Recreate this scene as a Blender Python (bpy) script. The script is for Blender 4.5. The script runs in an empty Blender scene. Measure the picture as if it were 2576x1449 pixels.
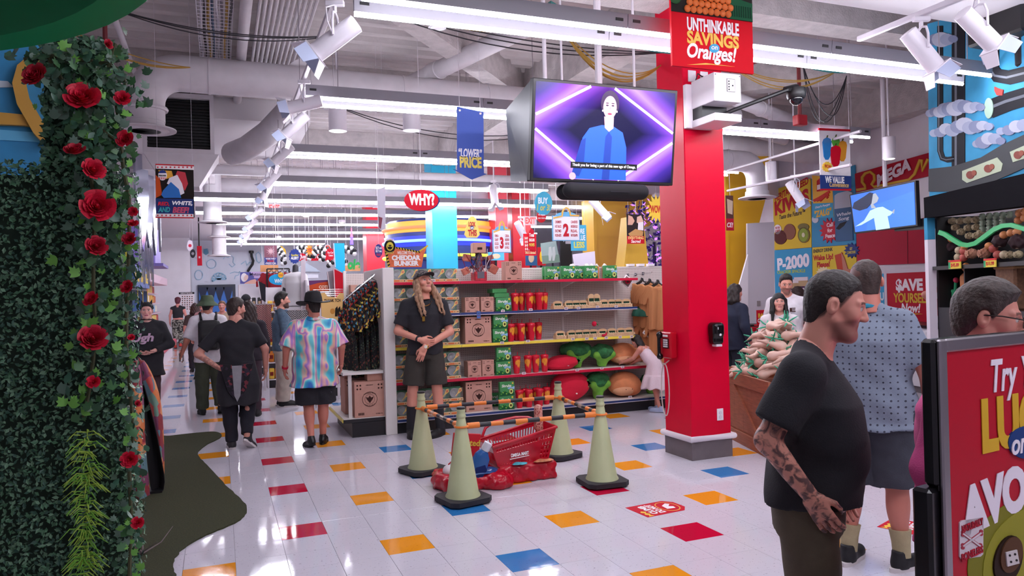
import bpy,math,random
import numpy as np
from mathutils import Matrix,Vector,Euler
R_=math.radians
SC=bpy.context.scene
COL=SC.collection
# ---------------------------------------------------------------- camera
FPX,YAW,PIT,ROL=1851.23,0.3789043,0.00479566,-0.02538229
CAM=np.array([-0.974,-4.686,1.665])
def _axes():
 f=np.array([math.sin(YAW)*math.cos(PIT),math.cos(YAW)*math.cos(PIT),math.sin(PIT)])
 r=np.array([math.cos(YAW),-math.sin(YAW),0.0]);u=np.cross(r,f)
 return r*math.cos(ROL)+u*math.sin(ROL),-r*math.sin(ROL)+u*math.cos(ROL),f
AR,AU,AF=_axes()
cd=bpy.data.cameras.new('camera');cam=bpy.data.objects.new('camera',cd);COL.objects.link(cam)
cd.sensor_width=36.0;cd.lens=FPX/2576*36.0;cd.clip_start=0.05;cd.clip_end=200
m=Matrix.Identity(4)
for i in range(3):
 m[i][0]=AR[i];m[i][1]=AU[i];m[i][2]=-AF[i];m[i][3]=CAM[i]
cam.matrix_world=m
SC.camera=cam
# ---------------------------------------------------------------- world, exposure
w=bpy.data.worlds.new('world');SC.world=w;w.use_nodes=True
w.node_tree.nodes['Background'].inputs[0].default_value=(0.8,0.77,0.82,1)
w.node_tree.nodes['Background'].inputs[1].default_value=0.25
SC.view_settings.view_transform='Standard';SC.view_settings.look='None'
SC.view_settings.exposure=1.15;SC.view_settings.gamma=1.0;SC.view_settings.use_curve_mapping=False
LIGHT_L=27.0
# ---------------------------------------------------------------- measuring helpers (photo pixel -> place in the room)
def ray(x,y):return AF+AR*((x-1288)/FPX)-AU*((y-724.5)/FPX)
def A(x,y,X=None,Y=None,Z=None,d=None):
 v=ray(x,y)
 if X is not None:t=(X-CAM[0])/v[0]
 elif Y is not None:t=(Y-CAM[1])/v[1]
 elif Z is not None:t=(Z-CAM[2])/v[2]
 else:t=d
 return CAM+t*v
# ---------------------------------------------------------------- materials
def lin(h):
 if isinstance(h,(tuple,list)):return tuple(h[:3])
 h=h.lstrip('#');c=[int(h[i:i+2],16)/255 for i in(0,2,4)]
 return tuple(x/12.92 if x<=.04045 else((x+.055)/1.055)**2.4 for x in c)
MATS={}
def mat(name,col,rough=.5,metal=0.,noise=None,bump=None,emit=0.,alpha=None,spec=None,coat=0.,attr=None,trans=0.,build=None):
 """one procedural principled material; noise=(scale,amount[,stretch]) varies the colour, bump=(scale,strength)"""
 if name in MATS:return MATS[name]
 m=bpy.data.materials.new(name);m.use_nodes=True;nt=m.node_tree;N=nt.nodes;L=nt.links
 b=N['Principled BSDF'];c=lin(col)
 b.inputs['Base Color'].default_value=(*c,1);b.inputs['Roughness'].default_value=rough;b.inputs['Metallic'].default_value=metal
 if spec is not None:b.inputs['Specular IOR Level'].default_value=spec
 if coat:b.inputs['Coat Weight'].default_value=coat;b.inputs['Coat Roughness'].default_value=.08
 if trans:b.inputs['Transmission Weight'].default_value=trans;b.inputs['IOR'].default_value=1.3
 if alpha is not None:b.inputs['Alpha'].default_value=alpha
 if emit:b.inputs['Emission Color'].default_value=(*c,1);b.inputs['Emission Strength'].default_value=emit
 tc=N.new('ShaderNodeTexCoord')
 if attr:
  a=N.new('ShaderNodeVertexColor');a.layer_name=attr;L.new(a.outputs[0],b.inputs['Base Color'])
 if noise:
  n=N.new('ShaderNodeTexNoise');n.inputs['Scale'].default_value=noise[0];n.inputs['Detail'].default_value=5
  if len(noise)>2:
   mp=N.new('ShaderNodeMapping');mp.inputs['Scale'].default_value=noise[2];L.new(tc.outputs['Object'],mp.inputs[0]);L.new(mp.outputs[0],n.inputs[0])
  else:L.new(tc.outputs['Object'],n.inputs[0])
  r=N.new('ShaderNodeValToRGB');k=noise[1]
  r.color_ramp.elements[0].position=.3;r.color_ramp.elements[1].position=.7
  r.color_ramp.elements[0].color=(*[max(0,x*(1-k))for x in c],1);r.color_ramp.elements[1].color=(*[min(1,x*(1+k))for x in c],1)
  L.new(n.outputs[0],r.inputs[0]);L.new(r.outputs[0],b.inputs['Base Color'])
 if bump:
  n2=N.new('ShaderNodeTexNoise');n2.inputs['Scale'].default_value=bump[0];n2.inputs['Detail'].default_value=4;L.new(tc.outputs['Object'],n2.inputs[0])
  bp=N.new('ShaderNodeBump');bp.inputs['Strength'].default_value=bump[1];bp.inputs['Distance'].default_value=.01
  L.new(n2.outputs[0],bp.inputs['Height']);L.new(bp.outputs[0],b.inputs['Normal'])
 if build:build(nt,N,L,b,tc)
 MATS[name]=m
 return m
def pm(h,rough=.6):return mat('print_'+h.strip('#').lower(),h,rough,spec=.15)
def em(h,s):return mat('glow_%s_%g'%(h.strip('#').lower(),s),h,.5,emit=s*.42)
def ramp_mat(name,kind,scale,stops,rough=.6,stretch=(1,1,1),detail=3,dist=0.,interp='LINEAR',coat=0.,bump=None,metal=0.,rot=(0,0,0)):
 """fabric / skin prints: a texture through a colour ramp"""
 def bld(nt,N,L,b,tc):
  mp=N.new('ShaderNodeMapping');mp.inputs['Scale'].default_value=stretch;mp.inputs['Rotation'].default_value=rot;L.new(tc.outputs['Object'],mp.inputs[0])
  if kind=='noise':
   n=N.new('ShaderNodeTexNoise');n.inputs['Scale'].default_value=scale;n.inputs['Detail'].default_value=detail;n.inputs['Distortion'].default_value=dist;out=n.outputs[0]
  elif kind=='voronoi':
   n=N.new('ShaderNodeTexVoronoi');n.inputs['Scale'].default_value=scale;out=n.outputs['Distance']
  elif kind=='cells':
   n=N.new('ShaderNodeTexVoronoi');n.inputs['Scale'].default_value=scale
   sp=N.new('ShaderNodeSeparateColor');L.new(n.outputs['Color'],sp.inputs[0]);out=sp.outputs[0]
  elif kind=='wave':
   n=N.new('ShaderNodeTexWave');n.inputs['Scale'].default_value=scale;n.inputs['Distortion'].default_value=dist;n.inputs['Detail'].default_value=detail;out=n.outputs['Fac']
  L.new(mp.outputs[0],n.inputs['Vector'])
  r=N.new('ShaderNodeValToRGB');r.color_ramp.interpolation=interp;e=r.color_ramp.elements
  e[0].position=stops[0][0];e[0].color=(*lin(stops[0][1]),1);e[1].position=stops[-1][0];e[1].color=(*lin(stops[-1][1]),1)
  for p,c in stops[1:-1]:q=e.new(p);q.color=(*lin(c),1)
  L.new(out,r.inputs[0]);L.new(r.outputs[0],b.inputs['Base Color'])
 return mat(name,'808080',rough,metal=metal,build=bld,coat=coat,bump=bump)
# ---------------------------------------------------------------- objects
def tag(o,label=None,cat=None,group=None,kind=None):
 if label:o['label']=label
 if cat:o['category']=cat
 if group:o['group']=group
 if kind:o['kind']=kind
 return o
def link(o,parent=None):
 COL.objects.link(o)
 if parent is not None:o.parent=parent
 return o
def thing(name,label,cat,loc=(0,0,0),rotz=0,group=None,rot=None):
 o=bpy.data.objects.new(name,None);o.empty_display_size=.1;link(o)
 o.location=tuple(float(x)for x in loc);o.rotation_euler=rot if rot else(0,0,rotz)
 return tag(o,label,cat,group)
def copy_tree(o,parent=None):
 c=o.copy();link(c,parent)
 for ch in list(o.children):copy_tree(ch,c)
 return c
def finish(me,mats,smooth=True,angle=35):
 for x in(mats if isinstance(mats,(list,tuple))else[mats]):me.materials.append(x)
 if smooth:
  me.polygons.foreach_set('use_smooth',[True]*len(me.polygons))
  if angle<180:me.set_sharp_from_angle(angle=R_(angle))
 me.update();return me
class MB:
 """collects solids into one mesh"""
 def __init__(s):s.v=[];s.f=[];s.m=[];s.cur=0;s.T=None
 def mt(s,i):s.cur=i;return s
 def add(s,vs,fs):
  o=len(s.v)
  if s.T is not None:vs=[tuple(s.T@Vector(v))for v in vs]
  s.v+=[tuple(map(float,v))for v in vs];s.f+=[tuple(i+o for i in f)for f in fs];s.m+=[s.cur]*len(fs);return s
 def bx(s,x0,x1,y0,y1,z0,z1):
  return s.add([(x0,y0,z0),(x1,y0,z0),(x1,y1,z0),(x0,y1,z0),(x0,y0,z1),(x1,y0,z1),(x1,y1,z1),(x0,y1,z1)],[(0,3,2,1),(4,5,6,7),(0,1,5,4),(1,2,6,5),(2,3,7,6),(3,0,4,7)])
 def rbx(s,x0,x1,y0,y1,z0,z1,b=.01):
  """box with chamfered edges"""
  import itertools
  c=((x0+x1)/2,(y0+y1)/2,(z0+z1)/2);hs=((x1-x0)/2,(y1-y0)/2,(z1-z0)/2);b=min(b,*[h*.95 for h in hs]);vs=[];ix={}
  for sg in itertools.product((-1,1),repeat=3):
   for ax in range(3):
    p=[c[i]+sg[i]*(hs[i]-(0 if i==ax else b))for i in range(3)];ix[(sg,ax)]=len(vs);vs.append(p)
  fs=[]
  for ax in range(3):
   a1,a2=(ax+1)%3,(ax+2)%3
   for sx in(-1,1):
    q=[]
    for u,w2 in((-1,-1),(1,-1),(1,1),(-1,1)):
     sg=[0]*3;sg[ax]=sx;sg[a1]=u;sg[a2]=w2;q.append(ix[(tuple(sg),ax)])
    fs.append(tuple(q if sx>0 else q[::-1]))
  for ax in range(3):
   a1,a2=(ax+1)%3,(ax+2)%3
   for u in(-1,1):
    for w2 in(-1,1):
     lo=[0]*3;lo[a1]=u;lo[a2]=w2;hi=lo[:];lo[ax]=-1;hi[ax]=1
     q=[ix[(tuple(lo),a1)],ix[(tuple(hi),a1)],ix[(tuple(hi),a2)],ix[(tuple(lo),a2)]]
     fs.append(tuple(q if u*w2>0 else q[::-1]))
  for sg in itertools.product((-1,1),repeat=3):
   q=[ix[(sg,0)],ix[(sg,1)],ix[(sg,2)]];fs.append(tuple(q if sg[0]*sg[1]*sg[2]>0 else q[::-1]))
  return s.add(vs,fs)
 def cone(s,p0,p1,r0,r1=None,n=12,cap=True):
  r1=r0 if r1 is None else r1;p0=Vector(p0);p1=Vector(p1);d=(p1-p0).normalized()
  a=d.orthogonal().normalized();b=d.cross(a);vs=[]
  for p,r in((p0,r0),(p1,r1)):
   for i in range(n):t=2*math.pi*i/n;vs.append(p+a*(r*math.cos(t))+b*(r*math.sin(t)))
  fs=[(i,(i+1)%n,n+(i+1)%n,n+i)for i in range(n)]
  if cap:fs+=[tuple(range(n))[::-1],tuple(range(n,2*n))]
  return s.add(vs,fs)
 def tube(s,pts,r,n=8,close=False):
  P=[Vector(p)for p in pts];m_=len(P);rs=r if isinstance(r,(list,tuple))else[r]*m_;vs=[];pa=None
  for i in range(m_):
   d=(P[(i+1)%m_]-P[i-1])if close else(P[min(i+1,m_-1)]-P[max(i-1,0)])
   d=d.normalized()if d.length>1e-9 else Vector((0,0,1))
   a=d.orthogonal()if pa is None else pa-d*pa.dot(d)
   if a.length<1e-6:a=d.orthogonal()
   a.normalize();pa=a;b=d.cross(a)
   for j in range(n):t=2*math.pi*j/n;vs.append(P[i]+a*(rs[i]*math.cos(t))+b*(rs[i]*math.sin(t)))
  fs=[(i*n+j,i*n+(j+1)%n,((i+1)%m_)*n+(j+1)%n,((i+1)%m_)*n+j)for i in range(m_ if close else m_-1)for j in range(n)]
  if not close:fs+=[tuple(range(n))[::-1],tuple(range((m_-1)*n,m_*n))]
  return s.add(vs,fs)
 def lathe(s,prof,n=24,c=(0,0,0),sx=1.,sy=1.):
  vs=[];m_=len(prof)
  for r,z in prof:
   for j in range(n):t=2*math.pi*j/n;vs.append((c[0]+r*sx*math.cos(t),c[1]+r*sy*math.sin(t),c[2]+z))
  fs=[(i*n+j,i*n+(j+1)%n,(i+1)*n+(j+1)%n,(i+1)*n+j)for i in range(m_-1)for j in range(n)]
  fs+=[tuple(range(n))[::-1],tuple(range((m_-1)*n,m_*n))]
  return s.add(vs,fs)
 def ball(s,c,r,n=12,k=8):
  rx,ry,rz=(r,r,r)if not isinstance(r,(tuple,list))else r
  vs=[(c[0],c[1],c[2]-rz)]
  for i in range(1,k):
   p=-math.pi/2+math.pi*i/k
   for j in range(n):t=2*math.pi*j/n;vs.append((c[0]+rx*math.cos(p)*math.cos(t),c[1]+ry*math.cos(p)*math.sin(t),c[2]+rz*math.sin(p)))
  vs.append((c[0],c[1],c[2]+rz));e=len(vs)-1
  fs=[(0,1+(j+1)%n,1+j)for j in range(n)]
  fs+=[(1+i*n+j,1+i*n+(j+1)%n,1+(i+1)*n+(j+1)%n,1+(i+1)*n+j)for i in range(k-2)for j in range(n)]
  o=1+(k-2)*n;fs+=[(o+j,o+(j+1)%n,e)for j in range(n)]
  return s.add(vs,fs)
 def prism(s,poly,y0,y1):
  """outline in local x,z extruded along y"""
  n=len(poly)
  if sum(poly[i][0]*poly[(i+1)%n][1]-poly[(i+1)%n][0]*poly[i][1]for i in range(n))<0:poly=poly[::-1]
  vs=[(x,y0,z)for x,z in poly]+[(x,y1,z)for x,z in poly]
  return s.add(vs,[tuple(range(n)),tuple(range(n,2*n))[::-1]]+[((i+1)%n,i,n+i,n+(i+1)%n)for i in range(n)])
 def prismz(s,poly,z0,z1):
  n=len(poly)
  if sum(poly[i][0]*poly[(i+1)%n][1]-poly[(i+1)%n][0]*poly[i][1]for i in range(n))<0:poly=poly[::-1]
  vs=[(x,y,z0)for x,y in poly]+[(x,y,z1)for x,y in poly]
  return s.add(vs,[tuple(range(n))[::-1],tuple(range(n,2*n))]+[(i,(i+1)%n,n+(i+1)%n,n+i)for i in range(n)])
 def mesh(s,name,mats,smooth=True,angle=35):
  me=bpy.data.meshes.new(name);me.from_pydata(s.v,[],s.f)
  if max(s.m or[0])>0:me.polygons.foreach_set('material_index',s.m)
  return finish(me,mats,smooth,angle)
 def build(s,name,mats,parent=None,smooth=True,angle=35,loc=None,rot=None):
  o=bpy.data.objects.new(name,s.mesh(name,mats,smooth,angle));link(o,parent)
  if loc is not None:o.location=tuple(float(x)for x in loc)
  if rot is not None:o.rotation_euler=rot
  return o
def box_obj(name,b,m_,parent=None,bev=0.):
 q=MB();(q.rbx(*b,bev)if bev else q.bx(*b));return q.build(name,m_,parent)
def structure(o):o['kind']='structure';return o
ORD=['first','second','third','fourth','fifth','sixth','seventh','eighth','ninth','tenth','eleventh','twelfth','thirteenth','fourteenth','fifteenth','sixteenth']
# ---------------------------------------------------------------- lettering
TXT={}
def text_mesh(s,bold=.02,shear=0.,ext=.01,space=1.):
 key=(s,bold,shear,space)
 if key in TXT:return TXT[key]
 cu=bpy.data.curves.new('lettering','FONT');cu.body=s;cu.size=1;cu.offset=bold;cu.shear=shear;cu.resolution_u=4;cu.extrude=ext;cu.space_character=space
 cu.align_x='CENTER';o=bpy.data.objects.new('lettering',cu)
 me=bpy.data.meshes.new_from_object(o);bpy.data.objects.remove(o);bpy.data.curves.remove(cu)
 n=len(me.vertices);co=np.zeros(n*3,'f');me.vertices.foreach_get('co',co);co=co.reshape(-1,3)
 TXT[key]=(me,co,[tuple(p.vertices)for p in me.polygons]);return TXT[key]
def text_obj(name,s,parent,cx,cz,w,h,y,m_,bold=.02,shear=0.,rot=0.,th=.002,arc=0.):
 """lettering fitted to a w x h box centred on local (cx, cz), lying on the plane at local y"""
 me0,co,fs=text_mesh(s,bold,shear)
 if len(co)==0:return None
 lo=co.min(0);hi=co.max(0);c=(lo+hi)/2;sz=np.maximum(hi-lo,1e-6)
 x=(co[:,0]-c[0])/sz[0]*w;z=(co[:,1]-c[1])/sz[1]*h;d=-(co[:,2]-lo[2])/sz[2]*th
 if arc:z=z+arc*(1-(2*x/w)**2)
 ca,sa=math.cos(rot),math.sin(rot)
 V=np.c_[cx+x*ca-z*sa,y+d,cz+x*sa+z*ca]
 me=bpy.data.meshes.new(name);me.from_pydata(V.tolist(),[],fs);me.materials.append(m_)
 o=bpy.data.objects.new(name,me);link(o,parent);return o
class Plane:
 """an upright plane in the room (through O, turned rotz): turns photo pixels into local x,z of things that lie in it"""
 def __init__(s,O,rotz=0.):
  s.O=np.array(O,float);s.rz=rotz;s.u=np.array([math.cos(rotz),math.sin(rotz),0]);s.n=np.array([math.sin(rotz),-math.cos(rotz),0])
 def loc(s,x,y):
  d=ray(x,y);t=np.dot(s.O-CAM,s.n)/np.dot(d,s.n);p=CAM+t*d
  return float(np.dot(p-s.O,s.u)),float(p[2]-s.O[2])
 def rect(s,r):
  x0,y0,x1,y1=r;ym=(y0+y1)/2;xm=(x0+x1)/2
  return s.loc(x0,ym)[0],s.loc(x1,ym)[0],s.loc(xm,y1)[1],s.loc(xm,y0)[1]
 def thing(s,name,label,cat,group=None):return thing(name,label,cat,s.O,s.rz,group)
 def text(s,par,t,r,col,y=-.012,name='lettering',**k):
  a,b,c,d=s.rect(r);return text_obj(name,t,par,(a+b)/2,(c+d)/2,b-a,d-c,y,pm(col)if isinstance(col,str)else col,**k)
 def poly(s,par,name,pts,col,y0=-.01,y1=.0,local=False):
  p=pts if local else[s.loc(*q)for q in pts]
  q=MB();q.prism(p,y0,y1);return q.build(name,pm(col)if isinstance(col,str)else col,par,smooth=False)
 def box(s,par,name,r,col,y0=-.01,y1=0.,bev=0.):
  a,b,c,d=s.rect(r);q=MB();(q.rbx(a,b,y0,y1,c,d,bev)if bev else q.bx(a,b,y0,y1,c,d));return q.build(name,pm(col)if isinstance(col,str)else col,par)
 def ell(s,par,name,cx,cy,rx,ry,col,y0=-.01,y1=0.,n=28,rot=0.,a0=0,a1=360):
  pts=[]
  for i in range(n):
   t=R_(a0+(a1-a0)*i/(n if a1-a0>=360 else n-1));ex,ey=rx*math.cos(t),ry*math.sin(t)
   pts.append((cx+ex*math.cos(rot)-ey*math.sin(rot),cy+ex*math.sin(rot)+ey*math.cos(rot)))
  return s.poly(par,name,pts,col,y0,y1)
 def star(s,par,name,cx,cy,r1,r2,n,col,y0=-.01,y1=0.,sy=1.):
  return s.poly(par,name,[(cx+(r1 if i%2 else r2)*math.cos(math.pi*i/n),cy+sy*(r1 if i%2 else r2)*math.sin(math.pi*i/n))for i in range(2*n)],col,y0,y1)
 def stroke(s,par,name,pts,wpx,col,y0=-.008,y1=0.):
  """a brush stroke of constant width along a pixel polyline"""
  P=[Vector(p)for p in pts];a=[];b=[]
  for i in range(len(P)):
   d=(P[min(i+1,len(P)-1)]-P[max(i-1,0)]).normalized();n=Vector((-d.y,d.x))*(wpx/2);a.append(tuple(P[i]+n));b.append(tuple(P[i]-n))
  la=[s.loc(*p)for p in a];lb=[s.loc(*p)for p in b];q=MB()
  for i in range(len(P)-1):q.prism([la[i],la[i+1],lb[i+1],lb[i]],y0,y1)
  return q.build(name,pm(col)if isinstance(col,str)else col,par,smooth=False)
# ---------------------------------------------------------------- soft solids: signed distance field -> mesh
class SDF:
 def __init__(s,lo,hi,h):
  s.lo=np.array(lo,'f');s.h=h;s.n=np.ceil((np.array(hi)-np.array(lo))/h).astype(int)+1
  s.ax=[(s.lo[i]+h*np.arange(s.n[i])).astype('f')for i in range(3)];s.D=np.full(s.n,1.,'f')
 def sl(s,lo,hi):
  r=[]
  for i in range(3):
   a=int(max(0,(lo[i]-s.lo[i])/s.h));b=int(min(s.n[i],(hi[i]-s.lo[i])/s.h+2));r.append(slice(min(a,s.n[i]-1),max(b,min(a,s.n[i]-1)+1)))
  return tuple(r),s.ax[0][r[0]][:,None,None],s.ax[1][r[1]][None,:,None],s.ax[2][r[2]][None,None,:]
 def put(s,q,d,k):
  D=s.D[q]
  if k>0:t=np.clip(.5+.5*(D-d)/k,0,1);s.D[q]=D*(1-t)+d*t-k*t*(1-t)
  else:s.D[q]=np.minimum(D,d)
 def cut(s,q,d,k):
  D=s.D[q]
  if k>0:t=np.clip(.5-.5*(D+d)/k,0,1);s.D[q]=D*(1-t)+(-d)*t+k*t*(1-t)
  else:s.D[q]=np.maximum(D,-d)
 def rc(s,a,b,ra,rb=None,k=.02,cap=False,sub=False):
  rb=ra if rb is None else rb;a=np.array(a,'f');b=np.array(b,'f');mr=max(ra,rb)+k+s.h*3
  q,x,y,z=s.sl(np.minimum(a,b)-mr,np.maximum(a,b)+mr);ab=b-a;L2=float(ab@ab)+1e-9
  t0=((x-a[0])*ab[0]+(y-a[1])*ab[1]+(z-a[2])*ab[2])/L2;t=np.clip(t0,0,1)
  d=np.sqrt((x-a[0]-t*ab[0])**2+(y-a[1]-t*ab[1])**2+(z-a[2]-t*ab[2])**2)-(ra+(rb-ra)*t)
  if cap:d=np.maximum(d,(t0-1)*math.sqrt(L2))
  (s.cut if sub else s.put)(q,d,k);return s
 def ell(s,c,r,k=.02,sub=False,rot=None):
  r=np.array(r if isinstance(r,(tuple,list))else(r,r,r),'f');mr=max(r)+k+s.h*3
  q,x,y,z=s.sl([c[i]-mr for i in range(3)],[c[i]+mr for i in range(3)]);x=x-c[0];y=y-c[1];z=z-c[2]
  if rot is not None:
   M3=np.array(Euler(rot).to_matrix().transposed());x,y,z=(M3[i][0]*x+M3[i][1]*y+M3[i][2]*z for i in range(3))
  k0=np.sqrt((x/r[0])**2+(y/r[1])**2+(z/r[2])**2);k1=np.sqrt((x/r[0]**2)**2+(y/r[1]**2)**2+(z/r[2]**2)**2)+1e-6
  (s.cut if sub else s.put)(q,k0*(k0-1)/k1,k);return s
 def box(s,c,hs,r=.01,k=.01,sub=False,rot=None):
  mr=math.sqrt(sum(h*h for h in hs))+k+s.h*3
  q,x,y,z=s.sl([c[i]-mr for i in range(3)],[c[i]+mr for i in range(3)]);x=x-c[0];y=y-c[1];z=z-c[2]
  if rot is not None:
   M3=np.array(Euler(rot).to_matrix().transposed());x,y,z=(M3[i][0]*x+M3[i][1]*y+M3[i][2]*z for i in range(3))
  a,b,c2=np.abs(x)-hs[0]+r,np.abs(y)-hs[1]+r,np.abs(z)-hs[2]+r
  d=np.sqrt(np.maximum(a,0)**2+np.maximum(b,0)**2+np.maximum(c2,0)**2)+np.minimum(np.maximum(np.maximum(a,b),c2),0)-r
  (s.cut if sub else s.put)(q,d,k);return s
 def loft(s,rings,k=.02,p=2.4):
  """rings (z, rx, ry, cx, cy): an upright body of superelliptic sections, cut flat at both ends"""
  g=np.array(sorted(rings),'f');mr=float(max(g[:,1].max(),g[:,2].max()))+k+s.h*3
  q,x,y,z=s.sl([g[:,3].min()-mr,g[:,4].min()-mr,g[0,0]-k-s.h*3],[g[:,3].max()+mr,g[:,4].max()+mr,g[-1,0]+k+s.h*3])
  I=lambda c:np.interp(z,g[:,0],g[:,c]).astype('f')
  rx,ry,cx,cy=I(1),I(2),I(3),I(4)
  d=((np.abs((x-cx)/rx)**p+np.abs((y-cy)/ry)**p)**(1/p)-1)*np.minimum(rx,ry)
  s.put(q,np.maximum(np.maximum(d,g[0,0]-z),z-g[-1,0]),k);return s
 def keep(s,fn):
  """intersect with fn(x,y,z) <= 0"""
  s.D=np.maximum(s.D,fn(s.ax[0][:,None,None],s.ax[1][None,:,None],s.ax[2][None,None,:]).astype('f'));return s
 def warp(s,fn):
  s.D=s.D+fn(s.ax[0][:,None,None],s.ax[1][None,:,None],s.ax[2][None,None,:]).astype('f');return s
 def surf(s):
  D=s.D.copy();D[0]=D[-1]=1;D[:,0]=D[:,-1]=1;D[:,:,0]=D[:,:,-1]=1
  S=D<0;n=s.n-1;acc=np.zeros((*n,3),'f');cnt=np.zeros(n,'f')
  def cs(o):return tuple(slice(o[i],o[i]+n[i])for i in range(3))
  cor=[(i,j,k)for i in(0,1)for j in(0,1)for k in(0,1)]
  mixed=np.zeros(n,bool);s0=S[cs((0,0,0))]
  for c in cor[1:]:mixed|=(S[cs(c)]!=s0)
  idx=np.argwhere(mixed)
  if len(idx)==0:return np.zeros((0,3)),np.zeros((0,4),int)
  P=np.zeros((len(idx),3),'f');N=np.zeros(len(idx),'f')
  val={c:D[idx[:,0]+c[0],idx[:,1]+c[1],idx[:,2]+c[2]]for c in cor}
  for c in cor:
   for ax in range(3):
    if c[ax]:continue
    e=list(c);e[ax]=1;e=tuple(e);a,b=val[c],val[e];x=(a<0)!=(b<0)
    t=np.where(x,a/np.where(x,a-b,1),0);pt=np.tile(np.array(c,'f'),(len(idx),1));pt[:,ax]=t
    P[x]+=pt[x];N[x]+=1
  V=s.lo+(idx+P/N[:,None])*s.h
  vid=np.full(n,-1,int);vid[idx[:,0],idx[:,1],idx[:,2]]=np.arange(len(idx));F=[]
  for ax in range(3):
   o=[0,0,0];o[ax]=1;a=S[tuple(slice(0,s.n[i]-o[i])for i in range(3))];b=S[tuple(slice(o[i],s.n[i])for i in range(3))]
   E=np.argwhere(a!=b);u,w_=(ax+1)%3,(ax+2)%3
   if not len(E):continue
   E=E[(E[:,u]>0)&(E[:,w_]>0)&(E[:,u]<n[u])&(E[:,w_]<n[w_])];ins=a[E[:,0],E[:,1],E[:,2]]
   qs=[]
   for du,dw in((-1,-1),(0,-1),(0,0),(-1,0)):
    G=E.copy();G[:,u]+=du;G[:,w_]+=dw;qs.append(vid[G[:,0],G[:,1],G[:,2]])
   Q=np.stack(qs,1);Q[~ins]=Q[~ins][:,::-1];F.append(Q)
  return V.astype(float),np.concatenate(F)
def raw_mesh(name,V,F,mats,cols=None,mi=None):
 me=bpy.data.meshes.new(name);nf=len(F)
 me.vertices.add(len(V));me.vertices.foreach_set('co',np.asarray(V,'f').ravel())
 me.loops.add(nf*4);me.loops.foreach_set('vertex_index',np.asarray(F,'i').ravel())
 me.polygons.add(nf);me.polygons.foreach_set('loop_start',np.arange(nf,dtype='i')*4)
 me.update(calc_edges=True)
 if mi is not None:me.polygons.foreach_set('material_index',np.asarray(mi,'i'))
 if cols is not None:
  a=me.color_attributes.new('Col','FLOAT_COLOR','POINT');a.data.foreach_set('color',np.asarray(cols,'f').ravel())
 return finish(me,mats,True,180)
def sdf_obj(name,sd,mats,parent=None,colf=None,mif=None,xf=None,loc=None,rot=None):
 V,F=sd.surf();c=colf(V)if colf else None;mi=mif(V[F].mean(1))if mif else None
 if xf is not None:V=xf(V)
 o=bpy.data.objects.new(name,raw_mesh(name,V,F,mats,c,mi));link(o,parent)
 if loc is not None:o.location=tuple(float(x)for x in loc)
 if rot is not None:o.rotation_euler=rot
 return o
# ================================================================ THE SETTING
random.seed(7);rng=np.random.default_rng(7)
TS=.3048
def speck(base,dark,rough=.06):
 def bld(nt,N,L,b,tc):
  geo=N.new('ShaderNodeNewGeometry')
  n=N.new('ShaderNodeTexNoise');n.inputs['Scale'].default_value=60;n.inputs['Detail'].default_value=3;L.new(geo.outputs['Position'],n.inputs['Vector'])
  r=N.new('ShaderNodeValToRGB');r.color_ramp.elements[0].position=.30;r.color_ramp.elements[1].position=.36
  r.color_ramp.elements[0].color=(*lin(dark),1);r.color_ramp.elements[1].color=(*lin(base),1);b.inputs['Specular IOR Level'].default_value=.28
  L.new(n.outputs[0],r.inputs[0]);L.new(r.outputs[0],b.inputs['Base Color'])
  n2=N.new('ShaderNodeTexNoise');n2.inputs['Scale'].default_value=2.2;n2.inputs['Detail'].default_value=6;L.new(geo.outputs['Position'],n2.inputs['Vector'])
  mr=N.new('ShaderNodeMapRange');mr.inputs['To Min'].default_value=rough*.6;mr.inputs['To Max'].default_value=rough*1.7;L.new(n2.outputs[0],mr.inputs[0]);L.new(mr.outputs[0],b.inputs['Roughness'])
  bp=N.new('ShaderNodeBump');bp.inputs['Strength'].default_value=.035;bp.inputs['Distance'].default_value=.01
  n3=N.new('ShaderNodeTexNoise');n3.inputs['Scale'].default_value=9;L.new(geo.outputs['Position'],n3.inputs['Vector']);L.new(n3.outputs[0],bp.inputs['Height']);L.new(bp.outputs[0],b.inputs['Normal'])
 return bld
m_tile={'w':mat('tile_white','d8d2da',.16,build=speck('cdc8d2','9c959e')),'o':mat('tile_orange','e8951f',.2,build=speck('ea9620','c97a14')),'r':mat('tile_red','c01038',.2,build=speck('bf1238','9a0c2c')),'b':mat('tile_blue','2f78b8',.2,build=speck('3079b8','245f94'))}
m_joint=mat('tile_joint','8d858c',.6)
FX0,FX1,FY0,FY1=-5.2,13.6,-6.4,25.6
fl=structure(box_obj('floor',(FX0,FX1,FY0,FY1,-.12,-.006),m_joint))
def tile_key(u,v):
 if u%2 or v%2 or(u+v)%4:return 'w'
 return 'obor'[(u//2)%4]
g=.0007
def tile_mesh(k):
 q=MB();q.rbx(g,TS-g,g,TS-g,-.006,0,.0009);return q.mesh('tile',m_tile[k],False)
tm={k:tile_mesh(k)for k in 'wobr'}
tiles=[]
for u in range(int(FX0/TS),int(FX1/TS)):
 for v in range(int(FY0/TS),int(FY1/TS)):
  c=np.array([(u+.5)*TS,(v+.5)*TS,0])-CAM;dz=c@AF
  px=1288+FPX*(c@AR)/dz if dz>.3 else-1;py=724.5-FPX*(c@AU)/dz if dz>.3 else-1
  vis=dz>.3 and 400<px<2320 and py<1500 and not(px<1000 and py>1449+60)
  if px>1910 and py>1150 and px<2140:vis=False
  tiles.append((0 if vis else 1,dz if dz>.3 else 99,u,v))
tiles.sort()
rest={k:MB()for k in 'wobr'}
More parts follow.
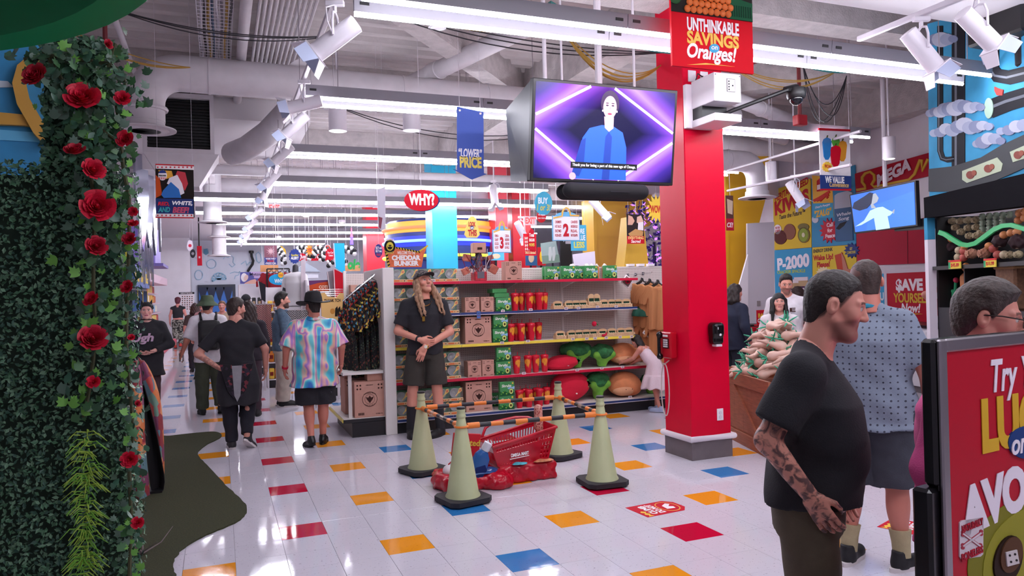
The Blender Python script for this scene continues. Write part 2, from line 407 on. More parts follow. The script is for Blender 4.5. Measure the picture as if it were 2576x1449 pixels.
for i,(a,dz,u,v)in enumerate(tiles):
 k=tile_key(u,v)
 if i<300:
  o=bpy.data.objects.new('tile',tm[k]);link(o,fl);o.location=(u*TS,v*TS,0)
 else:
  rest[k].add([(u*TS+g,v*TS+g,0),(u*TS+TS-g,v*TS+g,0),(u*TS+TS-g,v*TS+TS-g,0),(u*TS+g,v*TS+TS-g,0)],[(0,1,2,3)])
allq=MB()
for i,k in enumerate('wobr'):
 allq.mt(i);allq.add(rest[k].v,rest[k].f)
o=allq.build('tile_field',[m_tile[k]for k in 'wobr'],fl,False);o['kind']='stuff'
# walls
m_wall=mat('wall_white','d8d4da',.75,noise=(3,.04))
m_wallg=mat('wall_grey','b7b2bb',.8,noise=(2,.05))
m_far=mat('wall_far','c9ccd8',.8,noise=(2,.04))
structure(box_obj('wall_left',(-3.6,-3.4,-1.2,FY1,0,5.3),m_wall))
structure(box_obj('wall_front_left',(FX0-.2,-3.4,-1.4,-1.2,0,5.3),m_wall))
structure(box_obj('wall_far_left',(FX0-.2,FX0,FY0,-1.4,0,5.3),m_wall))
structure(box_obj('wall_right',(13.6,13.8,FY0,FY1,0,5.3),m_wall))
RW=Plane((*A(2040,460,d=15.5)[:2],0),R_(-107));o=structure(box_obj('wall_right_service',(-4.2,6.6,.02,.2,0,4.8),m_wall));o.location=tuple(RW.O);o.rotation_euler=(0,0,RW.rz)
structure(box_obj('wall_back',(FX0,FX1,FY1,FY1+.2,0,5.3),m_far))
structure(box_obj('wall_front',(FX0,FX1,FY0-.2,FY0,0,5.3),m_wallg))
# side return of the far aisle (white pier that carries the product chart)
structure(box_obj('wall_pier',(-3.4,-1.93,24.4,25.55,0,5.2),m_wall));structure(box_obj('baseboard_pier',(-3.4,-1.92,24.36,24.4,0,.16),mat('baseboard_grey','6d6468',.6)))
structure(box_obj('baseboard_back',(-1.9,13.5,25.56,25.6,0,.14),MATS['baseboard_grey']))
structure(box_obj('baseboard_right',(13.56,13.6,-6,25,0,.14),MATS['baseboard_grey']))
# ceiling: ribbed concrete deck with beams
m_deck=mat('ceiling_concrete','bcb4b4',.95,noise=(2.5,.1,(1,4,1)),bump=(14,.5))
q=MB();DZ=4.85
q.bx(FX0,FX1,FY0,FY1,DZ+.07,DZ+.3)
y=FY0
while y<FY1:
 vs=[(FX0,y,DZ+.08),(FX0,y+.05,DZ),(FX0,y+.17,DZ),(FX0,y+.22,DZ+.08),(FX1,y,DZ+.08),(FX1,y+.05,DZ),(FX1,y+.17,DZ),(FX1,y+.22,DZ+.08)]
 q.add(vs,[(0,4,5,1),(1,5,6,2),(2,6,7,3)]);y+=.32
ceil=structure(q.build('ceiling',m_deck,None,False))
m_beam=mat('beam_fireproofing','b8b0b0',1.,noise=(9,.12),bump=(45,1.))
def beam(b,rz=0,c=(0,0,0)):
 o=box_obj('beam',b,m_beam,ceil);o.location=c;o.rotation_euler=(0,0,rz);return o
for xx in(-2.6,3.43,9.5):beam((-.2,.2,FY0,FY1,4.35,4.9),0,(xx,0,0))
for yy in(-3.2,1.45,5.9,9.9,14.2,18.4,22.3):beam((FX0,FX1,-.16,.16,4.42,4.9),0,(0,yy,0))
beam((-6,6,-.13,.13,4.5,4.9),R_(48),(1.6,3.6,0));beam((-4.5,4.5,-.13,.13,4.5,4.9),R_(-45),(6.4,4.0,0))
# plastered bulkheads
mat('bulkhead_white','cfc8cc',.8);e0,e1=A(2029,0,Z=3.95),A(2482,69,Z=3.95);ed=(e1-e0)/np.linalg.norm(e1-e0);en=np.array((ed[1],-ed[0],0));e0=e0-ed*.5;e1=e1+ed*1.2
structure(MB().prismz([tuple(e0[:2]),tuple(e1[:2]),tuple((e1+en*1.6)[:2]),tuple((e0+en*1.6)[:2])],3.95,4.84).build('trim_1',MATS['bulkhead_white'],None,False))
structure(box_obj('trim_2',(-3.4,-1.0,9.2,25.6,3.9,4.8),MATS['bulkhead_white']))
structure(box_obj('trim_3',(-3.4,.3,6.2,9.2,4.15,4.8),MATS['bulkhead_white']))
structure(box_obj('trim_4',(7.0,13.5,8.8,9.4,3.7,4.8),MATS['bulkhead_white']))
# ================================================================ CEILING SERVICES
m_white_met=mat('white_metal','d3ccd4',.4);m_duct=mat('painted_duct','c8c2c7',.55,noise=(5,.06));m_dark=mat('black_plastic','131215',.45)
m_tube=mat('led_tube','f4f4ff',.3,emit=LIGHT_L)
rows=[(-4.8,-.1,5.5,'behind the camera, out of view'),(-2.35,-.1,5.5,'above the camera, out of view'),(.13,-.12,5.54,'nearest, passing behind the orange savings sign'),(2.55,-.2,6.73,'second, level with the red column'),(5.3,-.17,6.9,'third, above the shelf aisle'),(7.85,-.2,4.67,'fourth from the camera'),(10.05,-1.4,8.3,'fifth from the camera'),(12.35,-1.4,8.5,'sixth from the camera'),(14.7,-1.0,8.5,'seventh from the camera'),(17.1,-1.0,8.5,'eighth from the camera'),(19.5,-1.0,4.8,'ninth from the camera'),(21.9,-1.0,2.5,'farthest, before the doodle wall')]
for i,(yf,x0,x1,lab)in enumerate(rows):
 for s in(0,1):
  yy=yf-.27*s;L=x1-x0;n=max(1,round(L/1.9))
  t=thing('linear_light','white linear LED light, %s line of the row %s'%('front' if s else 'rear',lab),'ceiling light',(x0,yy,3.5 if i>1 else 3.62),0,'suspended LED light lines')
  for k in range(n):
   a,b=L*k/n,L*(k+1)/n
   q=MB();q.add([(a+.003,-.014,.016),(a+.003,.014,.016),(a+.003,.024,.115),(a+.003,-.024,.115),(b-.003,-.014,.016),(b-.003,.014,.016),(b-.003,.024,.115),(b-.003,-.024,.115)],[(0,1,2,3),(4,7,6,5),(0,3,7,4),(3,2,6,7),(2,1,5,6),(1,0,4,5)])
   h_=q.build('housing',mat('housing_grey','7f7b84',.5),t,False)
   if 1<i<5:
    for e in(a+.07,b-.07):box_obj('clip_slot',(e-.03,e+.03,-.0245,-.015,.06,.08),m_dark,h_)
   q=MB();q.cone((a+.006,0,-.002),(b-.006,0,-.002),.014,n=8);q.build('tube',m_tube,t)
  for e in np.linspace(.3,L-.3,max(2,n)):MB().cone((e,0,.1),(e,0,1.3 if i>1 else 1.2),.004,n=5).build('suspension_rod',mat('rod_grey','8e868c',.4),t)
# spotlights with barn doors on tracks
m_spot=mat('spot_white','dcd6de',.35);m_flap_lit=mat('barn_door','b9c3de',.5)  # blue light falling on alternate flaps is put into their colour
def spot(loc,yaw,tilt,label,sc=1.):
 t=thing('track_spotlight',label,'spotlight',loc,R_(yaw),'track spotlights')
 t.scale=(sc,)*3
 MB().rbx(-.015,.015,-.05,.05,-.03,0,.004).build('adapter',m_spot,t)
 q=MB();q.tube([(-.062,0,-.2),(-.062,0,-.12),(-.045,0,-.075),(0,0,-.06),(.045,0,-.075),(.062,0,-.12),(.062,0,-.2)],.007,6);q.cone((0,0,-.06),(0,0,-.02),.01,n=8);q.build('yoke',m_spot,t)
 hd=MB();hd.lathe([(.035,-.14),(.05,-.135),(.052,-.02),(.052,.13),(.046,.13),(.044,.11)],20);b=hd.build('can',m_spot,t);b.location=(0,0,-.2);b.rotation_euler=(R_(tilt),0,0)
 MB().lathe([(.043,.112),(.043,.118)],18).build('lens',mat('spot_lens','cfd6ee',.2),b)
 MB().bx(-.062,.062,-.062,.062,.128,.136).build('door_frame',m_spot,b)
 for k in range(4):
  q=MB();q.prism([(-.055,0),(.055,0),(.042,.085),(-.042,.085)],-.0015,.0015)
  f=q.build('barn_door',m_flap_lit if k%2 else m_spot,b,False)
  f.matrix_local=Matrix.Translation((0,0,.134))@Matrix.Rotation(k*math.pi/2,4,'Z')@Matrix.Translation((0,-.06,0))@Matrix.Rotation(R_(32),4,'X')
 q=MB();q.tube([(.02,0,-.03),(.07,-.03,-.06),(.09,-.02,-.14),(.05,0,-.2)],.004,5);q.build('cord',m_spot,t)
 return t
tr=thing('light_track','long white spotlight track running away along the left ends of the LED rows','light track',(-.22,-.6,3.62))
MB().rbx(-.018,.018,0,23,0,.034,.004).build('rail',m_white_met,tr)
for k in range(9):MB().cone((0,.4+k*2.7,.03),(0,.4+k*2.7,1.2),.004,n=5).build('suspension_rod',MATS['rod_grey'],tr)
for k,(yy,yaw,tilt,tx)in enumerate([(.25,-112,125,'largest, at the top edge of the picture'),(2.15,-100,105,'second, in front of the large duct'),(3.0,-120,130,'third, below the duct joint'),(4.6,-115,130,'fourth, beside the third light row'),(6.6,-110,135,'fifth along the rail'),(7.9,-125,150,'sixth along the rail, tilted down'),(11.2,-105,125,'seventh along the rail'),(13.6,-118,130,'eighth along the rail'),(16.2,-100,120,'ninth along the rail'),(17.2,-130,140,'tenth, near the end of the rail'),(18.3,-110,120,'farthest on the rail')]):
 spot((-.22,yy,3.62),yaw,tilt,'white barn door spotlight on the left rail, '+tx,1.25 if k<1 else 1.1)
tr2=thing('light_track','short white spotlight track at upper right before the pipe mural','light track',(3.84,-1.5,3.6))
MB().rbx(-.02,.02,0,1.25,0,.04,.004).build('rail',m_white_met,tr2);MB().cone((0,.3,.04),(0,.3,1.2),.005,n=5).build('suspension_rod',MATS['rod_grey'],tr2)
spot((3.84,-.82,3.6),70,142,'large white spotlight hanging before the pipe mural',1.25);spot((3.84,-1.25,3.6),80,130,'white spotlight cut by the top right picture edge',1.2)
for k,(px,py,d,yaw,tl,tx)in enumerate([(1242,470,13,20,170,'white spotlight hanging above the second light row behind the cyan pillar'),(1505,500,12,60,140,'white spotlight under the television soundbar'),(1310,560,14,120,140,'white spotlight before the red wall'),(2000,460,11,30,150,'white spotlight in front of the kiwi poster'),(1430,555,14,0,160,'greenish lit spotlight beside the red bargain tag')]):
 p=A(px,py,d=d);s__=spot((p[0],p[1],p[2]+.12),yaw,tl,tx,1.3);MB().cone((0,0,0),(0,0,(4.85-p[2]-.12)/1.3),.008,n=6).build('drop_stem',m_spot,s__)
# more rails on the right
for a,b,lab in[((1830,430),(2165,330),'thin white track over the yellow pillar, upper'),((1830,480),(2140,415),'thin white track over the yellow pillar, lower')]:
 p0,p1=A(*a,d=11),A(*b,d=8.6);t=thing('light_track',lab,'light track',p0);v=p1-p0;MB().tube([(0,0,0),tuple(v)],.018,6).build('rail',m_white_met,t);MB().cone((v[0]*.4,v[1]*.4,v[2]*.4),(v[0]*.4,v[1]*.4,v[2]*.4+.9),.004,n=5).build('suspension_rod',MATS['rod_grey'],t)
# round ducts
def duct(name,label,pts,r,cat='duct',seams=True,n=20,group=None):
 t=thing(name,label,cat,pts[0],group=group);P=[np.array(p)-np.array(pts[0])for p in pts]
 q=MB();q.tube([tuple(p)for p in P],r,n);q.build('pipe',m_duct,t)
 if seams:
  for i in range(len(P)-1):
   L=np.linalg.norm(P[i+1]-P[i]);dv=(P[i+1]-P[i])/L
   for k in np.arange(.3,L,1.1):c=P[i]+dv*k;MB().cone(tuple(c-dv*.012),tuple(c+dv*.012),r+.008,n=n).build('seam_band',m_duct,t)
 return t
def arc(c,r,a0,a1,n,fx):return[fx(c,r,R_(a0+(a1-a0)*i/n))for i in range(n+1)]
def diffuser(par,c,r,m_=None):
 m_=m_ or m_duct;q=MB();q.lathe([(r*.62,.10),(r*.64,.03),(r,0),(r,-.015),(r*.86,-.02),(r*.6,.0),(r*.02,-.004)],28,c);d_=q.build('diffuser',m_,par)
 for k in(.7,.5,.3):MB().lathe([(r*k,-.025),(r*(k+.08),-.012),(r*(k+.06),0),(r*k,.0)],24,c).build('diffuser_ring',m_,d_)
# the big white duct with elbow and round diffuser
yd=4.24;xe,ze,rr=-1.68,4.18,.2
pts=[(xe,yd,3.62),(xe,yd,3.82)]+arc((xe+.36,ze-.36),.36,180,90,8,lambda c,r,a:(c[0]+r*math.cos(a),yd,c[1]+r*math.sin(a)))+[(3.9,yd,ze-.04),(6.2,yd,ze-.04)]
t=duct('supply_duct','big round white air duct with elbow and dish diffuser beside the rose hedge',pts,rr)
MB().lathe([(.225,.12),(.235,.14),(.225,.16)],24).build('collar',m_duct,t);MB().cone((0,0,-.02),(0,0,.14),.165,n=24).build('neck',m_duct,t);diffuser(t,(0,0,-.08),.31)
MB().cone((1.75,-.02,.56),(1.75,.02,.56),.3,n=24).build('flange',m_duct,t);MB().cone((2.95,-.1,.45),(2.95,-.1,0.05),.11,n=16).build('drop_can',m_white_met,t)
duct('branch_duct','wide flexible duct bending away under the big duct behind the spotlights',[(-.02,4.6,4.12),(-.08,5.2,4.06),(-.3,5.9,3.92),(-.55,6.5,3.82),(-.75,6.9,3.8)],.17,seams=False)
q=thing('branch_duct','round white duct crossing the ceiling above the right-hand strip lights','duct',(5.2,5.8,4.2));MB().cone((0,0,0),(4.5,.4,-.05),.2,n=22).build('pipe',m_duct,q)
pd=A(1905,500,d=12)
t=duct('supply_duct','white elbow duct with dish diffuser before the yellow pillar on the right',[pd+(0,0,.1),pd+(0,0,.32)]+[pd+(-.28+.28*math.cos(a),0,.32+.28*math.sin(a))for a in np.linspace(.2,1.57,6)]+[pd+(-1.6,0,.6)],.17);diffuser(t,(0,0,-.08),.3)
for k,(px,py0,py1,d,lab)in enumerate([(535,420,555,14.5,'vertical white duct with flared diffuser left of the light rows, front'),(552,560,640,19,'vertical white duct drop with two flared rings before the doodle wall')]):
 p=A(px,py1,d=d);z1=A(px,py0,d=d)[2];t=thing('supply_duct',lab,'duct',p);hh=z1-p[2]
 MB().cone((0,0,0),(0,0,hh),.17,n=22).build('pipe',m_duct,t);MB().ball((0,0,hh),.17,20,10).build('cap',m_duct,t);MB().cone((0,0,hh),(0,0,4.85-p[2]),.02,n=6).build('hanger_rod',m_duct,t);diffuser(t,(0,0,-.03),.28)
 if k:diffuser(t,(0,0,.45),.28)
# grille box behind the flag sign
p=A(540,385,d=9.6);bx_=thing('return_vent','black louvred return air grille in a white box below the duct elbow','vent',(p[0]-.85,p[1]+.1,p[2]))
[box_obj('casing_side',b_,m_duct,bx_)for b_ in((0,.85,0,.5,0,.06),(0,.85,0,.5,.72,.78),(.8,.85,0,.5,.06,.72),(0,.05,0,.5,.06,.72))];box_obj('grille_back',(.05,.8,.1,.14,.06,.72),m_dark,bx_)
for k in range(16):box_obj('slat',(.05,.8,.04,.075,.08+k*.04,.09+k*.04),m_dark,bx_)
q=MB();q.add([(0,0,0),(.9,0,0),(.65,.1,-.42),(.25,.1,-.42),(0,.6,0),(.9,.6,0),(.65,.5,-.42),(.25,.5,-.42)],[(0,1,2,3),(1,5,6,2),(5,4,7,6),(4,0,3,7),(3,2,6,7),(0,4,5,1)]);q.build('hopper',m_duct,bx_,False)
# conduit bank, tray, pipes
cb=thing('conduit_bank','bank of parallel grey conduits running away under the ceiling','conduits',(-.55,-2,4.55))
for k in range(11):MB().cone((k*.052,0,0),(k*.052+.02,11.5,0),.018,n=8).build('conduit',m_duct,cb)
for yy in(1.2,4.2,7.4,10.2):box_obj('strut',(-.05,.62,yy-.03,yy+.03,.02,.06),m_duct,cb)
ct=thing('cable_tray','white wire basket cable tray filled with coloured cables','cable tray',(-1.12,-1.5,4.5))
q=MB()
for k in range(9):q.cone((k*.042,0,0),(k*.042,11,0),.004,n=4)
for k in range(110):q.cone((0,k*.1,0),(.336,k*.1,0),.004,n=4)
for xx in(0,.336):
 for zz in(.05,.1):q.cone((xx,0,zz),(xx,11,zz),.004,n=4)
 for k in range(55):q.cone((xx,k*.2,0),(xx,k*.2,.1),.004,n=4)
q.build('basket',m_white_met,ct,False)['kind']='stuff'
for k,cl in enumerate(['b9b4bd','2c2a30','b08a3a','39506e','c7c2ca','8b8590','b98f3c','5a565c']):
 q=MB();q.tube([(.03+k*.04+.012*math.sin(j*1.7+k),j*.55,.02+.012*math.cos(j+k*2))for j in range(21)],.014,5);q.build('cable',mat('cable_'+cl,cl,.6),ct)
for yy in(.6,3.6,6.6,9.4):box_obj('trapeze_bar',(-.08,.42,yy-.025,yy+.025,-.05,-.005),m_white_met,ct)
for k,(x0,z0,r,lab)in enumerate([(-.68,4.42,.055,'straight white sprinkler pipe between the cable tray and conduit bank'),(-1.9,4.55,.03,'thin white pipe left of the cable tray')]):
 t=thing('ceiling_pipe',lab,'pipe',(x0,-1.5,z0));MB().cone((0,0,0),(.0,11.2,0),r,n=14).build('pipe',m_duct,t)
 for yy in(2,5,8):MB().cone((0,yy,0),(0,yy+.04,0),r*1.15,n=14).build('coupling',m_duct,t)
t=thing('ceiling_pipe','thick pale pipe slanting below the ceiling deck behind the LED lines','pipe',(1.1,5.9,4.42));MB().cone((0,0,0),(1.1,-3.4,.1),.11,n=16).build('pipe',m_duct,t);MB().cone((.5,-1.55,.05),(.56,-1.73,.05),.12,n=16).build('coupling',m_duct,t)
for k,(a,b,r)in enumerate([((4.9,3.2,4.25),(8.6,4.9,4.2),.1),((4.5,3.9,4.2),(8.2,5.4,4.16),.08),((4.6,2.0,4.5),(9.5,2.2,4.5),.05),((-1.2,9.3,3.95),(7.5,9.3,3.95),.09),((-1.2,11.6,4.0),(7.5,11.6,4.0),.16),((-1.2,14.,4.0),(8.5,13.6,4.0),.12)]):
 t=thing('ceiling_pipe',['pale pipe crossing behind the pipe mural, lower','pale pipe crossing behind the pipe mural, upper','slim pipe above the security camera','long pale pipe behind the fourth light row','thick pale duct behind the fifth light row','long pale duct behind the seventh light row'][k],'pipe',a)
 v=np.array(b)-np.array(a);MB().cone((0,0,0),tuple(v),r,n=14).build('pipe',m_duct,t);c=v*.4;MB().cone(tuple(c),tuple(v*.415),r*1.12,n=14).build('coupling',m_duct,t)
# sagging cable bundles
def sag(label,p0,p1,drop,n,cl,spread=.05,wob=0.,r=.006):
 t=thing('cable_bundle',label,'cable',p0);v=np.array(p1)-np.array(p0)
 for k in range(n):
  q=MB();dy=rng.normal(0,spread,3)*.5;q.tube([tuple(v*s+np.array((0,0,-drop*(1+.35*k/max(1,n))*4*s*(1-s)))+dy*math.sin(math.pi*s)+wob*np.array((0,0,math.sin(9*s+k))))for s in np.linspace(0,1,15)],r,5);q.build('cable',mat('cable_'+cl,cl,.6),t)
sag('bundle of yellow cables sagging under the nearest LED row, left half',(.2,1.2,4.05),(1.9,1.2,4.0),.1,6,'a8823a')
sag('bundle of yellow cables sagging under the nearest LED row, right half',(1.9,1.2,4.0),(3.2,1.6,3.9),.22,7,'a8823a')
sag('dark cables sagging from the bundle hook to the red column',(.1,1.6,4.2),(3.2,1.5,4.0),.16,3,'2c2a30',.1)
sag('thick teal hose hanging behind the nearest LED row',(1.6,.8,4.02),(3.3,1.1,3.9),.12,1,'2b6a68',0,0,.035)
sag('thin black cable looping below the big duct',(.3,4.5,4.05),(3.6,4.7,3.95),.25,2,'2c2a30')
sag('teal hose hanging right of the red column',(4.0,1.0,4.0),(5.6,1.2,4.0),.14,1,'2b6a68',0,0,.03)
sag('yellow cables hanging right of the red column',(3.7,1.2,3.85),(5.4,1.5,4.0),.14,4,'a8823a')
sag('coil of black cable hanging near the pipe mural',(5.6,2.2,4.3),(6.5,2.4,4.3),.5,4,'2c2a30',.12)
sag('black cables crossing above the duct elbow',(-1.9,3.3,4.5),(.2,3.0,4.35),.12,3,'2c2a30',.06)
sag('yellow cables behind the green canopy',(-2.3,3.4,4.3),(-1.2,3.7,4.1),.08,4,'a8823a',.04)
for k,(x,y,z0)in enumerate([(-1.95,3.4,3.9),(5.25,1.9,3.6)]):
 t=thing('sprinkler_riser',['dark red sprinkler pipe dropping beside the cable tray','dark red sprinkler pipe with red box beside the peppers banner'][k],'pipe',(x,y,z0));m_red_pipe=mat('red_pipe','6e2326',.5)
 MB().tube([(0,0,0),(0,0,.6),(.0,.2,.8),(0,1.2,.85)],.022,8).build('pipe',m_red_pipe,t);MB().rbx(-.07,.07,-.05,.05,-.12,.0,.01).build('alarm_box',mat('alarm_red','a01420',.5),t)
for k,(px,py,d)in enumerate([(850,330,9),(1100,70,6.5),(860,560,18),(700,600,20),(770,545,17),(1600,570,14),(2237,400,9.5),(1940,455,11)]):
 p=A(px,py,d=d);t=thing('downlight',['white cylinder downlight below the big duct','white dome light with glass knob under the nearest LED row','small round downlight in the far ceiling, left','small round downlight nearest the doodle wall','small round downlight over the far aisle','small downlight above the yellow wall','slim cylinder pendant before the red brand wall','slim cylinder pendant before the kiwi poster'][k],'downlight',p)
 tall=k in(0,6,7);r=.11 if k==0 else .08;hh=.28 if tall else .06
 MB().lathe([(r,0),(r,hh),(r*.6,hh+.01)],20).build('can',m_white_met,t);MB().lathe([(r*.8,-.004),(r*.8,.0)],18).build('lens',em('fff0e6',6)if k!=1 else m_spot,t)
 MB().cone((0,0,hh),(0,0,max(hh+.1,4.86-p[2])),.012 if tall else .006,n=6).build('stem',m_white_met,t)
# ================================================================ SHELVING
m_shelf=mat('shelf_cream','ddd6d2',.45);m_red=mat('lip_red','c8143c',.35);m_blue=mat('lip_blue','24386e',.35);m_yel=mat('lip_yellow','e8d24a',.35);m_blk=mat('kick_black','141318',.4)
def pegboard(nt,N,L,b,tc):
 mp=N.new('ShaderNodeMapping');mp.inputs['Scale'].default_value=(39.4,39.4,39.4);L.new(tc.outputs['Object'],mp.inputs[0])
 fr=N.new('ShaderNodeVectorMath');fr.operation='FRACTION';L.new(mp.outputs[0],fr.inputs[0])
 sb=N.new('ShaderNodeVectorMath');sb.operation='SUBTRACT';sb.inputs[1].default_value=(.5,.5,.5);L.new(fr.outputs[0],sb.inputs[0])
 ml=N.new('ShaderNodeVectorMath');ml.operation='MULTIPLY';ml.inputs[1].default_value=(1,0,1);L.new(sb.outputs[0],ml.inputs[0])
 ln=N.new('ShaderNodeVectorMath');ln.operation='LENGTH';L.new(ml.outputs[0],ln.inputs[0])
 r=N.new('ShaderNodeValToRGB');r.color_ramp.elements[0].position=.16;r.color_ramp.elements[1].position=.19;r.color_ramp.elements[0].color=(*lin('4a3a38'),1);r.color_ramp.elements[1].color=(*lin('cfc3be'),1)
 L.new(ln.outputs['Value'],r.inputs[0]);L.new(r.outputs[0],b.inputs['Base Color'])
m_peg=mat('pegboard','cfc3be',.55,build=pegboard)
YF=4.08;YB=4.62
LZ=[.16,.60,1.02,1.415,1.81];LIPM=[m_blue,m_red,m_yel,m_blue,m_red];SHN=['bottom deck','lower red-edged shelf','yellow-edged shelf','blue-edged shelf','top red-edged shelf']
gon=thing('gondola_shelf','long pegboard gondola shelf unit with red, yellow and blue shelf edges','shelf',(0,0,0))
for k in range(5):
 a=.97+k*.836;box_obj('back_panel',(a+.004,a+.832,YB,YB+.03,.16,1.965),m_peg,gon);box_obj('upright',(a-.015,a+.015,YB-.012,YB+.0,.16,1.975),m_shelf,gon)
box_obj('back_panel',(.97,5.15,YB+.03,YB+.08,.0,1.97),m_shelf,gon);box_obj('top_cap',(.9,5.15,YB-.01,YB+.09,1.965,1.985),m_shelf,gon)
box_obj('end_panel',(.845,.885,4.03,5.25,0,1.985),m_shelf,gon);box_obj('end_post',(.83,.965,3.98,4.03,0,1.985),m_shelf,gon,.006)
box_obj('kick_plate',(.97,5.15,4.02,4.06,0,.13),m_blk,gon);box_obj('deck',(.97,5.15,4.0,YB,.13,.165),m_shelf,gon)
for i,z in enumerate(LZ):
 x1=5.15 if i<2 else(4.36 if i<4 else 4.38);yf=YF if i else 4.0;zz=z if i else .165
 if i:box_obj('shelf_board',(.97,x1,yf,YB,zz-.025,zz-.001),m_shelf,gon)
 n=4 if i else 6
 for k in range(n):
  a,b=.97+(x1-.97)*k/n,.97+(x1-.97)*(k+1)/n;q=MB();q.rbx(a+.002,b-.002,yf-.012,yf,zz-.034,zz+.001,.003);s_=q.build('shelf_edge',LIPM[i],gon)
  if i in(0,3):box_obj('edge_strip',(a+.002,b-.002,yf-.014,yf-.011,zz-.034,zz-.026),m_white_met,s_)
 if i:
  for k in range(1,4):
   q=MB();xx=.97+k*.836;q.add([(xx-.008,yf+.1,zz-.026),(xx-.008,YB,zz-.026),(xx-.008,YB,zz-.12),(xx+.008,yf+.1,zz-.026),(xx+.008,YB,zz-.026),(xx+.008,YB,zz-.12)],[(0,1,2),(3,5,4),(0,3,4,1),(1,4,5,2),(2,5,3,0)]);q.build('bracket',m_shelf,gon,False)
# price tickets on the edges
def ticket(px,py,yp=YF-.014,w=.05,h=.03,c='e9e2e6',lab=None):
 p=A(px,py,Y=yp);q=MB();q.bx(-w/2,w/2,-.003,0,-h/2,h/2);o=q.build('price_ticket',pm(c),gon,False);o.location=p
 for s in(-.15,.2):box_obj('print_line',(-w*.35,w*.35,-.004,-.003,s*h-.003,s*h+.003),pm('8a3038' if s<0 else '4b4450'),o)
for px,py in[(1265,782),(1335,779),(1424,776),(1455,775),(1503,772),(1550,771),(1263,862),(1328,858),(1441,853),(1476,852),(1497,851),(1525,850),(1560,848),(1589,847),(1318,939),(1452,931),(1514,926),(1566,923),(1090,706),(1399,700)]:ticket(px,py)
for px,py in[(1512,1005),(1585,999),(1085,1042)]:ticket(px,py,3.985)
o=ticket(1204,792,YF-.02,.05,.09,'4a6aa8')
# ---------------------------------------------------------------- products
m_clear=mat('clear_pack','dfe6e2',.05,alpha=.07);m_green=mat('carton_green','2e6a46',.5);m_bowl=mat('steel_bowl','b8bcc0',.25,metal=.6);m_spoon=mat('spoon_yellow','eac24a',.4);m_orange=mat('carton_orange','d0672c',.5);m_tan=mat('strip_tan','d9b88a',.5)
W,H,D=.164,.165,.12
pr=thing('bowl_gift_box','x','gift box')
q=MB();q.bx(-W/2,W/2,D-.012,D,0,H);q.bx(-W/2,W/2,0,D-.012,0,.006);cart=q.build('carton',m_green,pr)
box_obj('base_band',(-W/2,W/2,-.002,.03,0,.034),m_tan,pr,.002);box_obj('band_print',(-W*.44,W*.02,-.004,-.002,.008,.026),m_orange,pr)
for k in range(3):MB().cone((W*(.12+.13*k),-.003,.017),(W*(.12+.13*k),-.001,.017),.008,n=10).build('band_icon',pm(['b06a3a','c9803f','4d3a30'][k]),pr)
q=MB();q.T=Matrix.Translation((-.02,.055,.095))@Matrix.Rotation(R_(90),4,'X');q.lathe([(.02,-.04),(.05,-.02),(.057,.015),(.06,.02),(.055,.02),(.02,-.02)],18);q.build('bowl',m_bowl,pr)
q=MB();q.prism([(.062,.155),(.07,.118),(.045,.098),(.02,.085),(-.01,.055),(-.015,.06),(.012,.092),(.022,.118),(.035,.148)],.008,.018);sp=q.build('spatula',m_spoon,pr,False)
q=MB();q.prism([(.055,.145),(.06,.12),(.045,.108),(.03,.115),(.038,.14)],.004,.0085);q.build('spatula_print',m_orange,sp,False)
box_obj('window',(-W/2+.002,W/2-.002,.0,.003,.034,H-.004),m_clear,pr)
used=[False]
ROWN={(4,0):'on the top red-edged shelf'}
for i in range(4,-1,-1):
 for r in range(1 if i==4 else 2):
  for c in range(5):
   o=pr if not used[0]else copy_tree(pr);used[0]=True
   o.location=(1.062+c*.167,YF+.03 if i else 4.04,(LZ[i]if i else .165)+.001+r*(H+.001))
   o['label']='boxed bowl with yellow spatula, %s from end post, %s%s'%(ORD[c],'' if i==4 else('upper row on ' if r else 'lower row on '),SHN[i]);o['group']='boxed bowl sets on the gondola'
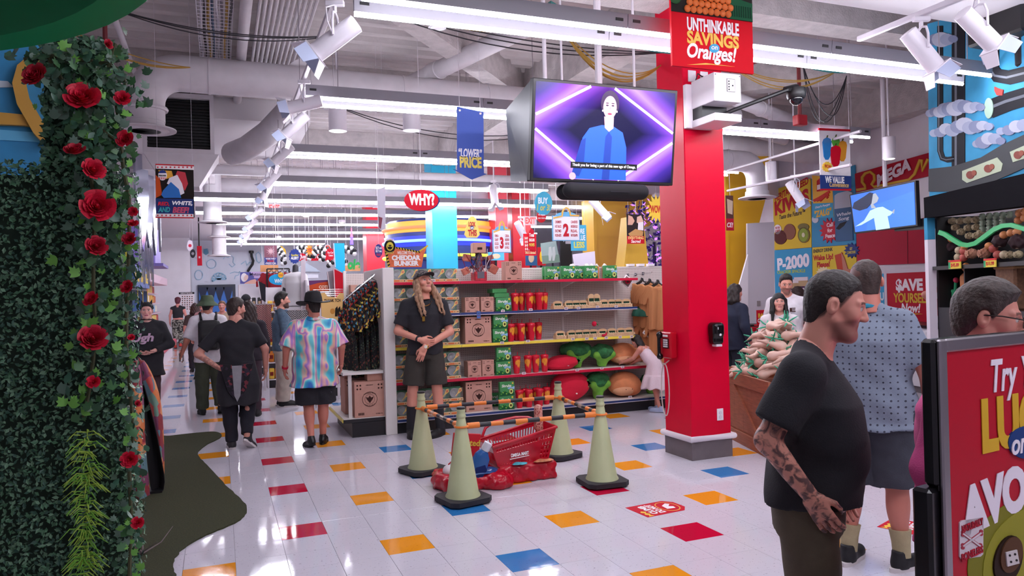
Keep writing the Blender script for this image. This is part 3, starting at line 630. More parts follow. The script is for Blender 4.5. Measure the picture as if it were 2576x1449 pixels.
# corrugated boxes
m_card=mat('cardboard','c09080',.8,noise=(12,.06));m_ink=pm('3d2420')
def carton(w,d,h,label,loc,rz=0,group='corrugated shipping cartons',detail=True,name='shipping_carton'):
 t=thing(name,label,'box',loc,rz,group)
 MB().rbx(-w/2,w/2,0,d,0,h-.003,.003).build('body',m_card,t)
 box_obj('flap',(-w/2,-.001,.001,d-.001,h-.003,h),m_card,t);box_obj('flap',(.001,w/2,.001,d-.001,h-.003,h),m_card,t);box_obj('tape',(-w*.04,w*.04,-.001,d,h-.001,h+.001),mat('tape','b08a72',.3),t)
 if detail:
  s=min(w,h);cz=h*.5
  q=MB();n=28;R1,R0=s*.25,s*.235
  ring=lambda r:[(r*math.cos(2*math.pi*i/n),r*math.sin(2*math.pi*i/n))for i in range(n)]
  for(ra,rb)in((R1,R0),(s*.165,s*.155)):
   a,b=ring(ra),ring(rb);q=MB();q.add([(x,-.0015,cz+z)for x,z in a]+[(x,-.0015,cz+z)for x,z in b],[(i,(i+1)%n,n+(i+1)%n,n+i)for i in range(n)]);q.build('emblem_ring',m_ink,t,False)
  q=MB();q.prism([(0,cz-s*.13),(s*.1,cz),(s*.13,cz+s*.08),(s*.05,cz+s*.05),(0,cz+s*.12),(-s*.05,cz+s*.05),(-s*.13,cz+s*.08),(-s*.1,cz)],-.0015,0);q.build('emblem_leaf',m_ink,t,False)
  text_obj('lettering','STRAIGHT FROM',t,0,cz+s*.155,s*.4,s*.032,-.0005,m_ink,arc=s*.05);text_obj('lettering','THE SOURCE',t,0,cz-s*.16,s*.34,s*.032,-.0005,m_ink,arc=-s*.05)
  text_obj('lettering','OMEGAMART',t,0,h*.9,w*.24,h*.025,-.0005,m_ink)
  for sx in(-1,1):
   for a in range(2):
    for b in range(2):MB().cone((sx*w*(.3+.1*a),-.0015,h*(.9-.1*b)),(sx*w*(.3+.1*a),0,h*(.9-.1*b)),s*.03,n=8).build('care_icon',m_ink,t)
  for k in range(4):box_obj('barcode',(-w*.38+k*w*.05,-w*.345+k*w*.05,-.0015,0,h*.06,h*.13),m_ink,t)
  text_obj('lettering','SOSEL7-5',t,w*.3,h*.08,w*.22,h*.035,-.0005,m_ink)
 return t
def on(px,i,yy=None):return float(A(px,740,Y=(yy or YF+.03))[0])
def bx_px(x0,x1,y0,y1,i,d,label,grp,yy=YF+.03,rz=0):
 xa,xb=A(x0,(y0+y1)/2,Y=yy)[0],A(x1,(y0+y1)/2,Y=yy)[0];z0=LZ[i]if i else .165;h=A((x0+x1)/2,y0,Y=yy)[2]-z0
 return carton(xb-xa,d,h,label,((xa+xb)/2,yy,z0+.001),rz,grp)
bx_px(1272,1312,657,696,4,.2,'cardboard carton alone on the top red-edged shelf','corrugated shipping cartons',rz=R_(-6))
bx_px(1170,1206,748,780,3,.16,'small cardboard carton on the blue-edged shelf, left one of two','corrugated shipping cartons')
bx_px(1210,1242,747,779,3,.16,'small cardboard carton on the blue-edged shelf beside the green boxes','corrugated shipping cartons')
bx_px(1170,1236,797,862,2,.25,'large cardboard carton on the yellow-edged shelf','corrugated shipping cartons')
bx_px(1177,1211,909,943,1,.16,'small cardboard carton on the lower red-edged shelf, left one of two','corrugated shipping cartons')
bx_px(1213,1243,906,940,1,.16,'small cardboard carton on the lower red-edged shelf beside the green boxes','corrugated shipping cartons')
bx_px(1172,1238,960,1030,0,.25,'large cardboard carton on the bottom deck','corrugated shipping cartons')
# green Shrubs boxes
m_gbox=mat('shrub_box_green','3f8f52',.35,noise=(9,.12));m_gdark=pm('1f5a34')
def shrub_proto():
 w,h,d=.2,.175,.055;t=thing('avocado_box','x','food box');MB().rbx(-w/2,w/2,0,d,0,h,.003).build('carton',m_gbox,t)
 text_obj('lettering','Shrubs',t,-.01,h*.72,w*.66,h*.2,-.0005,pm('f2f5ee'),bold=.02,shear=.15)
 q=MB();q.prism([(-.0,h*.55),(.04,h*.62),(.07,h*.6),(.1,h*.66),(.1,h*.45),(.02,h*.45)],-.0015,0);q.build('sky_print',pm('8fb9d9'),t,False)
 q=MB();q.prism([(-w/2,0),(w/2,0),(w/2,h*.2),(w*.2,h*.34),(0,h*.22),(-w*.2,h*.38),(-w*.4,h*.24),(-w/2,h*.34)],-.0012,0);q.build('leaf_print',m_gdark,t,False)
 for k in range(6):q=MB();x=-w*.42+k*w*.12;z=h*(.14+.1*(k%3));q.prism([(x,z-.012),(x+.012,z),(x,z+.014),(x-.012,z)],-.0018,0);q.build('leaf_sprig',pm('7fb84a' if k%2 else '4f9a3a'),t,False)
 for(r,c,o_)in((.036,'2d4a22',-.0022),(.031,'e3e6a0',-.003),(.026,'c8d870',-.0035),(.013,'4a2c1a',-.008)):
  q=MB();n=20;q.prism([(w*.26+r*.86*math.cos(2*math.pi*i/n),h*.3+r*math.sin(2*math.pi*i/n)*1.1)for i in range(n)],o_,-.001);q.build('avocado_print',pm(c),t)
 MB().cone((w*.38,-.0018,h*.88),(w*.38,0,h*.88),.012,n=14).build('seal_print',pm('d9c24a'),t)
 return t,w,h,d
sp_,SW,SH,SD=shrub_proto();sused=[False]
def shrub(x,z,lab,y=YF+.03,rot=None):
 o=sp_ if not sused[0]else copy_tree(sp_);sused[0]=True;o.location=(float(x),y,z+.001);o['label']=lab;o['group']='green avocado boxes'
 if rot:o.rotation_euler=rot
 return o
for k,px in enumerate([1400,1432,1462,1489,1538]):shrub(on(px,4)+(0,0,.02,.0,.0)[k],LZ[4],'green box with avocado picture on top shelf, %s from the left'%ORD[k],YF+.03+(.1 if k in(0,2)else 0),(0,0,R_((-8,3,-5,2,4)[k])))
for k,px in enumerate([1408,1470]):shrub(on(px,4),LZ[4],['green avocado box in the back row of the top shelf, left','green avocado box in the back row of the top shelf, middle'][k],YF+.32)
shrub(on(1266,3),LZ[3],'green avocado box standing on the blue-edged shelf');shrub(on(1262,3),LZ[3]+.233,'green avocado box lying flat, lower of two on the blue-edged shelf',YF+.03,(R_(-90),0,0));shrub(on(1258,3),LZ[3]+.29,'green avocado box lying flat on top of the blue-edged shelf stack',YF+.04,(R_(-90),0,R_(4)))
for i,z in((2,LZ[2]),(1,LZ[1]),(0,.165)):
 px={2:1256,1:1262,0:1264}[i]
 for r in range(2):shrub(on(px,i)+.01*r,z+r*.177,'green avocado box, %s of the stack on the %s'%('top' if r else 'bottom',SHN[i]),YF+.03 if i else 4.05,(0,0,R_(3*r-1)))
 shrub(on(px,i)-.03,z,'green avocado box behind the stack on the %s'%SHN[i],YF+.3)
# red tumblers
m_tum=mat('tumbler_red','cc1830',.25);m_fl=mat('tumbler_flame','e8952e',.3)
tp=thing('tumbler','x','tumbler')
MB().lathe([(.026,0),(.03,.004),(.036,.06),(.043,.17),(.044,.175)],20).build('cup',m_tum,tp);MB().lathe([(.045,.174),(.046,.19),(.04,.2),(.03,.205),(.012,.207)],20).build('lid',m_tum,tp);MB().cone((.012,0,.2),(.014,-.003,.25),.0035,n=6).build('straw',m_tum,tp)
q=MB();
def onc(a,z):r=.0377+.0065*(z-.06)/.11;return(r*math.sin(a),-r*math.cos(a),z)
fa=[-.85,-.65,-.45,-.25,-.05,.15,.35,.55,.75];ft=[.135,.16,.15,.168,.158,.17,.152,.165,.14];fb_=[.12,.1,.115,.085,.07,.095,.06,.1,.12]
q.add([onc(a_,z_)for a_,z_ in zip(fa,ft)]+[onc(a_,z_)for a_,z_ in zip(fa,fb_)],[(9+i,10+i,i+1,i)for i in range(8)]);q.build('flame_print',m_fl,tp,False);q=MB();q.add([onc(-.15,.12),onc(.15,.12),onc(.15,.137),onc(-.15,.137)],[(0,1,2,3)]);q.build('seal_print',m_ink,tp,False)
tused=[False];tp.scale=(1.2,1.2,1.12)
for i,pxs in((3,[1294.8,1311.8,1331.2,1345,1356,1368.6]),(2,[1282.6,1296.6,1308.7,1327.6,1334,1352]),(1,[1294.8,1324,1343,1365.5]),(0,[1300,1314,1324,1343,1351,1368])):
 for k,px in enumerate(pxs):
  o=tp if not tused[0]else copy_tree(tp);tused[0]=True;yy=(YF+.08 if i else 4.1)+(.1 if k%2 and len(pxs)>4 else 0)
  o.location=(on(px,i,yy),yy,(LZ[i]if i else .165)+.001);o.rotation_euler=(0,0,R_([10,-35,25,-20,60,0][k]));o['group']='red lidded tumblers'
  o['label']='red lidded tumbler with orange flame, %s from the green boxes on the %s'%(ORD[k],SHN[i])
# little wooden crates of toy produce
m_wood=mat('crate_wood','d8b48c',.6,noise=(20,.12,(1,1,6)));m_kraft=mat('kraft_card','d0aa80',.7)
cp=thing('mini_crate','x','toy crate')
for s in range(7):box_obj('slat',(-.052+s*.0155,-.041+s*.0155,-.002,.002,0,.055+.004*(s%2)),m_wood,cp)
for z in(.008,.035):box_obj('rail',(-.055,.055,-.0045,-.002,z,z+.01),m_wood,cp)
box_obj('side',(-.057,-.053,-.002,.1,0,.06),m_wood,cp);box_obj('side',(.053,.057,-.002,.1,0,.06),m_wood,cp);box_obj('back_board',(-.053,.053,.096,.1,0,.06),m_wood,cp);box_obj('base',(-.053,.053,.002,.096,0,.004),m_wood,cp)
q=MB();q.prism([(-.05,.1),(.05,.1),(.05,.125),(.02,.145),(-.02,.145),(-.05,.125)],.03,.034);q.build('handle_card',m_kraft,cp,False);box_obj('dark_label',(-.035,.035,.027,.03,.06,.1),pm('1e3a2a'),cp)
box_obj('card_sleeve',(-.05,.05,.03,.09,.06,.102),m_kraft,cp)
for s in range(4):MB().ball((-.036+s*.024,.016,.058),.012,10,6).build('toy_fruit',mat('toy_fruit_a','d9c9a0',.5),cp)
cused=[False]
for i,pxs in((3,[1405,1434,1451.5,1468.8,1490,1504,1522,1541.7,1558,1578]),(2,[1409.5,1438,1456.6,1474.8,1493,1516,1540,1563,1583])):
 for k,px in enumerate(pxs):
  o=cp if not cused[0]else copy_tree(cp);cused[0]=True;o.location=(on(px,i,YF+.04),YF+.04,LZ[i]+.001+(.0));o['group']='mini crates of toy produce'
  o['label']='mini wooden crate of toy produce, %s from the left on the %s'%(ORD[k],SHN[i])
  if i==3 and k in(4,5):o.location.z+=0;o.scale=(1,1,1.3)
  if k==0:o.scale=(1.3,1,.75)
m_felt=mat('felt_red','c2123a',.9,bump=(120,.3))
for k,(px,i,c)in enumerate([(1493,2,'c2123a'),(1514,2,'d02040')]):
 t=thing('toy_radish',['red toy radish with green leaf on the mini crates','red toy pepper in front of the mini crates'][k],'toy',(on(px,2,YF+.05),YF+.03,LZ[2]+(.147 if k==0 else .005)))
 if k==0:
  MB().ball((0,.02,.035),(.034,.034,.036),14,10).build('root',m_felt,t);q=MB();q.prism([(-.01,.06),(.045,.03),(.05,.01),(.0,.04)],.0,.006);q.build('leaf',pm('2f7a3c'),t,False)
 else:
  t.location.y=YF+.014;q=MB();q.tube([(-.03,0,.02),(0,0,.016),(.03,0,.03),(.036,0,.055)],[.014,.018,.014,.008],8);q.build('pepper',m_felt,t);MB().cone((.036,0,.055),(.04,0,.07),.004,n=6).build('stem',pm('2f7a3c'),t)
# plush vegetables
m_straw=mat('plush_strawberry','d01838',.95,bump=(90,.4));m_broc=mat('plush_broccoli','2e6e3e',1.,noise=(18,.35),bump=(70,1.));m_stalk=mat('plush_stalk','6fae3e',.95,noise=(9,.2));m_bun=mat('plush_bread','d88a5c',.95,noise=(7,.16),bump=(60,.3));m_bun2=mat('plush_bread_pale','d9a078',.95,noise=(7,.1))
def plush_straw(label,c,sx,sy,sz,tilt):
 t=thing('plush_strawberry',label,'plush toy',c);s=SDF((-.35,-.25,-.05),(.35,.25,.45),.014)
 s.ell((0,0,sz*.55),(sx*.5,sy*.5,sz*.5),.05);s.ell((-sx*.2,0,sz*.25),(sx*.4,sy*.45,sz*.25),.08);s.keep(lambda x,y,z:.005-z);b=sdf_obj('body',s,m_straw,t)
 for k in range(5):
  a=-1.2+k*.6;q=MB();q.T=Matrix.Translation((sx*.36,-sy*.3,sz*(.62+.06*k-.12)))@Matrix.Rotation(a,4,'Y');q.prism([(0,-.02),(.07,0),(0,.02),(-.01,0)],-.012,.012);q.build('sepal',pm('4f8a4a'),t,False)
 q=MB();q.bx(-.01,.01,-sy*.5-.004,-sy*.5+.01,sz*.3,sz*.34);q.build('care_tag',pm('e8e2dc'),t)
def plush_broc(label,c,w,h,rz=0,tilt=0):
 t=thing('plush_broccoli',label,'plush toy',c,rz);s=SDF((-.34,-.26,-.03),(.34,.26,.5),.013);r2=np.random.default_rng(int(c[0]*100))
 for k in range(16):
  a=r2.uniform(0,6.28);e=r2.uniform(.1,1);s.ell((w*.36*e*math.cos(a),.12*e*math.sin(a),h*(.62+.24*(1-e)*r2.uniform(.4,1))),r2.uniform(.06,.09),.02)
 s.ell((0,0,h*.62),(w*.42,.15,h*.26),.03);s.warp(lambda x,y,z:.006*np.sin(70*x)*np.sin(70*y+1)*np.sin(70*z));s.keep(lambda x,y,z:h*.2-z);sdf_obj('floret',s,m_broc,t)
 s=SDF((-.3,-.25,-.02),(.3,.25,.4),.013);s.rc((0,-.02,.05),(0,-.02,h*.55),.07,.09,.03)
 for sg in(-1,1):s.rc((0,-.04,h*.25),(sg*w*.26,-.1,h*.55),.045,.05,.03)
 s.keep(lambda x,y,z:.004-z);sdf_obj('stalk',s,m_stalk,t)
def plush_bun(label,c,w,h,rz=0):
 t=thing('plush_bread',label,'plush toy',c,rz);s=SDF((-.32,-.24,-.03),(.32,.24,.45),.014);s.ell((0,0,h*.52),(w*.5,.17,h*.5),.04);s.ell((w*.25,-.03,h*.4),(w*.27,.15,h*.36),.05);s.keep(lambda x,y,z:.004-z)
 b=sdf_obj('loaf',s,m_bun,t);s=SDF((-.32,-.26,-.03),(.32,.2,.3),.014);s.ell((-w*.08,-.06,h*.3),(w*.34,.135,h*.24),.03);s.keep(lambda x,y,z:.004-z);sdf_obj('pale_side',s,m_bun2,t)
 for k in range(2):MB().ball((-w*.15+k*w*.2,-.197,h*.36),.006,8,6).build('seed',m_ink,t)
z1=LZ[1]+.001
plush_straw('flat red plush strawberry lying on the lower red-edged shelf',(on(1413,1,4.3),4.32,z1),.46,.34,.18,0)
plush_broc('green plush broccoli leaning left on the lower red-edged shelf',(on(1447,1,4.35),4.38,z1),.52,.38);plush_broc('green plush broccoli beside the bread on the lower red-edged shelf',(on(1508,1,4.3),4.3,z1),.46,.31)
plush_bun('brown plush bread on the lower red-edged shelf under the girl\'s hands',(on(1568,1,4.3),4.36,z1),.48,.3,R_(10))
plush_straw('big red plush strawberry on the bottom deck',(on(1432,0,4.25),4.3,.166),.56,.4,.38,0)
plush_broc('green plush broccoli on the bottom deck between strawberry and bread',(on(1500,0,4.25),4.3,.166),.42,.38);plush_bun('big brown plush bread on the bottom deck',(on(1565,0,4.25),4.28,.166),.48,.34)
plush_broc('green plush lettuce on the bottom deck behind the girl',(on(1635,0,4.3),4.36,.166),.34,.26)
# hooks, tins, caps and T-shirts on the right-hand pegboard
m_chrome=mat('chrome','c8c8cc',.18,metal=1.)
for k,(px,py)in enumerate([(1580,692),(1600,690),(1618,688),(1600,800),(1618,800)]):
 p=A(px,py,Y=YB-.02);t=thing('peg_hook','chrome pegboard hook, %s'%['left of the upper three','middle of the upper three','right of the upper three','left of the lower two','right of the lower two'][k],'hook',p);MB().tube([(0,.01,0),(0,-.22,0),(0,-.24,.02)],.004,6).build('prong',m_chrome,t);MB().bx(-.02,.02,.005,.012,-.02,.02).build('clip',m_chrome,t)
for k,(px,py,n)in enumerate([(1578,708,4),(1632,835,3)]):
 for j in range(n):
  p=A(px,py,Y=4.36-.035*j);t=thing('blister_pack','square clear pack with red slinky, %s of the %s hook'%(ORD[j],'upper' if k==0 else 'lower'),'packet',p,0,'hanging square packs');t.rotation_euler=(0,R_(38),0)
  MB().rbx(-.07,.07,0,.02,-.07,.07,.006).build('tray',pm('e6dee0'),t);MB().bx(-.055,.055,-.003,.001,-.055,.055).build('window',mat('pack_window','7a6a66',.2),t)
  q=MB();q.tube([(.03*math.cos(a)*(1+.2*math.sin(3*a)),-.008,.025*math.sin(a))for a in np.linspace(0,6.28,16)],.011,6);q.build('red_coil',m_felt,t)
p=A(1607,790,Y=4.5)
for k in range(2):
 t=thing('baseball_cap',['dark green baseball cap hanging on the pegboard, front','dark green baseball cap hanging on the pegboard, behind'][k],'cap',(p[0]+.02-.04*k,4.38+.09*k,p[2]-.03));mg=mat('cap_green','1d5a48',.8)
 s=SDF((-.14,-.14,-.02),(.14,.14,.16),.008);s.ell((0,0,0),(.1,.11,.13),.01);s.keep(lambda x,y,z:.003-z);sdf_obj('crown',s,mg,t);q=MB();q.prismz([(-.08,-.08),(-.06,-.16),(0,-.185),(.06,-.16),(.08,-.08),(0,-.11)],.0,.008);q.build('brim',mg,t);MB().ball((0,0,.13),.01,8,6).build('button',mg,t)
 MB().cone((0,-.108,.045),(0,-.113,.045),.028,n=14).build('badge',pm('cfe0d0'),t)
m_tee=mat('tee_orange','c88858',.9,bump=(40,.15))
rk=thing('garment_rail','chrome rail holding rust orange T-shirts on the right pegboard','rail',(4.72,4.6,1.78));MB().tube([(0,0,0),(0,-.62,-.06)],.01,8).build('bar',m_chrome,rk)
s=SDF((-.03,-.3,-.7),(.03,.3,.05),.011)
for j,(y0,rr_)in enumerate(((0,.02),)):s.box((0,0,-.36),(.016,.2,.3),.012,.01);s.rc((0,.16,-.07),(0,.27,-.27),.03,.045,.02);s.rc((0,-.16,-.07),(0,-.27,-.27),.03,.045,.02)
s.warp(lambda x,y,z:.008*np.sin(38*y+3*z)*(z<-.1));s.keep(lambda x,y,z:np.abs(x)-.026);V_,F_=s.surf();tee_me=raw_mesh('shirt',V_,F_,m_tee)
for j in range(9):
 t=thing('hanging_tshirt','rust orange T-shirt on a black hanger, %s from the front of the rail'%ORD[j],'T-shirt',(4.66+.03*(j%3),3.99+.068*j,1.74+.006*j),R_(14+6*(j%3)),'orange T-shirts on the rail')
 o=bpy.data.objects.new('shirt',tee_me);link(o,t);q=MB();q.tube([(0,-.19,-.1),(0,-.02,-.02),(0,0,.03),(0,.02,-.02),(0,.19,-.1)],.007,6);q.build('hanger',m_dark,t)
for j in range(6):
 t=thing('hanging_tshirt','rust orange T-shirt on the lower tier, %s from the front'%ORD[j],'T-shirt',(4.7+.03*(j%3),4.05+.08*j,1.28),R_(18),'orange T-shirts on the lower tier')
 o=bpy.data.objects.new('shirt',tee_me);link(o,t);q=MB();q.tube([(0,-.19,-.1),(0,-.02,-.02),(0,0,.03),(0,.02,-.02),(0,.19,-.1)],.007,6);q.build('hanger',m_dark,t)
MB().tube([(0,0,-.5),(0,-.56,-.5)],.01,8).build('bar',m_chrome,rk)
t=carton(.09,.1,.11,'small brown crate on the lower shelf behind the girl',(4.95,4.15,z1),0,'small boxes behind the girl',False)
# things on the top of the unit
t=thing('white_tray','x','tray')
for k in range(3):
 tt=thing('white_carton','white flat carton on top of the gondola, %s from the column'%['third','second','nearest'][k],'box',(on(1585+k*25,4,4.66),4.63,1.986),0,'white flat cartons');MB().rbx(-.05,.05,-.04,.04,0,.035,.004).build('body',pm('ece6ea'),tt);MB().bx(-.052,.052,-.042,.042,.03,.037).build('lid',pm('f4eff2'),tt)
bpy.data.objects.remove(t)
for k in range(5):
 px=1441+[0,35,48,62,82][k];tt=thing('paper_cup','orange and white folded paper pack behind the green boxes, %s from left'%ORD[k],'packet',(on(px,4,4.55),4.55,LZ[4]),R_(20*k),'orange folded packs');MB().rbx(-.04,.04,-.03,.03,0,.18,.004).build('body',mat('pack_orange','c87a48',.6),tt);q=MB();q.add([(-.04,-.03,.18),(.04,-.03,.18),(.04,.03,.18),(-.04,.03,.18),(-.03,0,.215),(.03,0,.225)],[(0,1,5,4),(1,2,5),(2,3,4,5),(3,0,4),(0,3,2,1)]);q.build('folded_top',pm('efe6e2'),tt,False)
# robot built from cartons with wires, on the top shelf
p=A(1208,697,Y=4.25);t=thing('box_robot','cardboard box figure tangled in coloured wires on the top shelf','figure',(p[0],4.3,LZ[4]+.001));mwr=ramp_mat('wire_tangle','noise',30,[(.35,'201c28'),(.45,'8a1f2c'),(.52,'6a6a78'),(.6,'2a3448'),(.66,'b08a80')],.5)
MB().rbx(-.085,.085,-.08,.08,0,.12,.01).build('berry_tray',mat('berry_red','a81c2c',.4,noise=(30,.4)),t);MB().rbx(-.05,.05,-.083,-.07,.03,.12,.005).build('tray_gap',mat('pack_grey','5a5660',.5),t)
s=SDF((-.3,-.12,.08),(.3,.12,.5),.01);r3=np.random.default_rng(3)
s.rc((0,0,.1),(0,0,.36),.05,.04,.02)
for sg in(-1,1):s.rc((0,0,.28),(sg*.15,-.02,.3),.02,.016,.02);s.rc((0,0,.2),(sg*.17,-.03,.16),.018,.015,.02)
s.warp(lambda x,y,z:.012*np.sin(95*x+20*z)*np.sin(90*z)*np.sin(80*y));sdf_obj('wire_body',s,mwr,t)
b=MB();b.T=Matrix.Rotation(R_(-8),4,'Z');b.rbx(-.085,.085,-.09,.08,.36,.49,.004);b.build('carton_head',m_card,t);box_obj('head_print',(-.04,.04,-.094,-.088,.4,.43),m_ink,t)
for(x,z,w_,r)in((-.17,.3,.075,8),(-.19,.13,.07,-25),(.19,.15,.085,30),(.15,.3,.05,-20)):
 b=MB();b.T=Matrix.Translation((x,-.03,z))@Matrix.Rotation(R_(r),4,'Y');b.rbx(-w_/2-.01,w_/2+.01,-.03,.03,-w_*.6,w_*.6,.004);b.build('limb_carton',mat('cardboard_red','b0604f',.75,noise=(16,.3)),t)
for k in range(10):
 a=r3.uniform(-1,1,12);q=MB();q.tube([(-.05+a[0]*.14+.05*j*a[1],-.07+.03*a[2]*math.sin(j),.12+a[3]*.05+.05*j+.03*a[4]*math.sin(2*j))for j in range(6)],.004,5);q.build('loose_wire',pm(['8a1f2c','20202a','c9c0c4','3a4a6a'][k%4]),t)
# ---------------------------------------------------------------- end cap
ec=thing('endcap_shelf','black based end cap display with cream shelf and sloping chrome garment arm','shelf',(0,0,0))
box_obj('base',(.44,.845,4.03,5.2,0,.17),m_blk,ec);q=MB();q.rbx(.34,.845,4.03,5.2,.17,.215,.004);q.build('deck',m_blk,ec);box_obj('deck_top',(.345,.845,4.035,5.2,.215,.22),m_shelf,ec);box_obj('deck_edge',(.332,.34,4.04,5.2,.18,.218),m_yel,ec)
box_obj('shelf_board',(.36,.845,4.06,5.1,.73,.76),m_shelf,ec);box_obj('shelf_edge',(.35,.362,4.06,5.1,.725,.765),m_shelf,ec);box_obj('support_leg',(.42,.46,4.12,4.16,.22,.73),m_shelf,ec);box_obj('pegboard',(.83,.845,4.06,5.2,.22,1.97),m_peg,ec)
q=MB();q.tube([(.84,4.45,1.92),(.42,4.38,1.60)],.012,8);q.build('sloping_arm',m_chrome,ec)
for k in range(7):MB().cone((.47+k*.055,4.39+.01*k,1.655+.042*k),(.47+k*.055,4.39+.01*k,1.67+.042*k),.006,n=6).build('arm_stud',m_chrome,ec)
carton(.36,.3,.42,'big cardboard carton at the front of the end cap base',(.66,4.07,.221));carton(.36,.34,.44,'big cardboard carton behind the front one on the end cap base',(.6,4.4,.221));carton(.2,.2,.09,'low cardboard carton under the end cap shelf, left',(.52,4.42,.662),0,'corrugated shipping cartons',False,'low_carton');carton(.18,.2,.085,'low cardboard carton under the end cap shelf beside the panel',(.735,4.12,.642),0,'corrugated shipping cartons',False,'low_carton')
m_print=ramp_mat('creature_print','cells',40,[(0,'0e0d12'),(.5,'0e0d12'),(.56,'b5232c'),(.64,'c9b24a'),(.72,'3f86a8'),(.8,'0e0d12'),(.9,'b8762c'),(1,'d8a0a8')],.8,interp='CONSTANT')
m_print2=ramp_mat('creature_print_dark','cells',60,[(0,'0b0a0e'),(.62,'0b0a0e'),(.7,'5a2a24'),(.8,'3a4a3a'),(.88,'0b0a0e'),(.95,'6a5a3a'),(1,'55303a')],.85,interp='CONSTANT')
def garment(h,w0,w1,flare=.0):
 s=SDF((-.06,-.36,-h-.03),(.06,.36,.03),.012);s.loft([(-h,.03,w1,0,0),(-h*.5,.02,(w0+w1)/2,0,0),(0,.012,w0,0,0)],.01);s.warp(lambda x,y,z:.013*np.sin(50*y)*np.clip(-z/h,0,1));V,F=s.surf();return V,F
V1,F1=garment(.36,.13,.27);V2,F2=garment(.62,.12,.2);gm1=raw_mesh('skirt',V1,F1,m_print);gm2=raw_mesh('dress',V2,F2,m_print2)
for k in range(7):
 for tier in(0,1):
  t=thing('hanging_skirt' if not tier else 'hanging_trousers',('bright creature print skirt on the sloping arm, %s from its low end' if not tier else 'dark creature print trousers under the skirts, %s from the low end')%ORD[k],'skirt' if not tier else 'trousers',(.485+.05*k,4.39+.01*k,(1.6+.04*k)if not tier else(1.3+.022*k)),R_(20+6*math.sin(k*2)),'creature print skirts' if not tier else 'creature print trousers')
  o=bpy.data.objects.new('cloth',gm1 if not tier else gm2);link(o,t);q=MB();q.tube([(0,-.13,.0),(0,0,.035),(0,.13,.0)],.004,5);q.cone((0,0,.03),(0,0,.065),.003,n=5);q.build('hanger',m_dark,t)
t=thing('baseball_cap','black cap hanging behind the sloping garment arm','cap',(.72,4.75,1.68));s=SDF((-.14,-.14,-.02),(.14,.14,.16),.009);s.ell((0,0,0),(.1,.11,.13),.01);s.keep(lambda x,y,z:.003-z);sdf_obj('crown',s,m_dark,t);q=MB();q.prismz([(-.08,-.08),(-.06,-.16),(0,-.185),(.06,-.16),(.08,-.08),(0,-.11)],.0,.008);q.build('brim',m_dark,t)
# ================================================================ RED COLUMN AND WHAT HANGS ON IT
m_colred=mat('column_red','d4002e',.35,noise=(1.5,.05),spec=.2);CX0,CX1,CY0,CY1=3.2,3.66,1.24,1.69
col=structure(box_obj('trim_5',(CX0,CX1,CY0,CY1,.2,4.85),m_colred,None,.008));col.name='trim_5'
box_obj('plinth',(CX0-.005,CX1+.005,CY0-.005,CY1+.005,0,.2),mat('plinth_grey','6b6164',.55,noise=(8,.1)),col)
q=MB();e=.018;q.tube([(CX0-e,CY0-e,.205),(CX1+e,CY0-e,.205),(CX1+e,CY1+e,.205),(CX0-e,CY1+e,.205)],.03,10,True);q.build('bumper_rail',mat('bumper_white','e4dbe2',.35),col)
t=thing('wall_outlet','white blanked outlet plate low on the red column','outlet',(3.53,CY0,.36));MB().rbx(-.037,.037,-.008,0,0,.115,.003).build('plate',pm('e6dfe6'),t)
for z in(.035,.075):MB().cone((0,-.013,z),(0,-.006,z),.017,n=16).build('cap',pm('d8d0d8'),t)
# soap dispenser
p=A(1793,842,Y=CY0);t=thing('sanitizer_dispenser','black hand sanitizer dispenser on the front of the red column','dispenser',(p[0],CY0,p[2]-.11));mgb=mat('gloss_black','0c0c0e',.12)
s=SDF((-.09,-.14,-.02),(.09,.01,.26),.006);s.box((0,-.05,.125),(.062,.05,.105),.03,.01);s.box((0,-.06,.16),(.055,.06,.06),.03,.03);sdf_obj('body',s,mgb,t);MB().rbx(-.035,.035,-.1,-.03,.0,.022,.004).build('nozzle',pm('cfc8cf'),t);MB().cone((.0,-.113,.115),(0,-.122,.115),.012,n=12).build('button',pm('e6e6ea'),t);box_obj('status_mark',(-.03,-.022,-.121,-.117,.165,.19),pm('cfcfd4'),t)
# red telephone on the side face
p=A(1690,870,X=CX0);t=thing('wall_telephone','red wall telephone with black handset on the side of the red column','telephone',(CX0,p[1],p[2]-.12),R_(-90))
MB().rbx(-.1,.1,-.08,0,0,.26,.012).build('case',mat('phone_red','b40a22',.3),t);MB().rbx(-.03,.07,-.086,-.078,.1,.2,.003).build('keypad_plate',pm('3a1014'),t)
for r in range(4):
 for c in range(3):box_obj('key',(-.015+c*.026,.003+c*.026,-.092,-.086,.112+r*.021,.127+r*.021),pm('d8d0d4'),t)
box_obj('number_card',(-.02,.06,-.09,-.086,.215,.235),pm('e8e4e4'),t);box_obj('cradle',(-.085,-.04,-.1,-.08,.2,.22),m_dark,t)
s=SDF((-.12,-.17,-.03),(.0,-.05,.27),.006);s.rc((-.06,-.11,.03),(-.06,-.11,.22),.017,.017,.01);s.ell((-.06,-.1,.015),(.027,.035,.03),.012);s.ell((-.06,-.1,.235),(.027,.035,.03),.012);sdf_obj('handset',s,mgb,t)
q=MB();q.tube([(-.06,-.1,-.01),(-.07,-.06,-.08)]+[(-.06+.14*math.sin(a)*(.5 if a<3.2 else .5),-.05,-.32-.0+.26*math.cos(a)*1.)for a in np.linspace(-.35,5.9,22)]+[(.01,-.04,-.02)],.006,6);q.build('steel_cord',mat('cord_steel','c8bdb8',.35),t)
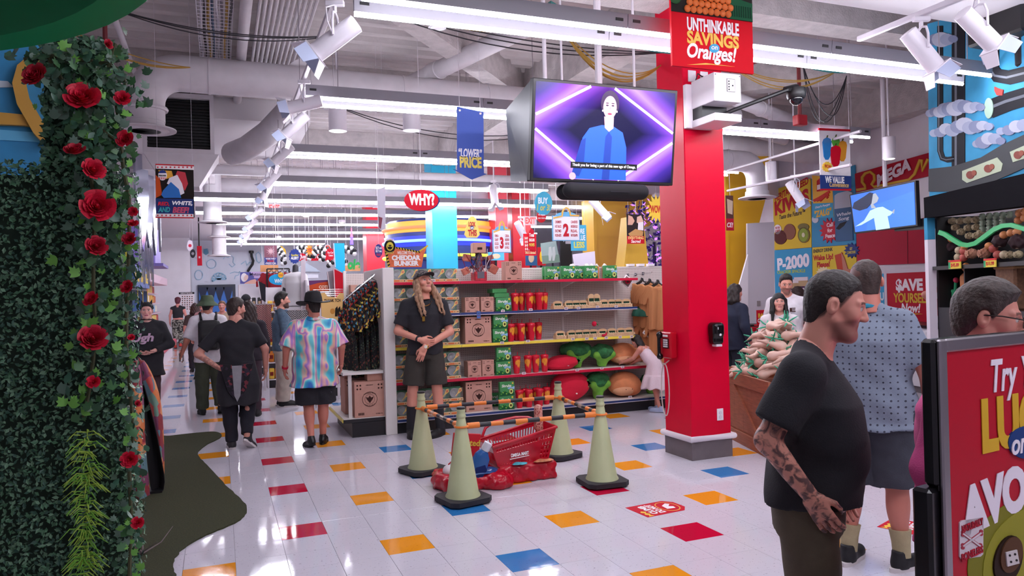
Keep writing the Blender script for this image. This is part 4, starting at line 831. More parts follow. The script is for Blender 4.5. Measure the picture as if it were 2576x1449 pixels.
# white equipment box with arm and dome camera
p0=A(1727,325,Y=CY0);t=thing('camera_mount_box','white metal equipment box on the red column with black arm and dome camera','camera mount',(3.2,CY0,p0[2]));mw=mat('box_white','e2dce4',.35)
MB().rbx(.0,.3,-.05,0,0,.42,.004).build('back_plate',mw,t);MB().rbx(.06,.36,-.4,-.05,.18,.44,.004).build('upper_box',mw,t);MB().rbx(.06,.36,-.4,-.05,.0,.07,.004).build('lower_tray',mw,t);box_obj('dark_cavity',(.07,.35,-.2,-.05,.07,.18),m_dark,t)
q=MB();q.prism([(.2,.27),(.29,.27),(.29,.39),(.2,.39)],-.4035,-.4);q.build('label_frame',pm('2a282c'),t,False);q=MB();q.prism([(.203,.273),(.287,.273),(.287,.387),(.203,.387)],-.405,-.4);q.build('label_face',mw,t,False)
for(x,z)in((.22,.29),(.22,.315),(.22,.34),(.22,.365),(.262,.328)):MB().cone((x,-.408,z),(x,-.404,z),.007,n=10).build('label_dot',m_dark,t)
for(x,z)in((.075,.2),(.345,.2),(.075,.42),(.345,.42),(.075,.02),(.345,.02)):MB().cone((x,-.404,z),(x,-.399,z),.006,n=8).build('screw',m_chrome,t)
pc=A(2003,235,Y=.75)-np.array([3.2,CY0,p0[2]]);q=MB();q.tube([(.28,-.2,.1),(.34,-.3,.13),tuple(pc+(-.12,-.02,.02))],.02,8);q.build('arm',m_dark,t)
q=MB();q.lathe([(.03,.05),(.085,.045),(.09,.0),(.086,-.03),(.075,-.05)],22,tuple(pc));cc=q.build('camera_housing',m_dark,t);MB().ball((pc[0],pc[1],pc[2]-.05),.062,18,12).build('dome',mat('dome_glass','17171c',.05),cc);q=MB();q.tube([tuple(pc+(-.14,0,.03)),tuple(pc+(0,0,.04))],[.022,.05],8);q.build('bracket',m_dark,t)
MB().tube([(.1,-.06,.44),(.12,-.08,.52),(.2,-.05,.5),(.22,-.02,.52)],.006,6).build('power_cord',m_dark,t)
for x in(.06,.2):MB().rbx(x,x+.09,-.012,0,.46,.57,.003).build('wall_plate',pm('dcd6dc'),t)
# ================================================================ HANGING SIGNS
def strings(P,par,xs,z1=4.86,m_=None):
 for(lx,lz)in xs:MB().cone((lx,0,lz),(lx,0,z1-P.O[2]),.0022,n=4).build('string',m_ or mat('string_grey','c8c0c8',.4),par)
# oranges sign in front of the column
P=Plane((*A(1790,170,Y=-.36)[:2],A(1790,175,Y=-.36)[2]));t=P.thing('savings_sign','big red hanging sign reading Unthinkable savings on Oranges with produce photo','sign')
xa,xb=P.loc(1690,100)[0],P.loc(1894,110)[0];zt=P.loc(1790,-70)[1]
box_obj('board',(xa,xb,0,.02,0,zt),pm('d2061e'),t);zp=P.loc(1790,42)[1];box_obj('photo_panel',(xa,xb,-.004,0,zp,zt),pm('2a2522'),t)
rr=random.Random(4)
for r in range(5):
 for c in range(8):
  x=xa+.13+c*.05+.02*(r%2);z=zp+.03+r*.047
  MB().ball((x,-.01,z),(.027,.014,.026),12,8).build('orange',mat('orange_skin','e8742c',.5,bump=(200,.15)),t)
for(x,z,r)in((xa+.03,zp+.1,.05),(xa+.06,zp+.2,.05),(xa+.05,zp+.28,.04)):MB().ball((x,-.01,z),(r,.012,r),12,8).build('melon',pm('2f5a34'),t)
q=MB();q.prism([(xb-.21,zp),(xb-.01,zp),(xb-.005,zp+.13),(xb-.2,zp+.16)],-.012,-.004);q.build('green_basket',pm('1f5c3c'),t,False)
for k in range(9):box_obj('basket_slot',(xb-.19+k*.02,xb-.182+k*.02,-.014,-.012,zp+.02,zp+.1),pm('123a26'),t)
for k in range(6):MB().ball((xb-.17+.028*k,-.01,zp+.18+.015*(k%2)),(.028,.01,.024),10,6).build('lettuce',pm('7cae5a'),t)
q=MB();q.prism([(xa+.17,zp+.11),(xa+.46,zp+.13),(xa+.46,zp+.25),(xa+.17,zp+.24)],-.03,-.026);q.build('price_card',pm('f0c878'),t,False);text_obj('lettering',"We're OVERSTOCKED!",t,xa+.315,zp+.15,.27,.035,-.031,pm('b8202c'),rot=R_(3))
P.text(t,'UNTHINKABLE',(1728,51,1858,84),'f4eef0',-.001,bold=.035);P.text(t,'SAVINGS',(1728,84,1858,117),'efbf5a',-.001,bold=.04);P.text(t,'Oranges!',(1728,114,1852,162),'f4eef0',-.0015,bold=.03,shear=.25)
P.ell(t,'bubble',1796,122,13,11,'4aa6d0',-.006,-.001,20);P.text(t,'on',(1788,117,1804,126),'f4eef0',-.0065,shear=.2)
P.poly(t,'swoosh',[(1728,163),(1775,159),(1848,168),(1790,163)],'efbf5a',-.003,0);strings(P,t,[(xa+.1,zt),(xb-.1,zt)])
# LOWER PRICE arrow banner
P=Plane((*A(1183,452,Y=1.7)[:2],A(1183,452,Y=1.7)[2]));t=P.thing('arrow_banner','blue violet arrow banner reading Lower Price hung by two strings','banner')
P.poly(t,'board',[(1149,268),(1216,282),(1217,436),(1224,438),(1187,452),(1139,425),(1150,428)],'4a5fae',-.004,.004);P.text(t,'“LOWER”',(1153,374,1212,397),'f4eef4',-.005,shear=.15,bold=.03);P.text(t,'PRICE',(1156,394,1211,423),'e8cf6a',-.005,bold=.045)
for x,y in((1156,278),(1208,286)):P.ell(t,'grommet',x,y,3,3,m_chrome,-.007,-.004,12)
strings(P,t,[P.loc(1156,278),P.loc(1208,286)])
# WHY?
P=Plane((*A(1060,530,Y=3.6)[:2],A(1060,530,Y=3.6)[2]));t=P.thing('oval_sign','red oval hanging sign reading WHY?','sign');P.ell(t,'back_board',1062,505.5,44,26,'2a3c7a',-.004,.006,40);P.ell(t,'board',1059,504,43,27,'c5142c',-.014,-.004,40);P.text(t,'WHY?',(1027,487,1092,517),'f6f0f2',-.0145,bold=.05);strings(P,t,[P.loc(1059,480)])
# RED, WHITE, AND BEEF!
P=Plane((*A(440,548,Y=3.5)[:2],A(440,548,Y=3.5)[2]));t=P.thing('flag_banner','hanging banner reading Red, White, and Beef! with coloured steaks','banner');P.box(t,'board',(392,417,488,547),'1d1512',-.002,.004)
P.box(t,'top_band',(392,416,488,426),'e8e2e2',-.004,-.002);P.box(t,'bottom_band',(391,538,487,547),'e8e2e2',-.004,-.002);P.box(t,'top_rod',(391,414,488,417),'b8242c',-.008,.008);P.box(t,'red_hem',(391,546,487,549),'b8242c',-.006,-.002);P.box(t,'caption_panel',(392,500,487,538),'25346a',-.004,-.002)
for k in range(9):
 for y in(421,542):P.star(t,'star',397+k*10.6,y,1.4,3.4,5,'c02434',-.006,-.004)
P.poly(t,'embers',[(392,440),(402,450),(408,490),(392,498)],'b8481c',-.004,-.002);P.poly(t,'fries',[(398,428),(432,430),(436,446),(410,452)],'d8a03c',-.004,-.002);P.poly(t,'red_steak',[(446,430),(466,434),(473,462),(465,480),(452,462),(440,446)],'b83a44',-.006,-.002);P.poly(t,'white_steak',[(426,448),(446,440),(458,462),(464,486),(448,494),(436,470),(420,462)],'ddd6dc',-.008,-.002);P.poly(t,'blue_steak',[(410,480),(430,458),(450,476),(456,498),(412,498),(406,490)],'2f6ab0',-.01,-.002)
P.ell(t,'badge',409,441,11,13,'ece6e8',-.008,-.004);P.poly(t,'badge_top',[(399,436),(402,430),(409,428),(416,430),(419,436)],'2a3a78',-.009,-.004);P.text(t,'NATURALLY LOCALIZED',(400,440,418,444),'2a2a30',-.009)
for k in range(4):P.box(t,'badge_stripe',(401+k*4.4,446,403+k*4.4,452),'b8242c',-.009,-.004)
P.text(t,'RED,',(397,508,426,519),'c8263a',-.0045,shear=.2,bold=.04);P.text(t,'WHITE,',(433,506,484,518),'f2eef0',-.0045,shear=.2,bold=.04);P.text(t,'AND',(398,521,428,534),'3aa0a8',-.0045,shear=.2,bold=.04);P.text(t,'BEEF!',(434,521,476,536),'c8506a',-.0045,shear=.2,bold=.04);strings(P,t,[P.loc(396,416),P.loc(484,416)])
# WE VALUE CONVENIENCE peppers
P=Plane((*A(2100,480,Y=2.2)[:2],A(2100,480,Y=2.2)[2]));t=P.thing('pepper_banner','hanging white banner with four bright pepper tumblers reading We Value Convenience','banner');P.poly(t,'board',[(2060,326),(2137,331),(2141,480),(2064,479)],'eee8ec',-.002,.004);P.poly(t,'top_rod',[(2059,322),(2138,326),(2138,331),(2059,328)],'c01c2c',-.008,.008);P.poly(t,'caption_panel',[(2062,440),(2141,443),(2141,476),(2063,476)],'2a3f7c',-.004,-.002);P.poly(t,'red_hem',[(2063,475),(2141,475),(2141,480),(2063,479)],'c01c2c',-.005,-.002)
for(x,y0,y1,w,c)in((2079,346,402,11,'2f7ec0'),(2101,344,372,10,'58a83c'),(2118,354,406,11,'d8922c'),(2100,366,420,13,'d0102c')):
 P.poly(t,'pepper',[(x-w*.7,y0+4),(x,y0),(x+w*.8,y0+4),(x+w,y0+12),(x+w*.7,y1-8),(x+w*.3,y1),(x-w*.3,y1),(x-w*.7,y1-8),(x-w,y0+12)],mat('pepper_'+c,c,.2),-.012-(.006 if c=='d0102c' else 0),-.002);P.stroke(t,'pepper_stem',[(x,y0+1),(x+2,y0-5)],2,'5a5a2c',-.012)
P.star(t,'burst',2079,420,10,13,14,'f0c84a',-.02,-.002);P.text(t,'WOW',(2071,415,2087,424),'c8342c',-.021,rot=-.1);P.text(t,'WE VALUE',(2075,444,2123,461),'f2eef0',-.0045,bold=.04);P.text(t,'Convenience',(2086,459,2134,471),'e0b870',-.0045,shear=.2);strings(P,t,[P.loc(2062,324),P.loc(2136,328)])
# smaller hanging tags above the gondola
def tagsign(name,label,cat,Y,org,fn,st):
 o_=A(*org,Y=Y);P=Plane(o_);t=P.thing(name,label,cat);fn(P,t);strings(P,t,[P.loc(*s)for s in st]);return t
def f(P,t):P.ell(t,'board',1183,585,19,0.1,'e0c860')if False else P.poly(t,'board',[(1168,590),(1178,552),(1184,544),(1192,544),(1198,552),(1207,590),(1200,598),(1174,598)],'e3cd6e',-.006,.006);P.text(t,'LOOK',(1178,558,1196,570),'b8303a',-.007,bold=.04);P.ell(t,'dot',1187,573,5,5,'2a3f7c',-.009,-.006);P.text(t,'at',(1183,570,1191,576),'f0ecf0',-.0095);P.text(t,'THIS',(1177,578,1199,594),'b8303a',-.007,bold=.04)
tagsign('triangle_sign','yellow triangular hanging sign reading Look at This','sign',5.4,(1187,598),f,[(1187,546)])
def f(P,t):
 P.ell(t,'board',1367,512,22,30,'4aa8c8',-.006,.006);P.text(t,'BUY',(1353,497,1378,513),'dfeef4',-.007,bold=.04);P.text(t,'1 or 3!',(1350,514,1384,530),'d8c860',-.007,shear=.2);P.ell(t,'drop_board',1362,545,12,15,'c8202e',-.004,.004);P.text(t,'We respect',(1353,538,1371,544),'f0e8ea',-.005);P.text(t,'your choice',(1353,546,1371,552),'f0e8ea',-.005)
tagsign('round_sign','turquoise round hanging sign reading Buy 1 or 3! with small red disc','sign',5.0,(1367,560),f,[(1367,484)])
def aisle(num,x0,x1,y0,y1,left,right):
 def f(P,t):
  w=x1-x0;P.box(t,'board',(x0,y0,x1,y1),'e6e6f2',-.012,.012);P.box(t,'edge',(x0-2,y0-2,x1+2,y1+2),'6aa8d0',-.008,.008);P.ell(t,'blue_cap',(x0+x1)/2,y0,w*.42,12,'6ab0dc',-.006,.006,24,0,180,360)
  P.stroke(t,'omega_hook',[(x0,y0+4),(x0+w*.34,y0-1),(x0+w*.36,y0-12),(x0+w*.42,y0-20),(x0+w*.5,y0-23),(x0+w*.58,y0-20),(x0+w*.64,y0-12),(x0+w*.66,y0-3),(x1,y0-2)],4,'dcae5a',-.016,-.006)
  P.text(t,num,(x0+w*.38,y0+(y1-y0)*.3,x0+w*.6,y0+(y1-y0)*.85),'c02434',-.013,bold=.05)
  for k in range(4):
   a=y0+10+(y1-y0-14)*k/4;b=a+(y1-y0)*.12
   for s,tx in((0,left[k]),(1,right[k])):
    xx0=x0+w*(.05 if not s else .66);xx1=x0+w*(.32 if not s else .95);P.box(t,'slat',(xx0,a-2,xx1,b+2),'f0eff8',-.015,-.012);P.text(t,tx,(xx0+1,a,xx1-1,b),'b8404a',-.0155)
 return f
tagsign('aisle_sign','large hanging aisle board with omega hook and red number two below the soundbar','sign',5.2,(1426,604),aisle('2',1391,1456,545,604,['CONDIMENTS','HOT SAUCE','ENZYMES','FROZEN ASSETS'],['CANDIES','HOUSEHOLD','REAL','WHY THIS HAPPEN']),[(1400,545),(1450,545)])
tagsign('aisle_sign','small hanging aisle board with omega hook and red number three beside the yellow triangle','sign',7.6,(1262,634),aisle('3',1241,1283,580,634,['FORMULA','DAIRY','EGGS','PASTRY'],['CEREAL','HALLUCINATIONS','DAIRY FREE','BOWELS']),[(1247,580),(1278,580)])
def f(P,t):
 P.box(t,'board',(1317,588,1349,643),'d01c2e',-.006,.006);P.text(t,'HU\nHU\nHU\nHU',(1320,596,1333,630),'f0e2d8',-.007,bold=.04);P.text(t,'TIME IS Unlimited!',(1320,632,1347,639),'f0d2a0',-.007);P.poly(t,'arch_board',[(1328,628),(1327,594),(1331,580),(1336,574),(1341,580),(1344,594),(1345,630)],'b8162a',-.02,-.008);P.text(t,'Total',(1330,587,1342,596),'f4e8e0',-.021);P.text(t,'BARGAIN',(1330,600,1343,608),'f4e8e0',-.021);P.text(t,'MADNESS',(1330,612,1343,620),'ecc65a',-.021)
tagsign('bargain_sign','red hanging sign reading Total Bargain Madness','sign',5.6,(1333,643),f,[(1322,588),(1345,588)])
def f(P,t):P.box(t,'board',(1436,566,1475,631),'4aa8cc',-.006,.006);P.text(t,'MORE',(1444,575,1470,588),'e6eef4',-.007,bold=.03);P.text(t,'VALUE',(1444,591,1472,605),'e6eef4',-.007,bold=.03);P.text(t,'LESS',(1443,608,1470,624),'d8d060',-.007,bold=.04)
tagsign('value_sign','turquoise hanging sign ending in the word Less','sign',7.2,(1455,631),f,[(1440,566),(1470,566)])
def f(P,t):
 P.box(t,'board',(1577,539,1620,613),'2a2024',-.006,.006);P.poly(t,'person_print',[(1580,541),(1590,545),(1596,556),(1590,566),(1579,566)],'c89a88',-.008,-.006);P.poly(t,'person_print',[(1602,546),(1612,542),(1618,556),(1612,566),(1601,560)],'d0a898',-.008,-.006);P.poly(t,'coat_print',[(1605,560),(1618,558),(1618,580),(1604,578)],'dcd4d8',-.009,-.006);P.poly(t,'pizza_print',[(1580,588),(1598,576),(1618,582),(1616,594),(1584,594)],'b88a58',-.01,-.006)
 P.box(t,'caption_panel',(1577,594,1620,613),'b81a2a',-.008,-.006);P.text(t,'EVERYTHING',(1580,595,1618,602),'ecd088',-.0085);P.text(t,'Sacred',(1587,603,1611,611),'f2eaea',-.0085,shear=.2)
tagsign('poster_banner','hanging poster of two people with pizza reading Everything is Sacred','banner',6.8,(1598,613),f,[(1580,539),(1617,539)])
def f(P,t):P.star(t,'board',1652,525,17,27,15,'f0cc50',-.006,.006,1.35);P.text(t,'"WOW',(1633,516,1664,536),'c83a34',-.007,bold=.04)
tagsign('burst_sign','yellow starburst sign reading Wow half hidden by the red column','sign',7.0,(1652,560),f,[(1650,500)])
def f(P,t):P.ell(t,'board',952,631,10,17,'3a3f82',-.005,.005);P.text(t,'BUY one',(945,620,960,627),'e8e4ee',-.006);P.text(t,'BUY two',(945,628,960,635),'e8e4ee',-.006);P.text(t,'FREE',(947,638,958,644),'b83a54',-.006)
tagsign('oval_tag','small dark blue oval tag reading Buy one Buy two beside the bunker sign','sign',5.5,(952,648),f,[(952,614)])
def f(P,t):P.poly(t,'board',[(949,476),(969,470),(970,576),(958,580),(951,570)],'c9c4d0',-.005,.005);P.poly(t,'print_strip',[(952,545),(962,548),(958,576),(953,572)],'8a4a58',-.007,-.005)
tagsign('edge_on_banner','pale banner seen almost edge on left of the WHY? sign','banner',4.6,(960,580),f,[(953,476),(967,472)])
# CHEDDAR BUNKER board on the gondola top
P=Plane((*A(1025,675,Y=4.7)[:2],1.985));t=P.thing('bunker_sign','orange brick sign reading Welcome to the Cheddar Bunker on top of the gondola','sign');z0=0
P.poly(t,'board',[(976,672),(966,625),(985,620),(1052,632),(1075,618),(1066,640),(1060,672)],mat('bunker_orange','d8683c',.6,noise=(30,.15)),-.01,.01);P.stroke(t,'hazard_edge',[(990,622),(1052,634),(1076,618)],4,'d8b83c',-.014,-.01);P.stroke(t,'hazard_edge',[(978,672),(970,630)],5,'d8b83c',-.014,-.01)
for k in range(9):P.poly(t,'hazard_bar',[(995+k*7,621+k*1.3),(998+k*7,621+k*1.3),(1000+k*7,626+k*1.3),(997+k*7,626+k*1.3)],'17151a',-.016,-.013)
for k in range(5):P.poly(t,'hazard_bar',[(968+k*1.6,634+k*8),(974+k*1.6,632+k*8),(974+k*1.6,635+k*8),(969+k*1.6,638+k*8)],'17151a',-.016,-.013)
P.text(t,'WELCOME TO THE',(999,632,1044,640),'f4eee8',-.011);P.text(t,'CHEDDAR',(985,642,1057,655),'f4eef0',-.011,bold=.06);P.text(t,'BUNKER',(991,656,1053,669),'f4eef0',-.011,bold=.06)
P.ell(t,'badge',980,620,14,17,'17151a',-.018,-.002);P.ell(t,'badge_face',980,620,9,11,'d8c34a',-.022,-.018);P.ell(t,'badge_mask',980,622,6,6,'1c1a20',-.026,-.022)
for s in(-1,1):P.ell(t,'mask_eye',980+s*3,620,1.8,1.8,'d8c34a',-.028,-.026,12)
P.text(t,'PREPPER',(969,602,991,608),'e8d46a',-.019,arc=.01);P.text(t,'CHOICE',(970,632,990,637),'e8d46a',-.019,arc=-.01)
# ================================================================ BIG TELEVISION
p=A(1335,455,Y=.72);zb=p[2];xl=A(1338,330,Y=.62)[0];xr=A(1700,355,Y=.62)[0];tw=xr-xl;th=.80
tv=thing('hanging_television','big hanging black television showing a woman in a blue jacket with caption','television',((xl+xr)/2,.72,zb));tilt=-R_(8)
def tvx(q):q.T=Matrix.Rotation(-tilt,4,'X');return q
mgun=mat('tv_case','1b1b1f',.35);tvx(MB()).rbx(-tw/2,tw/2,-.04,.02,0,th,.006).build('bezel',m_dark,tv)
def tvp(pts,y):return[(x,y,z)for x,z in pts]
def scr(name,pts,y,m_):
 q=tvx(MB());q.prism(pts,y-.0008,y);return q.build(name,m_,tv,False)
def glow_scr(nt,N,L,b,tc):
 sp=N.new('ShaderNodeSeparateXYZ');L.new(tc.outputs['Object'],sp.inputs[0])
 def op(o,a,c):
  n=N.new('ShaderNodeMath');n.operation=o
  for i,v in enumerate((a,c)):
   if hasattr(v,'type')or hasattr(v,'is_linked'):L.new(v,n.inputs[i])
   elif v is not None:n.inputs[i].default_value=v
  return n.outputs[0]
 ax=op('DIVIDE',op('ABSOLUTE',sp.outputs[0],None),tw*.56);az=op('DIVIDE',op('ABSOLUTE',op('SUBTRACT',sp.outputs[2],th*.51),None),th*.66)
 dd=op('ABSOLUTE',op('SUBTRACT',op('ADD',ax,az),1.),None)
 r=N.new('ShaderNodeValToRGB');e=r.color_ramp.elements;e[0].position=0;e[0].color=(*lin('c99aff'),1);e[1].position=.55;e[1].color=(*lin('14104a'),1);q2=e.new(.12);q2.color=(*lin('9c58f0'),1);q2=e.new(.32);q2.color=(*lin('4a2fa8'),1)
 L.new(dd,r.inputs[0]);L.new(r.outputs[0],b.inputs['Emission Color']);b.inputs['Emission Strength'].default_value=.62
m_scr=mat('screen_violet','05050a',.2,build=glow_scr);sw,sh=tw-.05,th-.05;SX=lambda px:((px-1519)/370)*tw
scr('screen',[(-sw/2,.025),(sw/2,.025),(sw/2,th-.025),(-sw/2,th-.025)],-.041,m_scr)
def SZ(py):return(462-py)/235*th+.0
neon=em('e6dcff',1.6)
def line(a,b,w_=.011):
 a=Vector(a);b=Vector(b);d=(b-a).normalized();n=Vector((-d.y,d.x))*w_;scr('neon_line',[tuple(a+n),tuple(b+n),tuple(b-n),tuple(a-n)],-.0425,neon)
hw,hh2=tw/2-.03,th-.03
line((-hw,.52),(-.16,hh2));line((.06,hh2),(hw,.44));line((-hw,.41),(-.1,.03));line((hw,.36),(.12,.03))
mj=em('1f58d8',.8);mjd=em('123a9a',.7);msk=em('e8a8b0',.75);mhr=em('2a1c40',.5)
scr('jacket',[(-.27,.03),(-.22,.36),(-.16,.44),(-.05,.47),(.05,.47),(.15,.42),(.19,.3),(.2,.03)],-.0432,mj);scr('jacket_gap',[(-.03,.03),(-.01,.38),(.02,.42),(.05,.38),(.04,.03)],-.0442,mjd)
scr('jacket_sleeve',[(-.31,.06),(-.23,.34),(-.19,.36),(-.2,.14),(-.24,.05)],-.044,mjd);scr('neck',[(-.02,.45),(-.03,.54),(.06,.54),(.06,.45),(.02,.42)],-.0444,msk)
def oval(cx,cz,rx,rz,n=24):return[(cx+rx*math.cos(6.2832*i/n),cz+rz*math.sin(6.2832*i/n))for i in range(n)]
scr('hair',oval(.02,.645,.085,.105),-.0446,mhr);scr('face',oval(.02,.615,.062,.092),-.0452,msk)
for s in(-1,1):scr('eye',oval(.02+s*.026,.63,.013,.006,12),-.0458,mhr);scr('eyebrow',oval(.02+s*.026,.648,.016,.004,12),-.0458,mhr);scr('earring',oval(.02+s*.066,.585,.006,.008,10),-.0456,em('fff4f4',1))
scr('lips',oval(.02,.563,.02,.008,14),-.0458,em('c03a58',.8));scr('nose',[(.012,.6),(.03,.6),(.022,.63)],-.0456,em('d88a98',.7));scr('hand',oval(-.3,.05,.03,.03,12),-.0455,msk)
scr('caption_bar',[(-.32,.115),(.3,.115),(.3,.165),(-.32,.165)],-.0465,em('05060c',.2));o=text_obj('caption','Thank you for being a part of this new age of Omega.',tv,-.01,.139,.59,.03,0,em('f0f0f4',1.),bold=.01);o.matrix_local=Matrix.Rotation(-tilt,4,'X')@Matrix.Translation((0,-.0468,0))
# case behind, soundbar, poles
pb=A(1273,250,X=xl);q=MB();yb=1.02
q.add([(-tw/2,-.0+.02,.0),(tw/2,.02,.0),(tw/2-.02,.02-.11,th),(-tw/2+.02,.02-.11,th),(-tw/2+.02,.42,.06),(tw/2-.02,.42,.06),(tw/2-.02,.5,th*.86),(-tw/2+.02,.5,th*.86)],[(0,1,2,3),(4,7,6,5),(0,3,7,4),(1,5,6,2),(3,2,6,7),(0,4,5,1)]);q.build('case',mat('tv_housing','3a3b42',.4,noise=(2,.3)),tv,False)
s=SDF((-.5,-.16,-.2),(.5,.16,.02),.011);s.rc((-.33,-.07,-.075),(.33,-.07,-.075),.065,.065,.01);s.rc((-.33,.05,-.075),(.33,.05,-.075),.065,.065,.01);sdf_obj('soundbar',s,mat('soundbar_cloth','141318',.8),tv);box_obj('soundbar_slot',(-.0,.18,-.138,-.134,-.09,-.082),pm('2c2a30'),tv)
for k,(x,r)in enumerate(((-.36,.018),(-.2,.01),(.16,.032),(.52,.012))):MB().cone((x,.3,th*.8),(x,.3,4.45-zb),r,n=10).build('hanging_pole',m_white_met,tv)
# ================================================================ CONES AND BARRIER
m_cone=mat('cone_olive','b4ba90',.55,noise=(4,.06));m_rub=mat('rubber_black','26242a',.7,noise=(20,.15));m_or=mat('bar_orange','e07a24',.4);m_bk=mat('bar_black','1c1b22',.4)
cones={'F':A(1165,1262,Z=0),'L':A(1064,1188,Z=0),'R':A(1515,1218,Z=0),'B':A(1408,1150,Z=0)}
CL={'F':'front left, nearest the camera','L':'back left, before the long-haired man','R':'front right, nearest the red column','B':'back right, before the plush toys'}
def cone(c,lab,rz):
 t=thing('traffic_cone','olive green safety cone with black base, '+lab,'traffic cone',c,rz,'barrier cones');a=.185;b=.05
 q=MB();q.prismz([(-a+b,-a),(a-b,-a),(a,-a+b),(a,a-b),(a-b,a),(-a+b,a),(-a,a-b),(-a,-a+b)],.012,.05);q.build('base',m_rub,t)
 for sx in(-1,1):
  for sy in(-1,1):MB().bx(sx*.1-.03,sx*.1+.03,sy*.1-.03,sy*.1+.03,0,.012).build('base_foot',m_rub,t)
 MB().lathe([(.142,.045),(.138,.06),(.128,.075),(.035,.66),(.033,.665),(.039,.675),(.04,.685),(.033,.7),(.032,.715),(.036,.725),(.036,.738)],32).build('body',m_cone,t);MB().lathe([(.034,.736),(.036,.75),(.03,.757)],24).build('top_cap',m_dark,t)
 return t
for k,v in cones.items():cone(v,CL[k],{'F':R_(12),'L':R_(20),'R':R_(-4),'B':R_(18)}[k])
def bar(a,b,lab,clear=False):
 p0,p1=np.array(cones[a]),np.array(cones[b]);v=p1-p0;L=np.linalg.norm(v);t=thing('barrier_bar','orange and black striped barrier bar '+lab,'barrier bar',(p0[0],p0[1],.6),math.atan2(v[1],v[0]),'barrier bars');s0,s1=.055,L-.055
 for e,sg in((0,1),(L,-1)):
  q=MB();q.tube([(e+.052*math.cos(x),.052*math.sin(x),0)for x in np.linspace(0,6.2832,21)[:-1]],.009,6,True);q.build('cone_ring',m_or,t);q=MB();q.cone((e+sg*.05,0,0),(e+sg*.15,0,0),.024,n=12);q.build('end_sleeve',m_or,t)
 n=9;xs=np.linspace(.14,L-.14,n+1)
 for k in range(n):
  m_=m_or if k%2 else m_bk;m_=mat('bar_clear','d8c0b0',.1,alpha=.5)if clear and k in(3,6)else m_;MB().cone((xs[k],0,0),(xs[k+1],0,0),.019,n=12).build('stripe',m_,t)
bar('F','R','at the front of the square');bar('L','B','at the back of the square');bar('F','L','on the left side of the square',True);bar('R','B','on the right side of the square',True)
# ================================================================ BASKET SCULPTURE
st=thing('basket_sculpture','red sculpture of a spilled shopping basket on a lumpy red plinth inside the cones','sculpture',(1.25,1.42,0));m_sred=mat('sculpt_red','b80a26',.22,noise=(14,.12))
s=SDF((-.6,-.45,-.03),(.65,.5,.3),.0125);s.box((.2,.03,.075),(.33,.2,.085),.03,.03);s.box((-.28,-.02,.06),(.25,.22,.07),.05,.05);s.ell((-.05,-.2,.05),(.14,.13,.085),.04);s.ell((-.44,.0,.05),(.13,.16,.085),.04)
r4=np.random.default_rng(9);ph=r4.uniform(0,6,6);s.warp(lambda x,y,z:.006*np.sin(120*x+3*np.sin(40*z))*np.sin(110*z+2*np.sin(50*x)+40*y)*(z<.145)+.01*np.sin(52*x+ph[0])*np.sin(50*z+ph[1]+6*y)*np.cos(45*y+ph[2])*(z<.145));s.keep(lambda x,y,z:.003-z);s.keep(lambda x,y,z:z-np.where(x>-.02,.165,.135));sdf_obj('plinth',s,m_sred,st)
def panel(name,c00,c10,c11,c01,holes,m_,par,th=.008):
 us=sorted(set([0,1]+[h[0]for h in holes]+[h[1]for h in holes]));vs=sorted(set([0,1]+[h[2]for h in holes]+[h[3]for h in holes]));c00,c10,c11,c01=map(Vector,(c00,c10,c11,c01));P_=[];F_=[]
 for v in vs:
  for u in us:P_.append(tuple((c00*(1-u)+c10*u)*(1-v)+(c01*(1-u)+c11*u)*v))
 for j in range(len(vs)-1):
  for i in range(len(us)-1):
   um,vm=(us[i]+us[i+1])/2,(vs[j]+vs[j+1])/2
   if any(h[0]<um<h[1]and h[2]<vm<h[3]for h in holes):continue
   n_=len(us);F_.append((j*n_+i,j*n_+i+1,(j+1)*n_+i+1,(j+1)*n_+i))
 me=bpy.data.meshes.new(name);me.from_pydata(P_,[],F_);me.materials.append(m_);o=bpy.data.objects.new(name,me);link(o,par);md=o.modifiers.new('thickness','SOLIDIFY');md.thickness=th;return o
zb_,zt_=.16,.44
Bc={(-1,-1):(-.02,-.15),(1,-1):(.46,-.13),(1,1):(.46,.17),(-1,1):(-.02,.17)};Tc={(-1,-1):(-.08,-.19),(1,-1):(.53,-.17),(1,1):(.53,.21),(-1,1):(-.08,.21)};zl,zr=.335,.455
bsk=MB().bx(-.02,.46,-.15,.17,.155,.165).build('basket_floor',m_sred,st)
hz=lambda n,u0,u1,v0,v1:[(u0+(u1-u0)*(k+.15)/n,u0+(u1-u0)*(k+.85)/n,v0,v1)for k in range(n)]
def cn(k,t):b=(Bc if not t else Tc)[k];return(b[0],b[1],zb_ if not t else(zl if k[0]<0 else zr))
fr=hz(22,.03,.97,.72,.84)+hz(18,.05,.6,.06,.12)+[(u0,u1,v0,v0+.09)for v0 in(.1,.24,.38,.52)for(u0,u1)in((.8,.84),(.86,.9),(.92,.96))]
panel('basket_front',cn((-1,-1),0),cn((1,-1),0),cn((1,-1),1),cn((-1,-1),1),fr,m_sred,st);panel('basket_back',cn((-1,1),0),cn((1,1),0),cn((1,1),1),cn((-1,1),1),hz(20,.03,.97,.62,.86),m_sred,st)
panel('basket_side',cn((1,-1),0),cn((1,1),0),cn((1,1),1),cn((1,-1),1),hz(10,.05,.95,.3,.8),m_sred,st);panel('basket_side',cn((-1,-1),0),cn((-1,1),0),cn((-1,1),1),cn((-1,-1),1),hz(10,.05,.95,.3,.7),m_sred,st)
